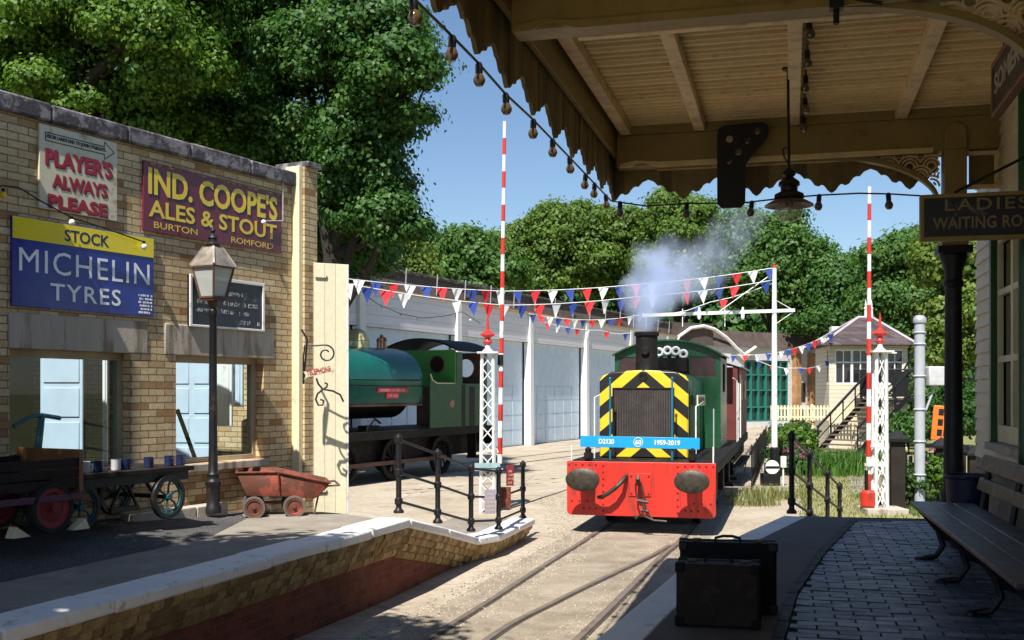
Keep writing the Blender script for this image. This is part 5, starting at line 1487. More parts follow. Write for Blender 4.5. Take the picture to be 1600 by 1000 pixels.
# front sheet with two real window openings
wl0, wl1, wz0_, wz1_ = 0.46, 0.96, 2.60, 3.0
CCX = -0.075
def sheet_with_windows(m, y0, y1):
    hw = 1.065; c_ = CCX
    def topz(x): return 3.05 + 0.27 * (1 - abs(x / (hw - 0.02)) ** 2.2) if abs(x) < hw - 0.02 else 3.05
    m.bx(c_ - hw, c_ + hw, y0, y1, 1.162, wz0_)
    for a, b in ((-hw, -wl1), (-wl0, wl0), (wl1, hw)): m.bx(c_ + a, c_ + b, y0, y1, wz0_, wz1_)
    xs_ = np.linspace(-hw, hw, 25)
    m.prism([(c_ + x, wz1_) for x in (-hw, hw)] + [(c_ + x, max(wz1_ + 0.02, topz(x))) for x in xs_[::-1]], y0, y1, 'xz')
sheet_with_windows(m, 4.6, 4.64); sheet_with_windows(m, 6.72, 6.76)
for s_ in (-1, 1):
    a, b = sorted((CCX + s_ * 1.065, CCX + s_ * 1.035))
    m.bx(a, b, 4.641, 6.719, 1.162, 2.3); m.bx(a, b, 4.641, 5.3, 2.3, 2.99); m.bx(a, b, 6.1, 6.719, 2.3, 2.99); m.bx(a, b, 5.3, 6.1, 2.88, 2.99)
cb_ = m.build("cab", M['green'], dl_, bevel=0.006)
m = MB()
for s_ in (-1, 1):
    a, b = sorted((CCX + s_ * wl0, CCX + s_ * wl1))
    for yy in (4.615, 6.735): MB().bx(a, b, yy, yy + 0.01, wz0_, wz1_).build("cab_window", M['pinkglass'], cb_)
m = MB()
pts = [(CCX + t * 1.105, 3.02 + 0.30 * (1 - abs(t) ** 2.2)) for t in np.linspace(-1, 1, 19)]
m.prism(pts + [(a, b + 0.035) for a, b in pts[::-1]], 4.50, 6.86, 'xz'); m.build("roof", M['green'], cb_)
# four white ringed horns in front of the cab
for i, (xx, zz) in enumerate(((-0.20, 3.09), (-0.035, 3.12), (0.13, 3.11), (0.28, 3.05))):
    m = MB(); m.torus((xx, 4.30, zz), 0.07, 0.026, 18, 8); m.lathe([(0.068, 0.0), (0.03, 0.1), (0.026, 0.28), (0.001, 0.285), (0.001, 0.295), (0.04, 0.29), (0.045, 0.1), (0.075, 0.0), (0.068, 0.0)], (xx, 4.30, zz), 14, 'y'); m.build("horn", M['white'], dl_)
m = MB(); m.bx(-0.30, 0.36, 4.2, 4.58, 2.70, 2.97); m.build("air_box", M['soot'], dl_)
# headboard on its rods
hbz0, hbz1 = 1.355, 1.545
m = MB(); m.bx(-1.12, 0.88, 0.66, 0.69, hbz0, hbz1); hd_ = m.build("headboard", M['skyblue'], dl_, bevel=0.004); hd_.rotation_euler = (0, R(0.6), 0)
text_mesh("D2120", (-0.80, -0.54, hbz0 + 0.06, hbz0 + 0.145), M['white'], hd_, y=0.659, bold=0.03)
text_mesh("1959-2019", (0.14, 0.56, hbz0 + 0.06, hbz0 + 0.145), M['white'], hd_, y=0.659, bold=0.03)
text_mesh("60", (-0.185, -0.085, hbz0 + 0.06, hbz0 + 0.14), M['white'], hd_, y=0.659, bold=0.03)
m = MB()
for rr in (0.075,): m.torus((-0.135, 0.658, hbz0 + 0.10), rr, 0.006, 20, 6)
m.build("emblem", M['white'], hd_)
for xx in (-0.60, 0.44):
    m = MB(); m.tube([(xx, 0.70, 1.16), (xx, 0.70, 2.50)], 0.017, 8); m.ball((xx, 0.70, 2.52), 0.026, 8); m.build("headboard_rod", mat('teal_blue_rod', (0.01, 0.16, 0.26), 0.4), dl_)
# lamps, handrails, name board
for xx in (-0.88, 0.82):
    m = MB(); m.bx(xx - 0.06, xx + 0.06, 0.12, 0.26, 1.165, 1.30); m.lathe([(0.05, 0), (0.055, 0.06), (0.02, 0.09)], (xx, 0.19, 1.30), 12); m.lathe([(0.001, -0.03), (0.04, -0.03), (0.045, 0.0)], (xx, 0.12, 1.235), 14, 'y'); m.build("marker_lamp", M['soot'], dl_)
for pts in ([(-1.15, 0.15, 1.16), (-1.15, 0.15, 1.42)], [(1.15, 0.15, 1.16), (1.15, 0.15, 1.42)], [(-0.92, 1.0, 1.16), (-0.92, 1.0, 2.2), (-0.92, 1.6, 2.25)], [(0.80, 1.05, 1.16), (0.80, 1.05, 2.05), (0.80, 2.6, 2.12)], [(1.2, 6.9, 1.2), (1.2, 6.9, 2.55), (1.12, 6.8, 2.6)], [(1.2, 7.5, 1.2), (1.2, 7.5, 2.5)], [(1.03, 2.0, 1.16), (1.03, 2.0, 2.0)]):
    m = MB(); m.tube(pts, 0.012, 8); m.build("handrail", M['white'] if pts[0][0] != 1.03 else M['greysteel'], dl_)
m = MB(); m.bx(0.775, 0.80, 1.5, 3.1, 2.05, 2.24); nb_ = m.build("name_board", M['signcream'], dl_, bevel=0.003)
o2 = strokes([(0.12, 1.3, 0.035, 0.12)], M['letterblack'], nb_, y=0, seed=12); o2.rotation_euler = (0, 0, R(90)); o2.location = (0.803, 1.52, 2.05)

# maroon brake van coupled behind
bv = thing("brake_van", "maroon goods brake van coupled behind the green diesel shunter", "railway van", Vector((2.06, 17.5, 0)) + axd * 8.9, R(LR))
m = MB(); m.bx(-1.12, 1.12, 0.9, 5.4, 1.15, 2.9); m.build("body", planks('maroon_boards', (0.15, 0.035, 0.028), axis=1, w=0.17, gap=0.05), bv)
m = MB(); pts = [(t * 1.2, 2.88 + 0.22 * (1 - t * t)) for t in np.linspace(-1, 1, 11)]; m.prism(pts + [(a, b + 0.04) for a, b in pts[::-1]], 0.0, 5.5, 'xz'); m.build("roof", M['greysteel'], bv)
m = MB()
for s_ in (-1, 1): m.bx(s_ * 1.06 - 0.05, s_ * 1.06 + 0.05, 0.05, 0.16, 1.15, 2.9); m.bx(s_ * 0.6 - 0.45, s_ * 0.6 + 0.45, 0.06, 0.11, 1.15, 2.0)
m.build("veranda", M['maroon'], bv)
m = MB(); m.bx(-1.15, 1.15, 0, 5.5, 0.95, 1.149)
for s_ in (-1, 1): m.bx(s_ * 1.0 - 0.05, s_ * 1.0 + 0.05, 0.2, 5.3, 0.6, 0.949); m.bx(s_ * 1.1 - 0.12, s_ * 1.1 + 0.12, 0.3, 5.2, 0.45, 0.5)
m.build("underframe", M['soot'], bv)
m = MB(); m.bx(1.121, 1.135, 1.6, 2.4, 2.1, 2.6); m.bx(1.121, 1.135, 3.6, 4.4, 2.1, 2.6); m.build("window", M['darkglass'], bv)
for yy in (1.2, 4.2):
    for s_ in (-1, 1):
        m = MB(); m.lathe([(0.001, -0.05), (0.45, -0.06), (0.45, 0.06), (0.001, 0.05)], (s_ * 0.75, yy, 0.47), 24, 'x'); m.build("wheel", M['soot'], bv)
m = MB(); m.tube([(1.17, 0.3, 1.2), (1.17, 0.3, 2.7)], 0.018, 8); m.build("handrail", M['white'], bv)

# ------------------------------------------------------------------ green saddle tank steam engine (local x along the engine, -y towards us; near side plane y = 0)
TRZ = math.atan2(SDIR.y, SDIR.x)
stl = thing("steam_locomotive", "green saddle tank steam engine with brass dome and black frames beside the garages", "locomotive", (-3.96, 25.9, 0), TRZ)
CYL = 1.25                                                      # centre line depth
def arch_tank(n=18):
    pts = [(-1.04, 1.98), (-1.08, 2.2), (-1.08, 2.62)]
    for i in range(n + 1):
        a = math.pi * (1 - i / n); pts.append((1.07 * math.cos(a), 2.62 + 0.86 * math.sin(a) ** 0.9))
    return pts + [(1.08, 2.62), (1.08, 2.2), (1.04, 1.98)]
ta = arch_tank()
m = MB(); m.prism([(CYL + a, b) for a, b in ta], 0.3, 3.72, 'yz'); tk = m.build("saddle_tank", M['teal'], stl, bevel=0.03)
m = MB(); lip = 0.012
m.bx(0.3, 3.72, CYL - 1.10, CYL - 1.085, 2.44, 2.46); m.tube([(0.5, CYL - 1.13, 2.60), (3.5, CYL - 1.13, 2.60)], 0.014, 8); m.build("handrail", M['soot'], tk)
m = MB(); m.bx(0.34, 3.68, CYL - 1.085, CYL - 1.05, 1.93, 1.978); m.build("tank_edge", M['rustbrown'], tk)
m = MB(); m.bx(1.55, 2.95, CYL - 1.115, CYL - 1.083, 2.28, 2.40); m.bx(1.95, 2.5, CYL - 1.115, CYL - 1.083, 2.12, 2.279); np_ = m.build("nameplate", mat('red_nameplate', (0.42, 0.02, 0.06), 0.4), tk, bevel=0.004)
strokes([(1.62, 2.9, 2.30, 0.08), (2.02, 2.45, 2.15, 0.09)], mat('brass_letter', (0.55, 0.25, 0.2), 0.4, bump=0), np_, y=CYL - 1.116, seed=8)
m = MB()
m.lathe([(0.40, 3.30), (0.36, 3.42), (0.33, 3.48), (0.325, 3.62)], (2.2, CYL, 0), 26); m.lathe([(0.325, 3.62), (0.335, 3.635), (0.32, 3.66), (0.30, 3.76), (0.22, 3.88), (0.10, 3.94), (0.001, 3.955)], (2.2, CYL, 0), 26)
m.build("dome", M['brass'], stl)
m = MB()
for dx_, dz_ in ((3.2, 3.75), (3.35, 3.85), (3.5, 3.78)): m.lathe([(0.05, 3.3), (0.05, dz_ - 0.1), (0.07, dz_ - 0.08), (0.03, dz_)], (dx_, CYL, 0), 10)
m.build("safety_valves", mat('copper_fittings', (0.5, 0.24, 0.14), 0.35, metal=0.7), stl)
m = MB(); m.lathe([(0.62, -2.4), (0.66, -2.38), (0.66, 3.7)], (0, CYL, 2.25), 26, 'x'); m.build("boiler", M['black'], stl)
m = MB(); m.prism([(CYL + a * 1.05, b) for a, b in ta], -0.55, 0.28, 'yz'); m.build("smokebox_wrapper", M['sunlitgreen'], stl, bevel=0.02)
m = MB(); m.lathe([(0.24, 3.3), (0.19, 3.5), (0.19, 4.2), (0.25, 4.25), (0.25, 4.3)], (-1.6, CYL, 0), 20); m.build("chimney", M['soot'], stl)
# lower cab side sheet and bunker with white lined edge
m = MB()
cut = [(3.86, 1.31), (3.86, 2.75), (3.98, 2.60), (4.2, 2.53), (7.05, 2.53), (7.05, 1.31)]
m.prism(cut, 0.02, 0.06, 'xz'); sd_ = m.build("side_sheet", M['darkgreen'], stl, bevel=0.004)
m = MB(); m.tube([(3.86, 0.015, 2.78), (3.98, 0.015, 2.61), (4.2, 0.015, 2.535), (5.15, 0.015, 2.535)], 0.015, 6); m.build("beading", M['cream'], sd_)
m = MB(); m.bx(5.55, 5.75, 0.012, 0.019, 1.32, 2.5); m.bx(6.0, 6.3, 0.012, 0.019, 1.32, 2.45); m.build("doorway", M['black'], sd_)
m = MB(); m.lathe([(0.001, -0.02), (0.11, -0.02), (0.12, 0.0)], (5.0, 0.02, 1.97), 18, 'y'); m.torus((5.0, 0.0, 1.97), 0.085, 0.014); m.build("badge", mat('copper_badge', (0.45, 0.22, 0.15), 0.4), sd_)
# front weatherboard with round spectacles
def holed(m, poly, c, r, t0, t1, plane, n=24):
    """polygon sheet with one round hole: bridge cut"""
    ring = [(c[0] + r * math.cos(-2 * math.pi * i / n), c[1] + r * math.sin(-2 * math.pi * i / n)) for i in range(n + 1)]
    k = max(range(len(poly)), key=lambda i: poly[i][0])
    p = poly[:k + 1] + [(ring[0][0], ring[0][1])] + ring[1:] + [(poly[k][0], poly[k][1] + 1e-4)] + poly[k + 1:]
    m.prism(p, t0, t1, plane)
for sgn in (0, 1):
    m = MB()
    y0_, y1_ = (0.03, CYL - 0.001) if sgn == 0 else (CYL + 0.001, 2.47)
    c_ = (0.62, 3.08) if sgn == 0 else (1.88, 3.08)
    # four-piece sheet around a dark round window rim
    m.bx(5.2, 5.24, y0_, y1_, 2.45, 3.48)
    fb = m.build("front_sheet", M['sunlitgreen'], stl)
    m = MB(); m.lathe([(0.001, -0.012), (0.23, -0.012), (0.235, -0.006), (0.235, 0.03)], (5.198, c_[0], c_[1]), 28, 'x'); m.build("spectacle_window", mat('dark_brown_glass', (0.035, 0.016, 0.012), 0.15, bump=0), fb)
    m = MB(); m.torus((5.19, c_[0], c_[1]), 0.235, 0.016, 24, 6, 'x'); m.build("window_rim", M['rustbrown'], fb)
m = MB(); m.bx(5.26, 5.6, 0.02, 0.06, 2.532, 3.42); m.build("cab_pillar", M["darkgreen"], stl)
m = MB(); m.bx(6.9, 7.05, 0.02, 0.06, 2.532, 3.42); m.build("cab_pillar", M["darkgreen"], stl)
# rear sheet with an open round hole: ring of wedges
m = MB(); n = 28; c_ = (0.72, 3.0); rr = 0.27
for i in range(n):
    a0, a1 = 2 * math.pi * i / n, 2 * math.pi * (i + 1) / n
    def edge(a):
        dx, dz = math.cos(a), math.sin(a); ts = []
        if dx > 1e-6: ts.append((CYL - c_[0]) / dx)
        if dx < -1e-6: ts.append((0.07 - c_[0]) / dx)
        if dz > 1e-6: ts.append((3.45 - c_[1]) / dz)
        if dz < -1e-6: ts.append((2.5 - c_[1]) / dz)
        t = min(ts); return (c_[0] + dx * t, c_[1] + dz * t)
    m.prism([(c_[0] + rr * math.cos(a0), c_[1] + rr * math.sin(a0)), edge(a0), edge(a1), (c_[0] + rr * math.cos(a1), c_[1] + rr * math.sin(a1))], 7.0, 7.03, 'yz')
m.bx(7.0, 7.03, CYL + 0.001, 2.45, 1.3, 3.45)
m.build("rear_sheet", M['rustbrown'], stl)
m = MB()
pts = [(CYL + t * 1.30, 3.44 + 0.34 * (1 - abs(t) ** 2)) for t in np.linspace(-1, 1, 21)]
m.prism(pts + [(a, b + 0.05) for a, b in pts[::-1]], 5.17, 7.35, 'yz'); m.build("cab_roof", M['soot'], stl)
m = MB(); m.bx(-3.2, 7.4, -0.02, 2.52, 1.24, 1.30); m.bx(-3.2, 7.4, -0.022, 0.03, 1.10, 1.239); m.bx(7.35, 7.42, -0.02, 2.52, 0.75, 1.235); m.build("running_plate", M['soot'], stl)
m = MB(); m.bx(-3.0, 7.3, 0.42, 0.46, 0.5, 1.235); m.bx(-3.0, 7.3, 2.04, 2.08, 0.5, 1.235); m.bx(-2.8, 7.2, 0.6, 1.9, 0.7, 1.2)
m.bx(1.2, 1.7, 0.2, 0.5, 1.31, 1.45); m.tube([(1.3, 0.2, 1.45), (1.5, 0.2, 1.62), (1.75, 0.2, 1.5)], 0.03, 6); m.bx(6.3, 6.8, -0.02, 0.3, 0.38, 0.43); m.bx(6.32, 6.36, 0.0, 0.28, 0.43, 1.1)
m.build("frame", M['soot'], stl)
for xx in (0.33, 2.45, 4.85):
    for yy in (0.30, 2.2): wheel(stl, (xx, yy, 0.55), 0.55, 0.11, M['soot'], M['soot'], 10)
m = MB(); m.beam((0.33, 0.20, 0.48), (4.85, 0.20, 0.48), 0.05, 0.10)
for xx in (0.33, 2.45, 4.85): m.lathe([(0.07, -0.05), (0.08, 0.05)], (xx, 0.20, 0.48), 12, 'y')
m.build("coupling_rod", M['rustbrown'], stl)
for yy in (0.5, 2.0):
    m = MB(); m.lathe([(0.10, 0.0), (0.08, 0.3), (0.05, 0.3), (0.05, 0.42), (0.22, 0.43), (0.22, 0.47), (0.001, 0.49)], (7.42, yy, 1.0), 18, 'x'); m.build("buffer", M['soot'], stl)

# ------------------------------------------------------------------ level crossing barriers: lattice post, finial, raised striped boom
def barrier(label, base, boom_px, top_py, bot_py, D, hpost, group, band=0.318, first='white', cw=False, facing=0.0, pitch=0.27):
    t = thing("crossing_barrier", label, "crossing barrier", base, facing, group)
    h = hpost; w0, w1 = (0.13, 0.105) if pitch < 0.4 else (0.105, 0.088)
    m = MB()
    def cr(z, s_): 
        k = w0 + (w1 - w0) * z / h
        return Vector((k * s_[0], k * s_[1], z))
    cs = ((-1, -1), (1, -1), (1, 1), (-1, 1))
    for s_ in cs: m.beam(cr(0, s_), cr(h, s_), 0.045, 0.045)
    n = int(h / pitch)
    for i in range(n):
        za, zb_ = h * i / n, h * (i + 1) / n
        for a, b in zip(cs, cs[1:] + cs[:1]):
            m.beam(cr(za, a), cr(zb_, b), 0.017, 0.017); m.beam(cr(za, b), cr(zb_, a), 0.015, 0.015)
    m.bx(-0.20, 0.20, -0.20, 0.20, h, h + 0.03)
    m.bx(0.14, 0.30, -0.05, 0.05, h - 0.02, h + 0.0)
    m.build("lattice_post", M['white'], t)
    m = MB(); m.lathe([(0.12, h + 0.03), (0.05, h + 0.10), (0.04, h + 0.16)], (0, 0, 0), 12); m.build("finial_base", M['white'], t)
    m = MB(); m.lathe([(0.05, h + 0.16), (0.09, h + 0.22), (0.05, h + 0.27), (0.05, h + 0.29), (0.13, h + 0.36), (0.05, h + 0.44), (0.03, h + 0.46), (0.025, h + 0.58), (0.006, h + 0.75)], (0, 0, 0), 8)
    m.prism([(-0.16, h + 0.36), (0, h + 0.28), (0.16, h + 0.36), (0, h + 0.44)], -0.02, 0.02, 'xz')
    m.build("finial", M['red'], t)
    # boom
    iv = Matrix.Rotation(-facing, 3, 'Z')
    p0 = P(boom_px[1], bot_py, D) - Vector(base); p1 = P(boom_px[0], top_py, D) - Vector(base)
    m = MB(); L_ = (p1 - p0).length; d = (p1 - p0) / L_; z = L_; k = 0 if first == 'white' else 1
    while z > 0:
        z2 = max(0, z - band); m.m = k % 2
        m.tube([iv @ (p0 + d * z2), iv @ (p0 + d * z)], [0.047 - 0.014 * z2 / L_, 0.047 - 0.014 * z / L_], 12); z = z2; k += 1
    m.build("boom", [M['white'], M['red']], t)
    m = MB(); zc = p0.z
    pz = iv @ p0
    m.tube([(0.0, 0, 1.15), (pz.x, pz.y, 1.15)], 0.035, 8); m.bx(min(0, pz.x) - 0.05, max(0, pz.x) + 0.06, -0.10, -0.055, 0.78, 0.83); m.bx(min(0, pz.x) - 0.05, max(0, pz.x) + 0.06, 0.055, 0.10, 0.78, 0.83)
    m.build("pivot_bracket", M['white'], t)
    return t, pz
bl_ = P(762, 800, 20.8); bl_.z = 0
t, pz = barrier("red and white crossing barrier raised upright on a lattice post, left of the tracks", tuple(bl_), (788.5, 781), 190, 724, 20.8, 3.03, "raised crossing barriers")
m = MB(); m.bx(-0.24, 0.24, -0.22, 0.22, 0.80, 0.86); m.bx(-0.24, 0.24, -0.24, -0.20, 0.861, 0.95); m.build("platform_tray", mat('pale_teal_paint', (0.28, 0.42, 0.44), 0.5), t)
m = MB(); m.bx(0.19, 0.30, -0.06, 0.06, 2.80, 3.0); m.build("lamp", M['black'], t)
br_ = P(1375, 803, 20.5); br_.z = 0.12
t, pz = barrier("red and white crossing barrier raised upright with a red counterweight, right of the tracks", tuple(br_), (1358.5, 1357), 292, 776, 20.5, 2.92, "raised crossing barriers", first='white', pitch=0.48)
m = MB(); m.lathe([(0.001, -0.17), (0.11, -0.165), (0.15, -0.12), (0.15, 0.12), (0.11, 0.165), (0.001, 0.17)], (pz.x, pz.y, 0.16), 16); m.build("counterweight", M['red'], t)
m = MB(); m.bx(-0.34, 0.42, -0.35, 0.35, -0.16, 0.0); m.build("concrete_base", M['concrete'], t, bevel=0.015)
m = MB(); m.bx(pz.x - 0.06, pz.x - 0.02, -0.05, 0.05, 0.2, 0.7); m.build("weight_arm", M['soot'], t)

# ------------------------------------------------------------------ white mast with yard, bunting, ground signal
ms = P(1210, 752, 27.9); ms.z = 0
t = thing("white_mast", "tall white mast with a long horizontal yard arm and black foot", "mast", ms)
k = 27.9 / F
H_ = (752 - 418) * k
m = MB(); m.lathe([(0.11, 0), (0.11, 0.85), (0.085, 0.88)], (0, 0, 0), 14); m.build("foot", M['black'], t)
m = MB(); m.lathe([(0.082, 0.88), (0.07, H_ * 0.6), (0.055, H_)], (0, 0, 0), 14); m.build("pole", M['white'], t)
m = MB(); m.lathe([(0.065, H_), (0.065, H_ + 0.02), (0.02, H_ + 0.06), (0.02, H_ + 0.10), (0.001, H_ + 0.12)], (0, 0, 0), 10); m.build("cap", M['red'], t)
m = MB()
yz = (752 - 486) * k; xl, xr = (1003 - 1210) * k, (1241 - 1210) * k
m.beam((xl, -0.05, yz - 0.11), (xr, -0.05, yz + 0.02), 0.05, 0.085)
for px in (1066, 1132): m.tube([((px - 1210) * k, -0.05, yz - 0.40), ((px - 1210) * k, -0.05, yz + 0.06)], 0.012, 6)
for px in (1092, 1160): m.lathe([(0.025, -0.22), (0.05, -0.18), (0.05, -0.05), (0.02, 0.10)], ((px - 1210) * k, -0.05, yz), 10)
m.tube([((1120 - 1210) * k, -0.05, yz - 0.05), (0, 0, yz + 1.0)], 0.012, 6); m.tube([(xr, -0.05, yz), (0, 0, yz + 0.30)], 0.01, 6); m.tube([(xr, -0.05, yz), (0, 0, yz - 0.35)], 0.01, 6)
m.build("yard_arm", M['white'], t)
gs = P(1205, 758, 26.6); gs.z = 0
t = thing("ground_signal", "low black ground signal with a white disc crossed by a black bar", "signal", gs, R(4))
m = MB(); m.bx(-0.22, 0.2, -0.1, 0.2, 0, 0.30); m.bx(-0.12, 0.12, -0.02, 0.2, 0.301, 0.55); m.build("casing", M['black'], t, bevel=0.01)
m = MB(); m.lathe([(0.001, -0.03), (0.17, -0.03), (0.17, 0.0), (0.001, 0.0)], (0, -0.06, 0.46), 24, 'y'); m.build("disc", M['white'], t)
m = MB(); m.bx(-0.168, 0.168, -0.1, -0.091, 0.43, 0.485); m.build("bar", M['black'], t)
m = MB(); m.bx(0.24, 0.36, -0.05, 0.05, 0.45, 0.72); m.tube([(0.30, 0, 0), (0.30, 0, 0.45)], 0.02, 8); m.build("white_lamp", M['white'], t)

flagm = {}
def flag_mesh(col_):
    if col_ not in flagm:
        m = MB(); W_, H2 = 0.15, 0.38; vs = []; n = 4
        for j in range(n + 1):
            f = j / n
            for i in (-1, 0, 1):
                vs.append((i * W_ * (1 - f) if f < 1 else i * 0.001, 0.02 * math.sin(3 * f + i * 0.7) * f, -H2 * f))
        fs = []
        for j in range(n):
            for i in range(2): a = j * 3 + i; fs.append((a, a + 1, a + 4, a + 3))
        m.add(vs, fs); o_ = m.build("flag", M['flag_' + col_], None, recalc=False)
        flagm[col_] = o_.data; bpy.data.objects.remove(o_)
    return flagm[col_]
def bunting(label, pts, sag, step, scale=1.0, seed=0, skip=0.0, group="bunting strings across the yard", phase=0):
    r = random.Random(seed)
    A, B = P(*pts[0]), P(*pts[-1]); pw = [P(*q) for q in pts]
    t = thing("bunting", label, "bunting", pw[0], 0, group)
    line = [q - pw[0] for q in pw]
    dense = []
    for a, b in zip(line[:-1], line[1:]):
        k = max(2, int((b - a).length / 0.5))
        for i in range(k): f = i / k; dense.append(a.lerp(b, f) + Vector((0, 0, -sag * 4 * f * (1 - f))))
    dense.append(line[-1])
    m = MB(); m.tube(dense, 0.011, 5); m.build("cord", M['white'], t)
    acc, nxt, k = 0.0, 0.2, phase
    for a, b in zip(dense[:-1], dense[1:]):
        L_ = (b - a).length
        while nxt <= acc + L_:
            c_ = ('red', 'white', 'blue')[k % 3]; k += 1
            if r.random() >= skip:
                o_ = bpy.data.objects.new("flag", flag_mesh(c_)); COL.objects.link(o_); o_.parent = t
                o_.location = a.lerp(b, (nxt - acc) / L_) + Vector((0, 0, -0.008)); d = b - a
                o_.rotation_euler = (r.uniform(-0.25, 0.25), r.uniform(-0.12, 0.12), math.atan2(d.y, d.x) * 0.3 + r.uniform(-0.5, 0.5)); o_.scale = (scale * 0.9, scale, 0.88 * scale * r.uniform(0.92, 1.05))
            nxt += step
        acc += L_
bunting("topmost long string of red white and blue bunting sagging to the mast top", [(520, 433, 22.0), (787, 455, 25.5), (1000, 444, 27.0), (1206, 419, 27.9)], 0.04, 0.46, 0.95, 1)
bunting("second long string of bunting just below the topmost one", [(530, 441, 21.5), (787, 477, 24.5), (1000, 463, 26.5), (1206, 438, 27.9)], 0.05, 0.47, 0.95, 2, 0.06, phase=1)
bunting("short high string of small bunting in front of the white garages", [(826, 490, 38), (920, 500, 40), (1000, 492, 41)], 0.05, 0.42, 0.95, 3, 0.0, phase=2)
bunting("low string of small bunting hung along the white garage fascia", [(850, 503, 44), (940, 516, 46), (985, 520, 47)], 0.1, 0.55, 0.95, 4, 0.1)
bunting("bunting string behind the diesel cab running to the signal box roof", [(1070, 549, 52), (1200, 553, 49), (1300, 521, 43.4)], 0.12, 0.62, 1.05, 5, 0.05, phase=1)
bunting("lower bunting string beside the orange brick piers", [(1180, 562, 47), (1250, 575, 46), (1300, 560, 44)], 0.15, 0.62, 0.9, 6, 0.1, phase=2)
bunting("slack bare cord with a few flags rising to the mast top", [(1040, 492, 29.0), (1110, 472, 28.5), (1206, 443, 27.9)], 0.05, 0.7, 0.9, 8, 0.5, phase=1)
# light string on the garages
t = thing("festoon_lights", "thin festoon cable with tiny white bulbs hung across the white garage fascia", "light string", P(590, 468, 33))
m = MB(); o0 = P(590, 468, 33); pw = [P(*q) - o0 for q in ((572, 462, 33.5), (590, 475, 34), (625, 490, 35.2), (660, 497, 36.5), (695, 494, 38), (722, 487, 39), (750, 505, 40))]
m.tube(pw, 0.012, 5); m.build("cable", M['black'], t)
for px, py, D in ((597, 480, 34), (627, 493, 35.3), (652, 499, 36), (735, 500, 39.4)):
    m = MB(); m.ball(P(px, py, D) - o0, 0.045, 8); m.build("bulb", M['bulbwhite'], t)

# ------------------------------------------------------------------ white garage terrace (local x along the wall, -y towards us)
GO = Vector((-4.84, 34.7, 0)); GRZ = math.atan2(1, 0.47)
GD = Vector((math.cos(GRZ), math.sin(GRZ), 0))
gr = thing("garage_terrace", "long white terrace of pale blue garage doors between white posts under a dark roof", "building", GO, GRZ)
SP = 6.58; n0, n1 = -2, 6
L0_, L1_ = n0 * SP - 0.2, (n1 - 1) * SP + 2.5
m = MB(); m.bx(L0_, L1_, 0, 0.25, 4.42, 5.62); m.build("fascia", M['garage_white'], gr)
m = MB(); m.bx(L0_, L1_, -0.10, 0.3, 5.621, 5.70); m.build("fascia_trim", mat('tan_trim', (0.5, 0.33, 0.17), 0.6), gr)
m = MB(); m.prism([(0.1, 5.701), (0.35, 6.42), (7.0, 6.75), (7.0, 5.701)], L0_, L1_, 'yz'); m.build("roof", M['roof_brown'], gr)
m = MB(); m.bx(L0_, L1_, 0.20, 0.34, 6.44, 6.50); m.build("roof_edge", M['coping_grey'], gr)
m = MB()
for i in range(int((L1_ - L0_) / 2.2)): m.tube([(L0_ + 1 + i * 2.2, 0.15, 5.7), (L0_ + 1 + i * 2.2, 0.10, 6.55)], 0.022, 6)
m.build("roof_stays", M['galv'], gr)
for i in range(n0, n1):
    x = i * SP
    m = MB(); m.prism([(-0.15, 0), (-0.10, 5.62), (-0.001, 5.62), (-0.001, 4.4), (0.19, 4.4), (0.19, 0)], x - 0.18, x + 0.18, 'yz'); m.build("post", M['garage_post'], gr, bevel=0.015)
    a, b = x + 0.23, x + SP - 0.23
    m = MB(); nn = 6; cw = (b - a) / nn
    m.bx(a - 0.06, b + 0.06, 0.265, 0.30, 0.02, 4.41)
    for c_ in range(nn):
        for rr in range(4): m.bx(a + c_ * cw + 0.05, a + (c_ + 1) * cw - 0.05, 0.24, 0.2649, 0.10 + rr * 0.62, 0.66 + rr * 0.62)
    m.bx(a, b, 0.245, 0.2649, 2.66, 4.41)
    m.build("garage_door", M['paleboard'], gr)
m = MB(); m.bx(L0_, L1_, 0.31, 7.0, 0, 5.70); m.build("back_wall", inn, gr)

# glazed hall at the far end
A_ = GO + GD * L1_
B_ = Vector((24.5, 77, 0)); HRZ = math.atan2(B_.y - A_.y, B_.x - A_.x); HL = (B_ - A_).length
gh_ = thing("glazed_hall", "far white hall with teal green glazing and a white arched gable", "building", A_, HRZ)
def hx(px):
    r_ = (px - CX) / F
    d = (B_ - A_).normalized(); return (r_ * A_.y - A_.x) / (d.x - r_ * d.y)
m = MB(); x0g, x1g = hx(1163), hx(1232)
m.bx(0, x0g, 0, 0.3, 0, 5.2); m.bx(x0g, x1g, 0, 0.3, 4.35, 5.2); m.bx(x1g, HL, 0, 0.3, 0, 5.2); m.bx(x0g, x1g, 0, 0.3, 0, 0.35)
m.build("wall", brick('white_painted_brick', (0.62, 0.62, 0.63), (0.72, 0.71, 0.71), (0.45, 0.45, 0.46), bump=0.3, big=0.15), gh_)
m = MB(); nn = 6; cw = (x1g - x0g) / nn
for i in range(nn + 1): m.bx(x0g + i * cw - 0.06, x0g + i * cw + 0.06, 0.05, 0.2, 0.35, 4.35)
for zz in (0.40, 1.3, 2.4, 3.4, 4.28):
    for i in range(nn): m.bx(x0g + i * cw + 0.061, x0g + (i + 1) * cw - 0.061, 0.06, 0.19, zz - 0.05, zz + 0.05)
wn2 = m.build("window", M['tealwin'], gh_)
m = MB(); m.bx(x0g, x1g, 0.21, 0.22, 0.35, 4.35); m.build("pane", mat('dark_teal_glass', (0.012, 0.05, 0.045), 0.12, var=0.4, bump=0), wn2)
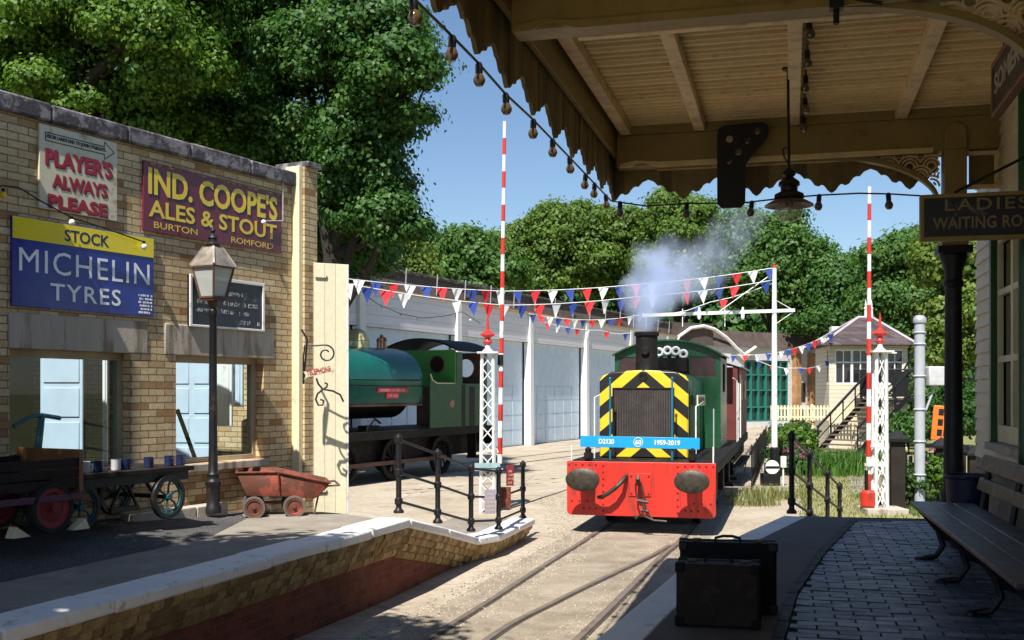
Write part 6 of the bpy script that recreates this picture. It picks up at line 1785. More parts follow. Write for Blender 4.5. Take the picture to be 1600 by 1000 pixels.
m = MB(); m.prism([(-0.2, 5.201), (0.3, 6.2), (8, 6.5), (8, 5.201)], hx(1112), HL, 'yz'); m.bx(-1.5, hx(1112), -0.1, 8, 5.201, 6.55); m.build("roof", M['roof_brown'], gh_)
m = MB()
aa = [(hx(px), HC - (py - HY) / F * 68) for px, py in ((1040, 560), (1056, 528), (1075, 514), (1095, 510), (1112, 514), (1130, 526), (1146, 542), (1158, 553), (1165, 548), (1176, 540))]
m.tube([(a, -0.25, b) for a, b in aa], 0.11, 8); m.build("arch", M['white'], gh_)
for px in (1241, 1265, 1285):
    m = MB(); x = hx(px); m.bx(x - 0.24, x + 0.24, -0.4, -0.001, 0, 4.9); m.build("brick_pier", brick('orange_brick', (0.5, 0.27, 0.12), (0.4, 0.2, 0.09), (0.3, 0.2, 0.13)), gh_)
m = MB()
for px in (1253, 1276): x = hx(px); m.bx(x - 0.35, x + 0.35, -0.02, -0.001, 1.6, 2.9); m.bx(x - 0.35, x + 0.35, -0.02, -0.001, 0.2, 1.2)
m.build("window", M['darkglass'], gh_)

# ------------------------------------------------------------------ signal box with balcony and stairs
SBD = 44.0; k = SBD / F
sbp = P(1357, 700, SBD); sbp.z = 0
sb = thing("signal_box", "cream signal box with slate hipped roof, black balcony and outside stairs", "signal box", sbp, R(-6))
def sx(px): return (px - 1357) * k
def szz(py): return HC - (py - HY) * k
xa, xb = sx(1297), sx(1416); dp = 3.2
zf = 2.05
m = MB(); m.bx(xa, xb, 0, dp, -0.05, szz(600)); m.bx(xa, xb, 0, dp, szz(546), szz(536)); m.bx(xa, sx(1306), 0, 0.2, szz(600), szz(546)); m.bx(sx(1410), xb, 0, 0.2, szz(600), szz(546))
m.bx(xa, xb, 0.5, dp, szz(600), szz(546))
m.build("wall", planks('cream_weatherboards', (0.60, 0.55, 0.42), axis=2, w=0.17, var=0.06), sb)
m = MB(); m.bx(sx(1306), sx(1410), 0.12, 0.13, szz(600), szz(546)); pn_ = m.build("pane", M['darkglass'], sb)
m = MB(); nn = 8
for i in range(nn + 1):
    x = sx(1306) + (sx(1410) - sx(1306)) * i / nn; w_ = 0.05 if i % 2 == 0 else 0.022
    m.bx(x - w_, x + w_, 0.03, 0.11, szz(600), szz(546))
for py in (599, 566, 547): m.bx(sx(1306), sx(1410), 0.04, 0.10, szz(py) - 0.03, szz(py) + 0.03)
m.build("window", M['white'], sb)
m = MB()
ex0, ex1, ey0, ey1, ez = sx(1283), sx(1424), -0.5, dp + 0.5, szz(538)
pk = (sx(1365), dp / 2, szz(492)); rk = 0.25
vs = [(ex0, ey0, ez), (ex1, ey0, ez), (ex1, ey1, ez), (ex0, ey1, ez), (pk[0] - rk, pk[1], pk[2]), (pk[0] + rk, pk[1], pk[2]), (ex0, ey0, ez - 0.06), (ex1, ey0, ez - 0.06), (ex1, ey1, ez - 0.06), (ex0, ey1, ez - 0.06)]
m.add(vs, [(0, 1, 5, 4), (1, 2, 5), (2, 3, 4, 5), (3, 0, 4), (6, 7, 1, 0), (7, 8, 2, 1), (8, 9, 3, 2), (9, 6, 0, 3), (9, 8, 7, 6)])
m.build("roof", M['slate'], sb)
m = MB()
for a, b in ((0, 4), (1, 5), (2, 5), (3, 4)): m.tube([Vector(vs[a]) + Vector((0, 0, .02)), Vector(vs[b]) + Vector((0, 0, .02))], 0.06, 6)
m.tube([vs[4], vs[5]], 0.07, 6); m.build("ridge_tiles", mat('pale_lead_ridge', (0.42, 0.38, 0.40), 0.6), sb)
for px in (1366, 1375):
    m = MB(); m.lathe([(0.06, pk[2] - 0.05), (0.06, pk[2] + 0.35), (0.09, pk[2] + 0.38), (0.03, pk[2] + 0.45), (0.05, pk[2] + 0.5), (0.005, pk[2] + 0.75)], (sx(px), pk[1], 0), 10); m.build("finial", M['white'], sb)
m = MB(); m.bx(sx(1325), sx(1350), dp + 0.2, dp + 0.8, szz(512), szz(502)); m.build("roof_vent", M['white'], sb)
# balcony
bx0, bx1 = sx(1336), sx(1428)
m = MB(); m.bx(bx0, bx1, -1.15, -0.001, zf - 0.14, zf); m.build("balcony_floor", M['black'], sb)
m = MB()
for px in (1337, 1360, 1385, 1403, 1427): m.bx(sx(px) - 0.05, sx(px) + 0.05, -1.15, -1.06, zf, zf + 1.12)
for a, b in ((1337, 1360), (1385, 1403)):
    m.bx(sx(a) + 0.051, sx(b) - 0.051, -1.13, -1.08, zf + 0.05, zf + 1.05)
for a, b in ((1360, 1385), (1403, 1427)):
    m.bx(sx(a) + 0.051, sx(b) - 0.051, -1.13, -1.08, zf + 1.0, zf + 1.08); m.bx(sx(a) + 0.051, sx(b) - 0.051, -1.13, -1.08, zf + 0.05, zf + 0.12)
    A, B = sx(a) + 0.05, sx(b) - 0.05
    for z0, z1 in ((zf + 0.12, zf + 0.56), (zf + 0.56, zf + 1.0)):
        m.beam((A, -1.1, z0), (B, -1.1, z1), 0.03, 0.05); m.beam((A, -1.1, z1), (B, -1.1, z0), 0.03, 0.05)
m.tube([(sx(1337), -1.1, zf + 1.12), (sx(1427), -1.1, zf + 1.12)], 0.035, 6)
m.tube([(sx(1400), -1.1, zf + 1.1), (sx(1424), -0.3, zf + 1.9)], 0.04, 6)
m.build("balcony_rail", M['black'], sb)
m = MB()
for px in (1390, 1420): m.bx(sx(px) - 0.07, sx(px) + 0.07, -1.1, -0.96, 0, zf - 0.141)
m.build("balcony_post", M['black'], sb)
m = MB(); m.bx(sx(1396), sx(1412), -0.04, -0.002, 0.55, 1.55); m.build("window", M['darkglass'], sb)
m = MB(); m.bx(sx(1394), sx(1414), -0.03, -0.001, 1.551, 1.62); m.bx(sx(1403.5), sx(1404.8), -0.06, -0.041, 0.55, 1.55); m.bx(sx(1394), sx(1414), -0.06, -0.001, 0.48, 0.549); m.build("window_frame", M['white'], sb)
# stairs rising to the right onto the balcony
nst = 12; bx_, by_ = sx(1258), -3.3
tx, ty = sx(1345), -1.2
m = MB()
stw = 1.75
dirx = Vector((tx - bx_, ty - by_, 0)); L_ = dirx.length; dirx.normalize(); sidev = Vector((dirx.y, -dirx.x, 0))
for i in range(nst):
    f = (i + 0.5) / nst; p = Vector((bx_, by_, 0)) + dirx * (L_ * f) + sidev * (stw / 2); z = zf * (i + 1) / nst
    m.box((p.x, p.y, z - 0.025), (L_ / nst + 0.05, stw, 0.05), rz=math.atan2(dirx.y, dirx.x))
m.build("stair_treads", mat('worn_brown_treads', (0.17, 0.12, 0.09), 0.7, var=0.3), sb)
m = MB()
for off in (0.0, stw):
    a = Vector((bx_, by_, 0.02)) + sidev * off; b = Vector((tx, ty, zf)) + sidev * off
    m.beam(a, b, 0.05, 0.22)
    m.tube([a + Vector((0, 0, 0.95)), b + Vector((0, 0, 0.95))], 0.05, 8); m.tube([a + Vector((0, 0, 0.5)), b + Vector((0, 0, 0.5))], 0.02, 6)
    for i in range(5):
        q = a.lerp(b, i / 4); m.tube([q, q + Vector((0, 0, 0.95))], 0.03, 6)
m.build("stair_rail", M['black'], sb)
m = MB()
for i in range(26):
    x = xa - 2.4 + i * 0.13
    m.bx(x, x + 0.07, -0.55, -0.52, 1.15, 1.75)
m.bx(xa - 2.4, xa + 1.0, -0.52, -0.49, 1.25, 1.31); m.bx(xa - 2.4, xa + 1.0, -0.52, -0.49, 1.6, 1.66)
for x in (xa - 2.3, xa - 0.8, xa + 0.8): m.bx(x, x + 0.09, -0.49, -0.4, 0, 1.8)
m.build("picket_rail", M['cream'], sb)

# ------------------------------------------------------------------ grey crossing mast, gate posts, fences, orange panel
gp = P(1437, 795, 21.4); gp.z = 0; k = 21.4 / F
t = thing("grey_mast", "grey steel camera mast with clamp bands and a domed top", "mast", gp)
H_ = (795 - 505) * k
m = MB(); m.lathe([(0.10, 0), (0.10, H_)], (0, 0, 0), 18)
for py in (790, 742, 690, 640, 588, 538, 520): m.lathe([(0.112, (795 - py) * k - 0.02), (0.125, (795 - py) * k), (0.112, (795 - py) * k + 0.02)], (0, 0, 0), 18)
m.build("pole", M['greysteel'], t)
m = MB(); m.lathe([(0.12, H_), (0.13, H_ + 0.04), (0.12, H_ + 0.10), (0.07, H_ + 0.15), (0.001, H_ + 0.16)], (0, 0, 0), 18); m.build("dome_cap", M['galv'], t)
m = MB(); m.bx(0.13, 0.48, -0.15, 0.15, (795 - 603) * k, (795 - 573) * k); m.bx(0.48, 0.56, -0.1, 0.1, (795 - 600) * k, (795 - 580) * k); m.build("equipment_box", mat('pale_grey_box', (0.55, 0.55, 0.55), 0.45), t, bevel=0.02)
m = MB(); m.tube([(0.08, 0, (795 - 650) * k), (0.30, 0, (795 - 604) * k)], 0.022, 8); m.build("strut", M['greysteel'], t)
for px, py, D, lb in ((1402, 800, 20.9, "tall black timber gate post with a pyramid cap between barrier and grey mast"), (1471, 790, 23.5, "black timber gate post with a pyramid cap right of the grey mast"), (1522, 785, 26.0, "black timber gate post with pyramid cap beside the shaded column")):
    p = P(px, py, D); p.z = 0
    t = thing("gate_post", lb, "gate post", p, R(-10))
    top = {1402: P(0, 690, D).z, 1471: P(0, 700, D).z, 1522: P(0, 712, D).z}[px]
    m = MB(); m.bx(-0.13, 0.13, -0.13, 0.13, 0, top); m.build("post", M['wood_dark'], t, bevel=0.01)
    m = MB(); m.add([(-.2, -.2, top + 0.001), (.2, -.2, top + 0.001), (.2, .2, top + 0.001), (-.2, .2, top + 0.001), (-.2, -.2, top + .06), (.2, -.2, top + .06), (.2, .2, top + .06), (-.2, .2, top + .06), (0, 0, top + .24)], [(3, 2, 1, 0), (0, 1, 5, 4), (1, 2, 6, 5), (2, 3, 7, 6), (3, 0, 4, 7), (4, 5, 8), (5, 6, 8), (6, 7, 8), (7, 4, 8)])
    m.build("cap", M['black'], t)
def pale_fence(label, p0, p1, h, n, rails, mt, w_=0.05, name="fence", cat="fence"):
    p0, p1 = Vector(p0), Vector(p1); d = p1 - p0
    t = thing(name, label, cat, p0, math.atan2(d.y, d.x)); L_ = d.length
    m = MB()
    for z in rails: m.bx(0, L_, -0.02, 0.02, z - 0.04, z + 0.04)
    m.build("rail", mt, t)
    for i in range(n):
        x = L_ * i / (n - 1)
        m = MB(); m.bx(x - w_, x + w_, -0.045, -0.021, 0, h * (1 if i % 4 else 1.06)); m.build("pale", mt, t)
a, b = P(1412, 790, 22.6), P(1505, 782, 26.5); a.z = b.z = 0
pale_fence("low black boarded fence behind the grey mast", a, b, 0.95, 14, (0.3, 0.75), M['wood_dark'], 0.10)
a, b = P(1172, 758, 25.5), P(1196, 700, 40); a.z = b.z = 0
pale_fence("row of low black palings along the track behind the ground signal", a, b, 1.0, 18, (0.25, 0.85), M['black'], 0.055)
op = P(1469, 688, 36.0)
t = thing("barrier_panel", "leaning orange panel with dark square openings beyond the grey mast", "panel", (op.x, op.y, op.z), R(-14))
k = 36 / F
m = MB(); W2, H2 = 28 * k, 54 * k
m.bx(-W2 / 2, W2 / 2, 0, 0.06, 0, H2); pn2 = m.build("frame", M['orange'], t, bevel=0.02); 
m = MB()
for i in range(2):
    for j in range(3): m.bx(-W2 / 2 + 0.17 + i * 0.2, -W2 / 2 + 0.33 + i * 0.2, -0.006, -0.001, 0.14 + j * 0.34, 0.36 + j * 0.34)
m.build("opening", M['black'], t)
m = MB(); m.bx(-0.05, 0.05, 0.07, 0.13, -op.z, H2 * 0.8); m.build("prop", M['wood_dark'], t)
t.rotation_euler = (0, R(5), R(-14))
# lattice footbridge far right
fb0, fb1 = P(1395, 640, 62), P(1560, 640, 60)
t = thing("footbridge", "dark lattice girder footbridge in front of the trees at far right", "footbridge", (fb0.x, fb0.y, 0), math.atan2(fb1.y - fb0.y, fb1.x - fb0.x))
k = 61 / F; L_ = (fb1 - fb0).length; zb_, zt_ = HC - (592 - HY) * k, HC - (532 - HY) * k
m = MB(); m.bx(0, L_, 0, 0.1, zb_ - 0.15, zb_ + 0.05); m.bx(0, L_, 0, 0.1, zt_ - 0.1, zt_); nn = 9
for i in range(nn):
    a, b = L_ * i / nn, L_ * (i + 1) / nn
    m.beam((a, 0.05, zb_), (b, 0.05, zt_), 0.06, 0.08); m.beam((a, 0.05, zt_), (b, 0.05, zb_), 0.06, 0.08); mid = (a + b) / 2; h_ = (zb_ + zt_) / 2
m.build("lattice_girder", mat('blue_black_iron', (0.03, 0.035, 0.05), 0.6), t)
m = MB(); m.bx(0, L_, 0.1, 1.8, zb_ - 0.15, zb_ - 0.05); m.build("deck", M['wood_dark'], t)
m = MB(); m.bx(0.5, 0.8, 0.2, 0.5, 0, zb_ - 0.151); m.bx(L_ - 1, L_ - 0.7, 0.2, 0.5, 0, zb_ - 0.151); m.build("trestle", M['wood_dark'], t)

# ------------------------------------------------------------------ smoke from the chimney
ctr = [(1010, 512, 19.6, 0.16), (1013, 490, 19.7, 0.30), (1020, 455, 19.9, 0.50), (1034, 422, 20.1, 0.52), (1064, 430, 20.5, 0.50), (1095, 432, 20.8, 0.42), (1112, 405, 21.0, 0.46), (1136, 376, 21.3, 0.44), (1158, 350, 21.6, 0.40), (1180, 330, 21.9, 0.3)]
pts = [P(a, b, c_) for a, b, c_, _ in ctr]
lo = Vector([min(p[i] for p in pts) - 0.75 for i in range(3)]); hi = Vector([max(p[i] for p in pts) + 0.75 for i in range(3)])
hi.z = max(p.z for p in pts) + 0.4; lo.z = pts[0].z - 0.12
cc = (lo + hi) / 2
m = MB(); h_ = (hi - lo) / 2; m.bx(-h_.x, h_.x, -h_.y, h_.y, -h_.z, h_.z)
vm = NT("grey_blue_smoke"); vm.t.nodes.remove(vm.b)
nzw = vm.n("ShaderNodeTexNoise"); nzw.inputs["Scale"].default_value = 1.6; nzw.inputs["Detail"].default_value = 4; vm.l(vm.tc.outputs["Object"], nzw.inputs["Vector"])
vs1 = vm.n("ShaderNodeVectorMath", operation='SUBTRACT'); vm.l(nzw.outputs["Color"], vs1.inputs[0]); vs1.inputs[1].default_value = (0.5, 0.5, 0.5)
vs2 = vm.n("ShaderNodeVectorMath", operation='SCALE'); vm.l(vs1.outputs[0], vs2.inputs[0]); vs2.inputs[3].default_value = 0.75
vs3 = vm.n("ShaderNodeVectorMath", operation='ADD'); vm.l(vs2.outputs[0], vs3.inputs[0]); vm.l(vm.tc.outputs["Object"], vs3.inputs[1])
acc = None
for p, (_, _, _, r_) in zip(pts, ctr):
    d = vm.n("ShaderNodeVectorMath", operation='DISTANCE'); vm.l(vs3.outputs[0], d.inputs[0]); d.inputs[1].default_value = p - cc
    w_ = max(0.18, 1.0 - 0.09 * ctr.index((_, _, _, r_)) if False else 1.0)
    i_ = pts.index(p); strength = (2.2, 2.2, 2.1, 1.9, 1.1, 0.45, 0.5, 0.4, 0.3, 0.18)[i_]
    f = vm.math('MULTIPLY', vm.math('SUBTRACT', 1.0, vm.math('DIVIDE', d.outputs["Value"], r_ * 1.25), 0, True), strength)
    acc = f if acc is None else vm.math('MAXIMUM', acc, f)
nz = vm.noise(2.6, 4, 0.55)
den = vm.math('MULTIPLY', acc, vm.math('MULTIPLY_ADD', nz, 2.8, -0.85, True))
den = vm.math('MULTIPLY', den, 3.0)
pv = vm.n("ShaderNodeVolumePrincipled"); pv.inputs["Color"].default_value = (0.72, 0.81, 1.0, 1); pv.inputs["Anisotropy"].default_value = 0.1
vm.l(den, pv.inputs["Density"]); vm.l(pv.outputs[0], vm.out.inputs["Volume"])
o_ = m.build("smoke", vm.m, None); o_.location = cc; tag(o_, kind="stuff")

# ------------------------------------------------------------------ trees and plants
def leaf_mesh(name, lobes, clumps, per, leaf, seed, mat_, clump_r=0.7, up=0.35, fill=0.25):
    rg = np.random.default_rng(seed)
    lobes = np.array(lobes, float)
    wts = (lobes[:, 3] * lobes[:, 4] + lobes[:, 4] * lobes[:, 5] + lobes[:, 3] * lobes[:, 5]); wts /= wts.sum()
    li = rg.choice(len(lobes), clumps, p=wts)
    d = rg.normal(size=(clumps, 3)); d /= np.linalg.norm(d, axis=1)[:, None]; d[:, 2] = np.where(d[:, 2] < -0.35, -d[:, 2] * 0.6, d[:, 2])
    rad = np.where(rg.random(clumps) < fill, rg.uniform(0.25, 0.8, clumps), rg.uniform(0.78, 1.16, clumps))
    cen = lobes[li, :3] + d * lobes[li, 3:6] * rad[:, None]
    cr = clump_r * rg.uniform(0.5, 1.25, clumps)
    n = clumps * per
    off = rg.normal(size=(clumps, per, 3)) * 0.5; off[:, :, 2] *= 0.55
    pos = (cen[:, None, :] + off * cr[:, None, None]).reshape(n, 3)
    nd = (d[:, None, :] * 0.35 + off * 1.25 * np.array([1, 1, 1.6]) + rg.normal(size=(clumps, per, 3)) * 0.42); nd[:, :, 2] += up
    nd = nd.reshape(n, 3); nd /= np.linalg.norm(nd, axis=1)[:, None]
    rv = rg.normal(size=(n, 3)); tg = np.cross(nd, rv); tg /= np.linalg.norm(tg, axis=1)[:, None] + 1e-9
    bt = np.cross(nd, tg)
    s_ = leaf * rg.uniform(0.6, 1.35, n)[:, None]
    v = np.empty((n, 4, 3), np.float32)
    v[:, 0] = pos - tg * s_ * 0.5; v[:, 1] = pos - bt * s_ * 0.33 + nd * s_ * 0.05; v[:, 2] = pos + tg * s_ * 0.5 - nd * s_ * 0.08; v[:, 3] = pos + bt * s_ * 0.33 + nd * s_ * 0.05
    me = bpy.data.meshes.new(name)
    me.vertices.add(n * 4); me.vertices.foreach_set("co", v.reshape(-1))
    me.loops.add(n * 4); me.loops.foreach_set("vertex_index", np.arange(n * 4, dtype=np.int32))
    me.polygons.add(n); me.polygons.foreach_set("loop_start", np.arange(0, n * 4, 4, dtype=np.int32))
    me.update(calc_edges=True); me.materials.append(mat_)
    return me
def trunk_mesh(name, base, top, r0, limbs, seed, mat_=None):
    rg = random.Random(seed); m = MB()
    base, top = Vector(base), Vector(top); pts = []
    for i in range(7):
        f = i / 6; q = base.lerp(top, f) + Vector((rg.uniform(-1, 1), rg.uniform(-1, 1), 0)) * r0 * 0.7 * (0 if i == 0 else 1); pts.append(q)
    m.tube(pts, [r0 * (1.35 if i == 0 else 1 - 0.12 * i) for i in range(7)], 10)
    for l in limbs:
        e = Vector(l[:3]); st_ = pts[min(5, max(2, int(2 + 4 * rg.random())))]; mid = st_.lerp(e, 0.5) + Vector((rg.uniform(-.3, .3), rg.uniform(-.3, .3), rg.uniform(0, .6)))
        m.tube([st_, mid, e], [r0 * 0.45, r0 * 0.28, r0 * 0.08], 7)
        for _ in range(3):
            a = mid.lerp(e, rg.random()); m.tube([a, a + Vector((rg.uniform(-1, 1), rg.uniform(-1, 1), rg.uniform(-.2, 1))) * (e - mid).length * 0.5], [r0 * 0.14, r0 * 0.03], 5)
    o = m.build(name, mat_ or M['bark'], None)
    return o
def tree(name, label, cat, base, lobes_px, D, clumps, per, leaf, seed, lm, clump_r, group=None, depth=1.0, trunk_px=None, ground=0.0):
    """lobes_px: (px, py, radius_px, [depth offset]) of crown masses in the photo at distance D"""
    b = P(base, 612, D); b.z = ground
    t = thing(name, label, cat, b, 0, group)
    lobes = []
    for q in lobes_px:
        c_ = P(q[0], q[1], D + (q[3] if len(q) > 3 else 0)) - b; r_ = q[2] * D / F
        lobes.append((c_.x, c_.y, c_.z, r_, r_ * depth, r_ * (q[4] if len(q) > 4 else 0.9)))
    rl = random.Random(seed * 7 + 1); more = []
    for cx_, cy_, cz_, rx, ry, rz in lobes:
        more.append((cx_, cy_, cz_, rx * 0.8, ry * 0.8, rz * 0.8))
        for _ in range(7):
            d = Vector((rl.gauss(0, 1), rl.gauss(0, 1), rl.gauss(0.25, 0.9))).normalized(); s_ = rl.uniform(0.22, 0.46); q = rl.uniform(0.62, 0.88)
            more.append((cx_ + d.x * rx * q, cy_ + d.y * ry * q, cz_ + d.z * rz * q, rx * s_, ry * s_, rz * s_ * 0.8))
    me = leaf_mesh("crown", more, clumps, per, leaf, seed, lm, clump_r)
    o = bpy.data.objects.new("crown", me); COL.objects.link(o); o.parent = t
    zt_ = max(l[2] for l in lobes)
    tr = trunk_mesh("trunk", (0, 0, 0), (lobes[0][0] * 0.5, lobes[0][1] * 0.5, zt_ * 0.85), 0.02 * zt_ + 0.06, lobes, seed); tr.parent = t
    return t
tree("broadleaf_tree", "huge dark broadleaf tree behind the brick workshop, overhanging towards the sky", "tree", 515, [(505, 120, 125), (400, 60, 120, 2), (565, 70, 95, -1), (612, 120, 56, -2), (560, 205, 72, -1), (632, 50, 36, -1), (460, 240, 90, 1), (560, 310, 72, 0), (612, 200, 40, -1), (605, 345, 46, -1), (648, 360, 20, -1), (665, 100, 18, -2), (655, 180, 14, -2), (668, 140, 12, -2), (500, 330, 75, 1), (520, 390, 60, 2), (350, 190, 95, 2), (480, -60, 150, 1), (600, 270, 34, -1), (622, 300, 16, -1)],
     27, 3300, 120, 0.13, 1, M['ash_leaf'], 0.46, "tall trees behind the brick workshop", 1.0)
tree("broadleaf_tree", "big lighter green oak at the top left above the brick workshop", "tree", 130, [(120, 40, 125), (40, 60, 110, 1), (220, 60, 90, -1), (-40, 130, 110, 1), (110, 160, 85, 0), (230, 170, 80, 1), (290, 100, 70, 0), (300, 230, 75, 2), (170, 230, 80, 2), (80, -80, 150, 1), (-100, 40, 130, 1), (290, -20, 85)],
     25, 2800, 120, 0.12, 2, M['oak_leaf'], 0.44, "tall trees behind the brick workshop", 1.0)
tree("broadleaf_tree", "darker leafy tree filling the gap between the oak and the overhanging tree", "tree", 330, [(330, 150, 110), (280, 260, 90), (400, 270, 90), (440, 330, 70), (340, 40, 90), (560, 400, 50)],
     33, 2000, 90, 0.16, 3, M['ash_leaf'], 0.75, "tall trees behind the brick workshop", 0.8)
tree("shrub_tree", "small lime green bushy tree behind the roof left of the tall red boom", "tree", 600, [(575, 395, 32), (615, 400, 34), (640, 425, 25)], 42, 420, 90, 0.18, 4, M['bright_leaf'], 0.7, None, 1.0)
far = [
 ("broad yellow green tree at the left end of the far trees beside the striped boom", 735, [(735, 405, 50), (705, 425, 42), (770, 425, 45), (720, 455, 40), (690, 400, 28)], 70, 'far_leaf2', 5),
 ("far rounded tree with olive crown left of the smoke", 850, [(850, 385, 62), (805, 410, 52), (895, 400, 55), (850, 440, 55), (905, 350, 36), (860, 342, 32)], 78, 'far_leaf', 6),
 ("far olive tree standing behind the smoke column", 975, [(975, 385, 62), (940, 365, 48), (1020, 395, 55), (960, 440, 55), (1030, 440, 50)], 80, 'far_leaf', 7),
 ("far tall yellowish tree under the spectacle plate", 1060, [(1060, 360, 60), (1045, 330, 36), (1095, 375, 45), (1060, 420, 55), (1110, 430, 40)], 76, 'far_leaf', 8),
 ("large fresh green tree right of the smoke below the hanging lamp", 1205, [(1205, 400, 68), (1170, 375, 50), (1250, 405, 55), (1200, 460, 65), (1265, 460, 52), (1160, 440, 45), (1225, 355, 32)], 74, 'far_leaf2', 9),
 ("smaller dark green tree above the signal box roof", 1310, [(1310, 450, 45), (1330, 430, 32), (1300, 500, 50), (1345, 480, 42)], 72, 'ash_leaf', 10),
 ("fresh green tree right of the striped boom over the signal box", 1410, [(1405, 410, 52), (1440, 390, 42), (1400, 470, 55), (1450, 460, 55), (1430, 530, 55)], 66, 'far_leaf2', 11),
 ("pale lime tree behind the shaded iron column", 1510, [(1490, 420, 55), (1530, 410, 60), (1500, 490, 55), (1545, 480, 55), (1490, 545, 40)], 58, 'bright_leaf', 12)]
for lb, bx_, lob, D, lm, sd_ in far:
    tree("woodland_tree", lb, "tree", bx_, lob, D, 950, 100, 0.28, sd_, M[lm], 0.9, "far trees behind the yard", 1.0)
# wood behind, one mass
def mass(name, boxes, n, leaf, mt, seed, cr=1.2, kind="stuff"):
    me = leaf_mesh(name, boxes, n, 40, leaf, seed, mt, cr, fill=0.4)
    o = bpy.data.objects.new(name, me); COL.objects.link(o); return tag(o, kind=kind)
wl_ = []
for px, py, r_, D in ((650, 500, 60, 95), (760, 490, 60, 98), (870, 480, 60, 100), (980, 480, 60, 100), (1090, 480, 60, 98), (1180, 500, 60, 95), (1270, 530, 55, 92), (1350, 540, 50, 92), (1440, 560, 50, 90), (1530, 560, 60, 88), (1320, 590, 40, 90), (1460, 610, 40, 80)):
    c_ = P(px, py, D); rr = r_ * D / F; wl_.append((c_.x, c_.y, max(2.0, c_.z - rr * 0.3), rr * 1.3, rr, rr * 1.3))
mass("distant_woodland", wl_, 1500, 0.75, M['ash_leaf'], 20, 1.8)

# garden shrubs and plants
def plant(name, label, cat, px, py, D, rad, h, n, leaf, mt, seed, group=None, flower=None):
    b = P(px, py, D); b.z = 0
    t = thing(name, label, cat, b, rnd.uniform(0, 6), group)
    me = leaf_mesh("foliage", [(0, 0, h * 0.5, rad, rad, h * 0.5), (rad * 0.4, 0.1, h * 0.35, rad * 0.7, rad * 0.7, h * 0.4)], n, 30, leaf, seed, mt, rad * 0.35, up=0.5, fill=0.5)
    o = bpy.data.objects.new("foliage", me); COL.objects.link(o); o.parent = t
    if flower:
        me = leaf_mesh("flowers", [(0, 0, h * 0.62, rad * 1.02, rad * 1.02, h * 0.5)], max(8, n // 4), 14, leaf * 0.8, seed + 1, flower, rad * 0.18)
        o = bpy.data.objects.new("flowers", me); COL.objects.link(o); o.parent = t
    m = MB(); m.tube([(0, 0, 0), (0.03, 0, h * 0.6)], [0.03, 0.01], 6); m.build("stem", M['bark'], t)
def blades(name, label, cat, px, D, w_, n, h, mt, seed, kind=None, rect=None, wd=0.02):
    rg = np.random.default_rng(seed)
    if rect is None:
        b = P(px, 612, D); b.z = 0
        bx = rg.normal(size=n) * w_; by = rg.normal(size=n) * w_ * 0.8
    else:
        b = Vector((0, 0, 0)); bx, by = rect(rg, n)
    hh = h * rg.uniform(0.45, 1.2, n); ang = rg.uniform(0, 2 * np.pi, n); ln = rg.uniform(0.1, 0.6, n) * hh
    ww = wd * rg.uniform(0.6, 1.3, n)
    v = np.zeros((n, 5, 3), np.float32)
    cx_, sx_ = np.cos(ang), np.sin(ang)
    for i, (f, s_) in enumerate(((0, -1), (0, 1), (0.55, 0.8), (0.55, -0.8), (1, 0))):
        v[:, i, 0] = bx - sx_ * ww * s_ + cx_ * ln * f ** 2; v[:, i, 1] = by + cx_ * ww * s_ + sx_ * ln * f ** 2; v[:, i, 2] = hh * f
    me = bpy.data.meshes.new(name)
    me.vertices.add(n * 5); me.vertices.foreach_set("co", v.reshape(-1))
    idx = (np.arange(n) * 5)[:, None] + np.array([0, 1, 2, 3, 3, 2, 4])[None, :]
    me.loops.add(n * 7); me.loops.foreach_set("vertex_index", idx.reshape(-1).astype(np.int32))
    ls = ((np.arange(n) * 7)[:, None] + np.array([0, 4])[None, :]).reshape(-1).astype(np.int32)
    me.polygons.add(n * 2); me.polygons.foreach_set("loop_start", ls)
    me.update(calc_edges=True); me.materials.append(mt)
    o = bpy.data.objects.new(name, me); COL.objects.link(o); o.location = b
    if kind: tag(o, kind=kind)
    else: tag(o, label, cat)
    return o
plant("garden_shrub", "green leafy shrub at the foot of the signal box stairs", "shrub", 1244, 700, 41, 0.7, 0.9, 150, 0.16, M['oak_leaf'], 31)
plant("garden_shrub", "low green shrub left of the white mast by the teal glazing", "shrub", 1235, 705, 42, 0.9, 1.2, 140, 0.16, M['hedge_leaf'], 32)
#plant("climbing_shrub", "climbing shrub with pale leaves growing up behind the stair handrail", "shrub", 1292, 700, 42.8, 0.35, 1.6, 90, 0.15, M['oak_leaf'], 33)
plant("flower_bush", "bush with pink flowers beside the white mast", "flower bush", 1226, 742, 31, 0.5, 0.9, 110, 0.10, M['hedge_leaf'], 34, flower=M['pinkflower'])
plant("flower_bush", "low pink flowering bush right of the railing in front of the lilies", "flower bush", 1250, 745, 30, 0.4, 0.65, 90, 0.10, M['hedge_leaf'], 35, flower=M['pinkflower'])
plant("garden_shrub", "rough shrub with a few pink flowers right of the grey mast", "shrub", 1465, 795, 22.3, 0.45, 1.0, 110, 0.08, M['oak_leaf'], 36, flower=M['pinkflower'])
plant("garden_shrub", "green shrub between the black gate post and the grey mast", "shrub", 1422, 797, 21.6, 0.35, 0.85, 80, 0.08, M['hedge_leaf'], 37)
blades("lily_clump", "tall clump of bright green strap leaves below the signal box stairs", "plant", 1318, 31, 0.75, 1300, 0.62, M['fern'], 41, wd=0.025)
blades("lily_clump", "smaller clump of green strap leaves left of the striped boom", "plant", 1285, 30, 0.5, 700, 0.55, M['fern'], 42, wd=0.025)
blades("grass_tuft", "dry straw coloured grass tuft in front of the ground signal", "grass tuft", 1200, 23.5, 0.4, 800, 0.28, M['grassblade'], 43, wd=0.008)
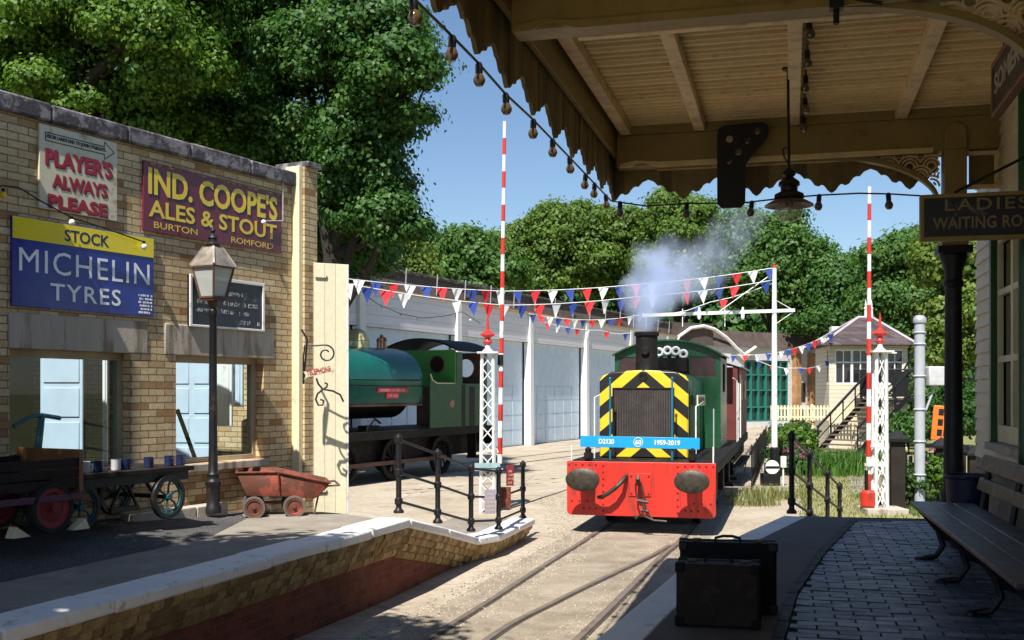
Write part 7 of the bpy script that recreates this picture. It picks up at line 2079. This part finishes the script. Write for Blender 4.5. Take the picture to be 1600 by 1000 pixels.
blades("grass_tuft", "dry grass tuft between the diesel and the railing", "grass tuft", 1178, 22.0, 0.25, 400, 0.22, M['grassblade'], 44, wd=0.008)
def lawn(rg, n):
    y = rg.uniform(13.5, 30, n); x0 = 3.6 + (y - 13) * 0.24; 
    return x0 + rg.random(n) ** 1.0 * 6.5, y
blades("grass", None, None, 0, 0, 0, 20000, 0.075, M['grassblade'], 45, kind="stuff", rect=lawn, wd=0.008)
lg = NT("dry_lawn"); f = lg.noise(1.2, 7, 0.65)
lg.col(lg.mix(1.0, lg.ramp(f, [(0.3, (0.34, 0.27, 0.17)), (0.5, (0.30, 0.28, 0.12)), (0.72, (0.19, 0.24, 0.07))]), lg.ramp(lg.noise(45, 4), [(0.3, (0.7,) * 3), (0.65, (1.1,) * 3)]), 'MULTIPLY')); lg.rough(0.95); lg.bump(lg.noise(40, 5), 0.8, 0.02)
sheet("lawn", [[(3.7, 12.0, 0.008), (30, 12.0, 0.008), (30, 48, 0.008), (10.9, 40, 0.008), (6.9, 25.5, 0.008), (5.4, 19.3, 0.008)]], lg.m)
def green_lawn(rg, n):
    return rg.uniform(7.4, 10.5, n), rg.uniform(17.5, 24, n)
blades("grass", None, None, 0, 0, 0, 9000, 0.09, M['fern'], 46, kind="stuff", rect=green_lawn, wd=0.008)
# little earth bank of pale path in the garden
sheet("path", [[tuple(P(1330, 770, 24.7)[:2]) + (0.013,), tuple(P(1400, 765, 25.5)[:2]) + (0.013,), tuple(P(1402, 745, 29.4)[:2]) + (0.013,), tuple(P(1325, 740, 30.5)[:2]) + (0.013,)]], M['pathmat'])

plant("dark_shrub", "dark leafy shrub behind the orange panel", "shrub", 1468, 690, 46, 1.6, 3.2, 260, 0.2, M['ash_leaf'], 71)
plant("dark_shrub", "dark shrub between the shaded column and the station corner", "shrub", 1526, 690, 43, 1.2, 2.6, 240, 0.18, M['hedge_leaf'], 72)
plant("dark_shrub", "dark shrub under the signal box balcony beside the gate post", "shrub", 1420, 700, 40, 0.8, 1.6, 200, 0.15, M['ash_leaf'], 73)
# trees behind the camera on the left: they throw the dappled shade over the forecourt
def shade_tree(label, x, y, zc, lobes, n, seed):
    t = thing("broadleaf_tree", label, "tree", (x, y, 0), 0, "trees behind the viewpoint")
    me = leaf_mesh("crown", lobes, n, 60, 0.2, seed, M['oak_leaf'], 0.55, fill=0.5)
    o = bpy.data.objects.new("crown", me); COL.objects.link(o); o.parent = t
    tr = trunk_mesh("trunk", (0, 0, 0), (0, 0, zc), 0.22, lobes, seed); tr.parent = t
shade_tree("leafy tree standing beside the forecourt to the left of the viewpoint", -7.0, 3.0, 6.5, [(2.6, 1.0, 6.4, 1.2, 1.3, 1.0), (3.7, 1.9, 6.9, 1.2, 1.2, 0.9), (4.4, 0.9, 6.5, 1.1, 1.3, 0.9), (1.6, 2.4, 6.2, 1.2, 1.2, 0.9), (0.4, 3.0, 6.3, 1.1, 1.2, 0.9), (0, 0, 6.6, 1.5, 1.6, 1.2), (1.4, -0.2, 6.2, 1.3, 1.5, 1.1), (-1.0, 0.5, 6.8, 1.5, 1.6, 1.2), (0.9, 1.4, 5.9, 1.3, 1.2, 1.0), (2.3, -1.5, 6.4, 1.1, 1.5, 1.0)], 950, 51)

# loose stones on the yard and between the rails
def gravel(n, seed):
    rg = np.random.default_rng(seed); me = bpy.data.meshes.new("gravel")
    y = rg.uniform(7, 24, n); k = rg.random(n)
    cl = np.interp(y, [q.y for q in CP], [q.x for q in CP]); r1 = np.interp(y, [p.y for p in R1], [p.x for p in R1]); r3 = np.interp(y, [p.y for p in R3], [p.x for p in R3])
    x = np.where(k < 0.4, cl + 0.25 + np.abs(rg.normal(size=n)) * 0.4, np.where(k < 0.7, r1 + rg.normal(size=n) * 0.25, r3 + rg.normal(size=n) * 0.3))
    x = np.maximum(x, cl + 0.22)
    s_ = rg.uniform(0.004, 0.016, n)
    base = np.array([(1, 0, 0), (-0.5, 0.87, 0), (-0.5, -0.87, 0), (0.1, 0.05, 0.9)], np.float32)
    v = np.zeros((n, 4, 3), np.float32); a = rg.uniform(0, 6.28, n)
    for i in range(4):
        bx, by, bz = base[i]; j = rg.uniform(0.6, 1.3, n)
        v[:, i, 0] = x + (bx * np.cos(a) - by * np.sin(a)) * s_ * j; v[:, i, 1] = y + (bx * np.sin(a) + by * np.cos(a)) * s_ * j; v[:, i, 2] = 0.003 + bz * s_
    idx = (np.arange(n) * 4)[:, None] + np.array([0, 1, 3, 1, 2, 3, 2, 0, 3])[None, :]
    me.vertices.add(n * 4); me.vertices.foreach_set("co", v.reshape(-1))
    me.loops.add(n * 9); me.loops.foreach_set("vertex_index", idx.reshape(-1).astype(np.int32))
    me.polygons.add(n * 3); me.polygons.foreach_set("loop_start", np.arange(0, n * 9, 3, dtype=np.int32))
    me.update(calc_edges=True)
    g = NT("pale_and_dark_stones"); geo = g.n("ShaderNodeNewGeometry")
    g.col(g.ramp(geo.outputs["Random Per Island"], [(0, (0.10, 0.08, 0.06)), (0.5, (0.32, 0.27, 0.2)), (1, (0.55, 0.48, 0.38))])); g.rough(0.9)
    me.materials.append(g.m)
    o = bpy.data.objects.new("gravel", me); COL.objects.link(o); tag(o, kind="stuff")
gravel(9000, 61)
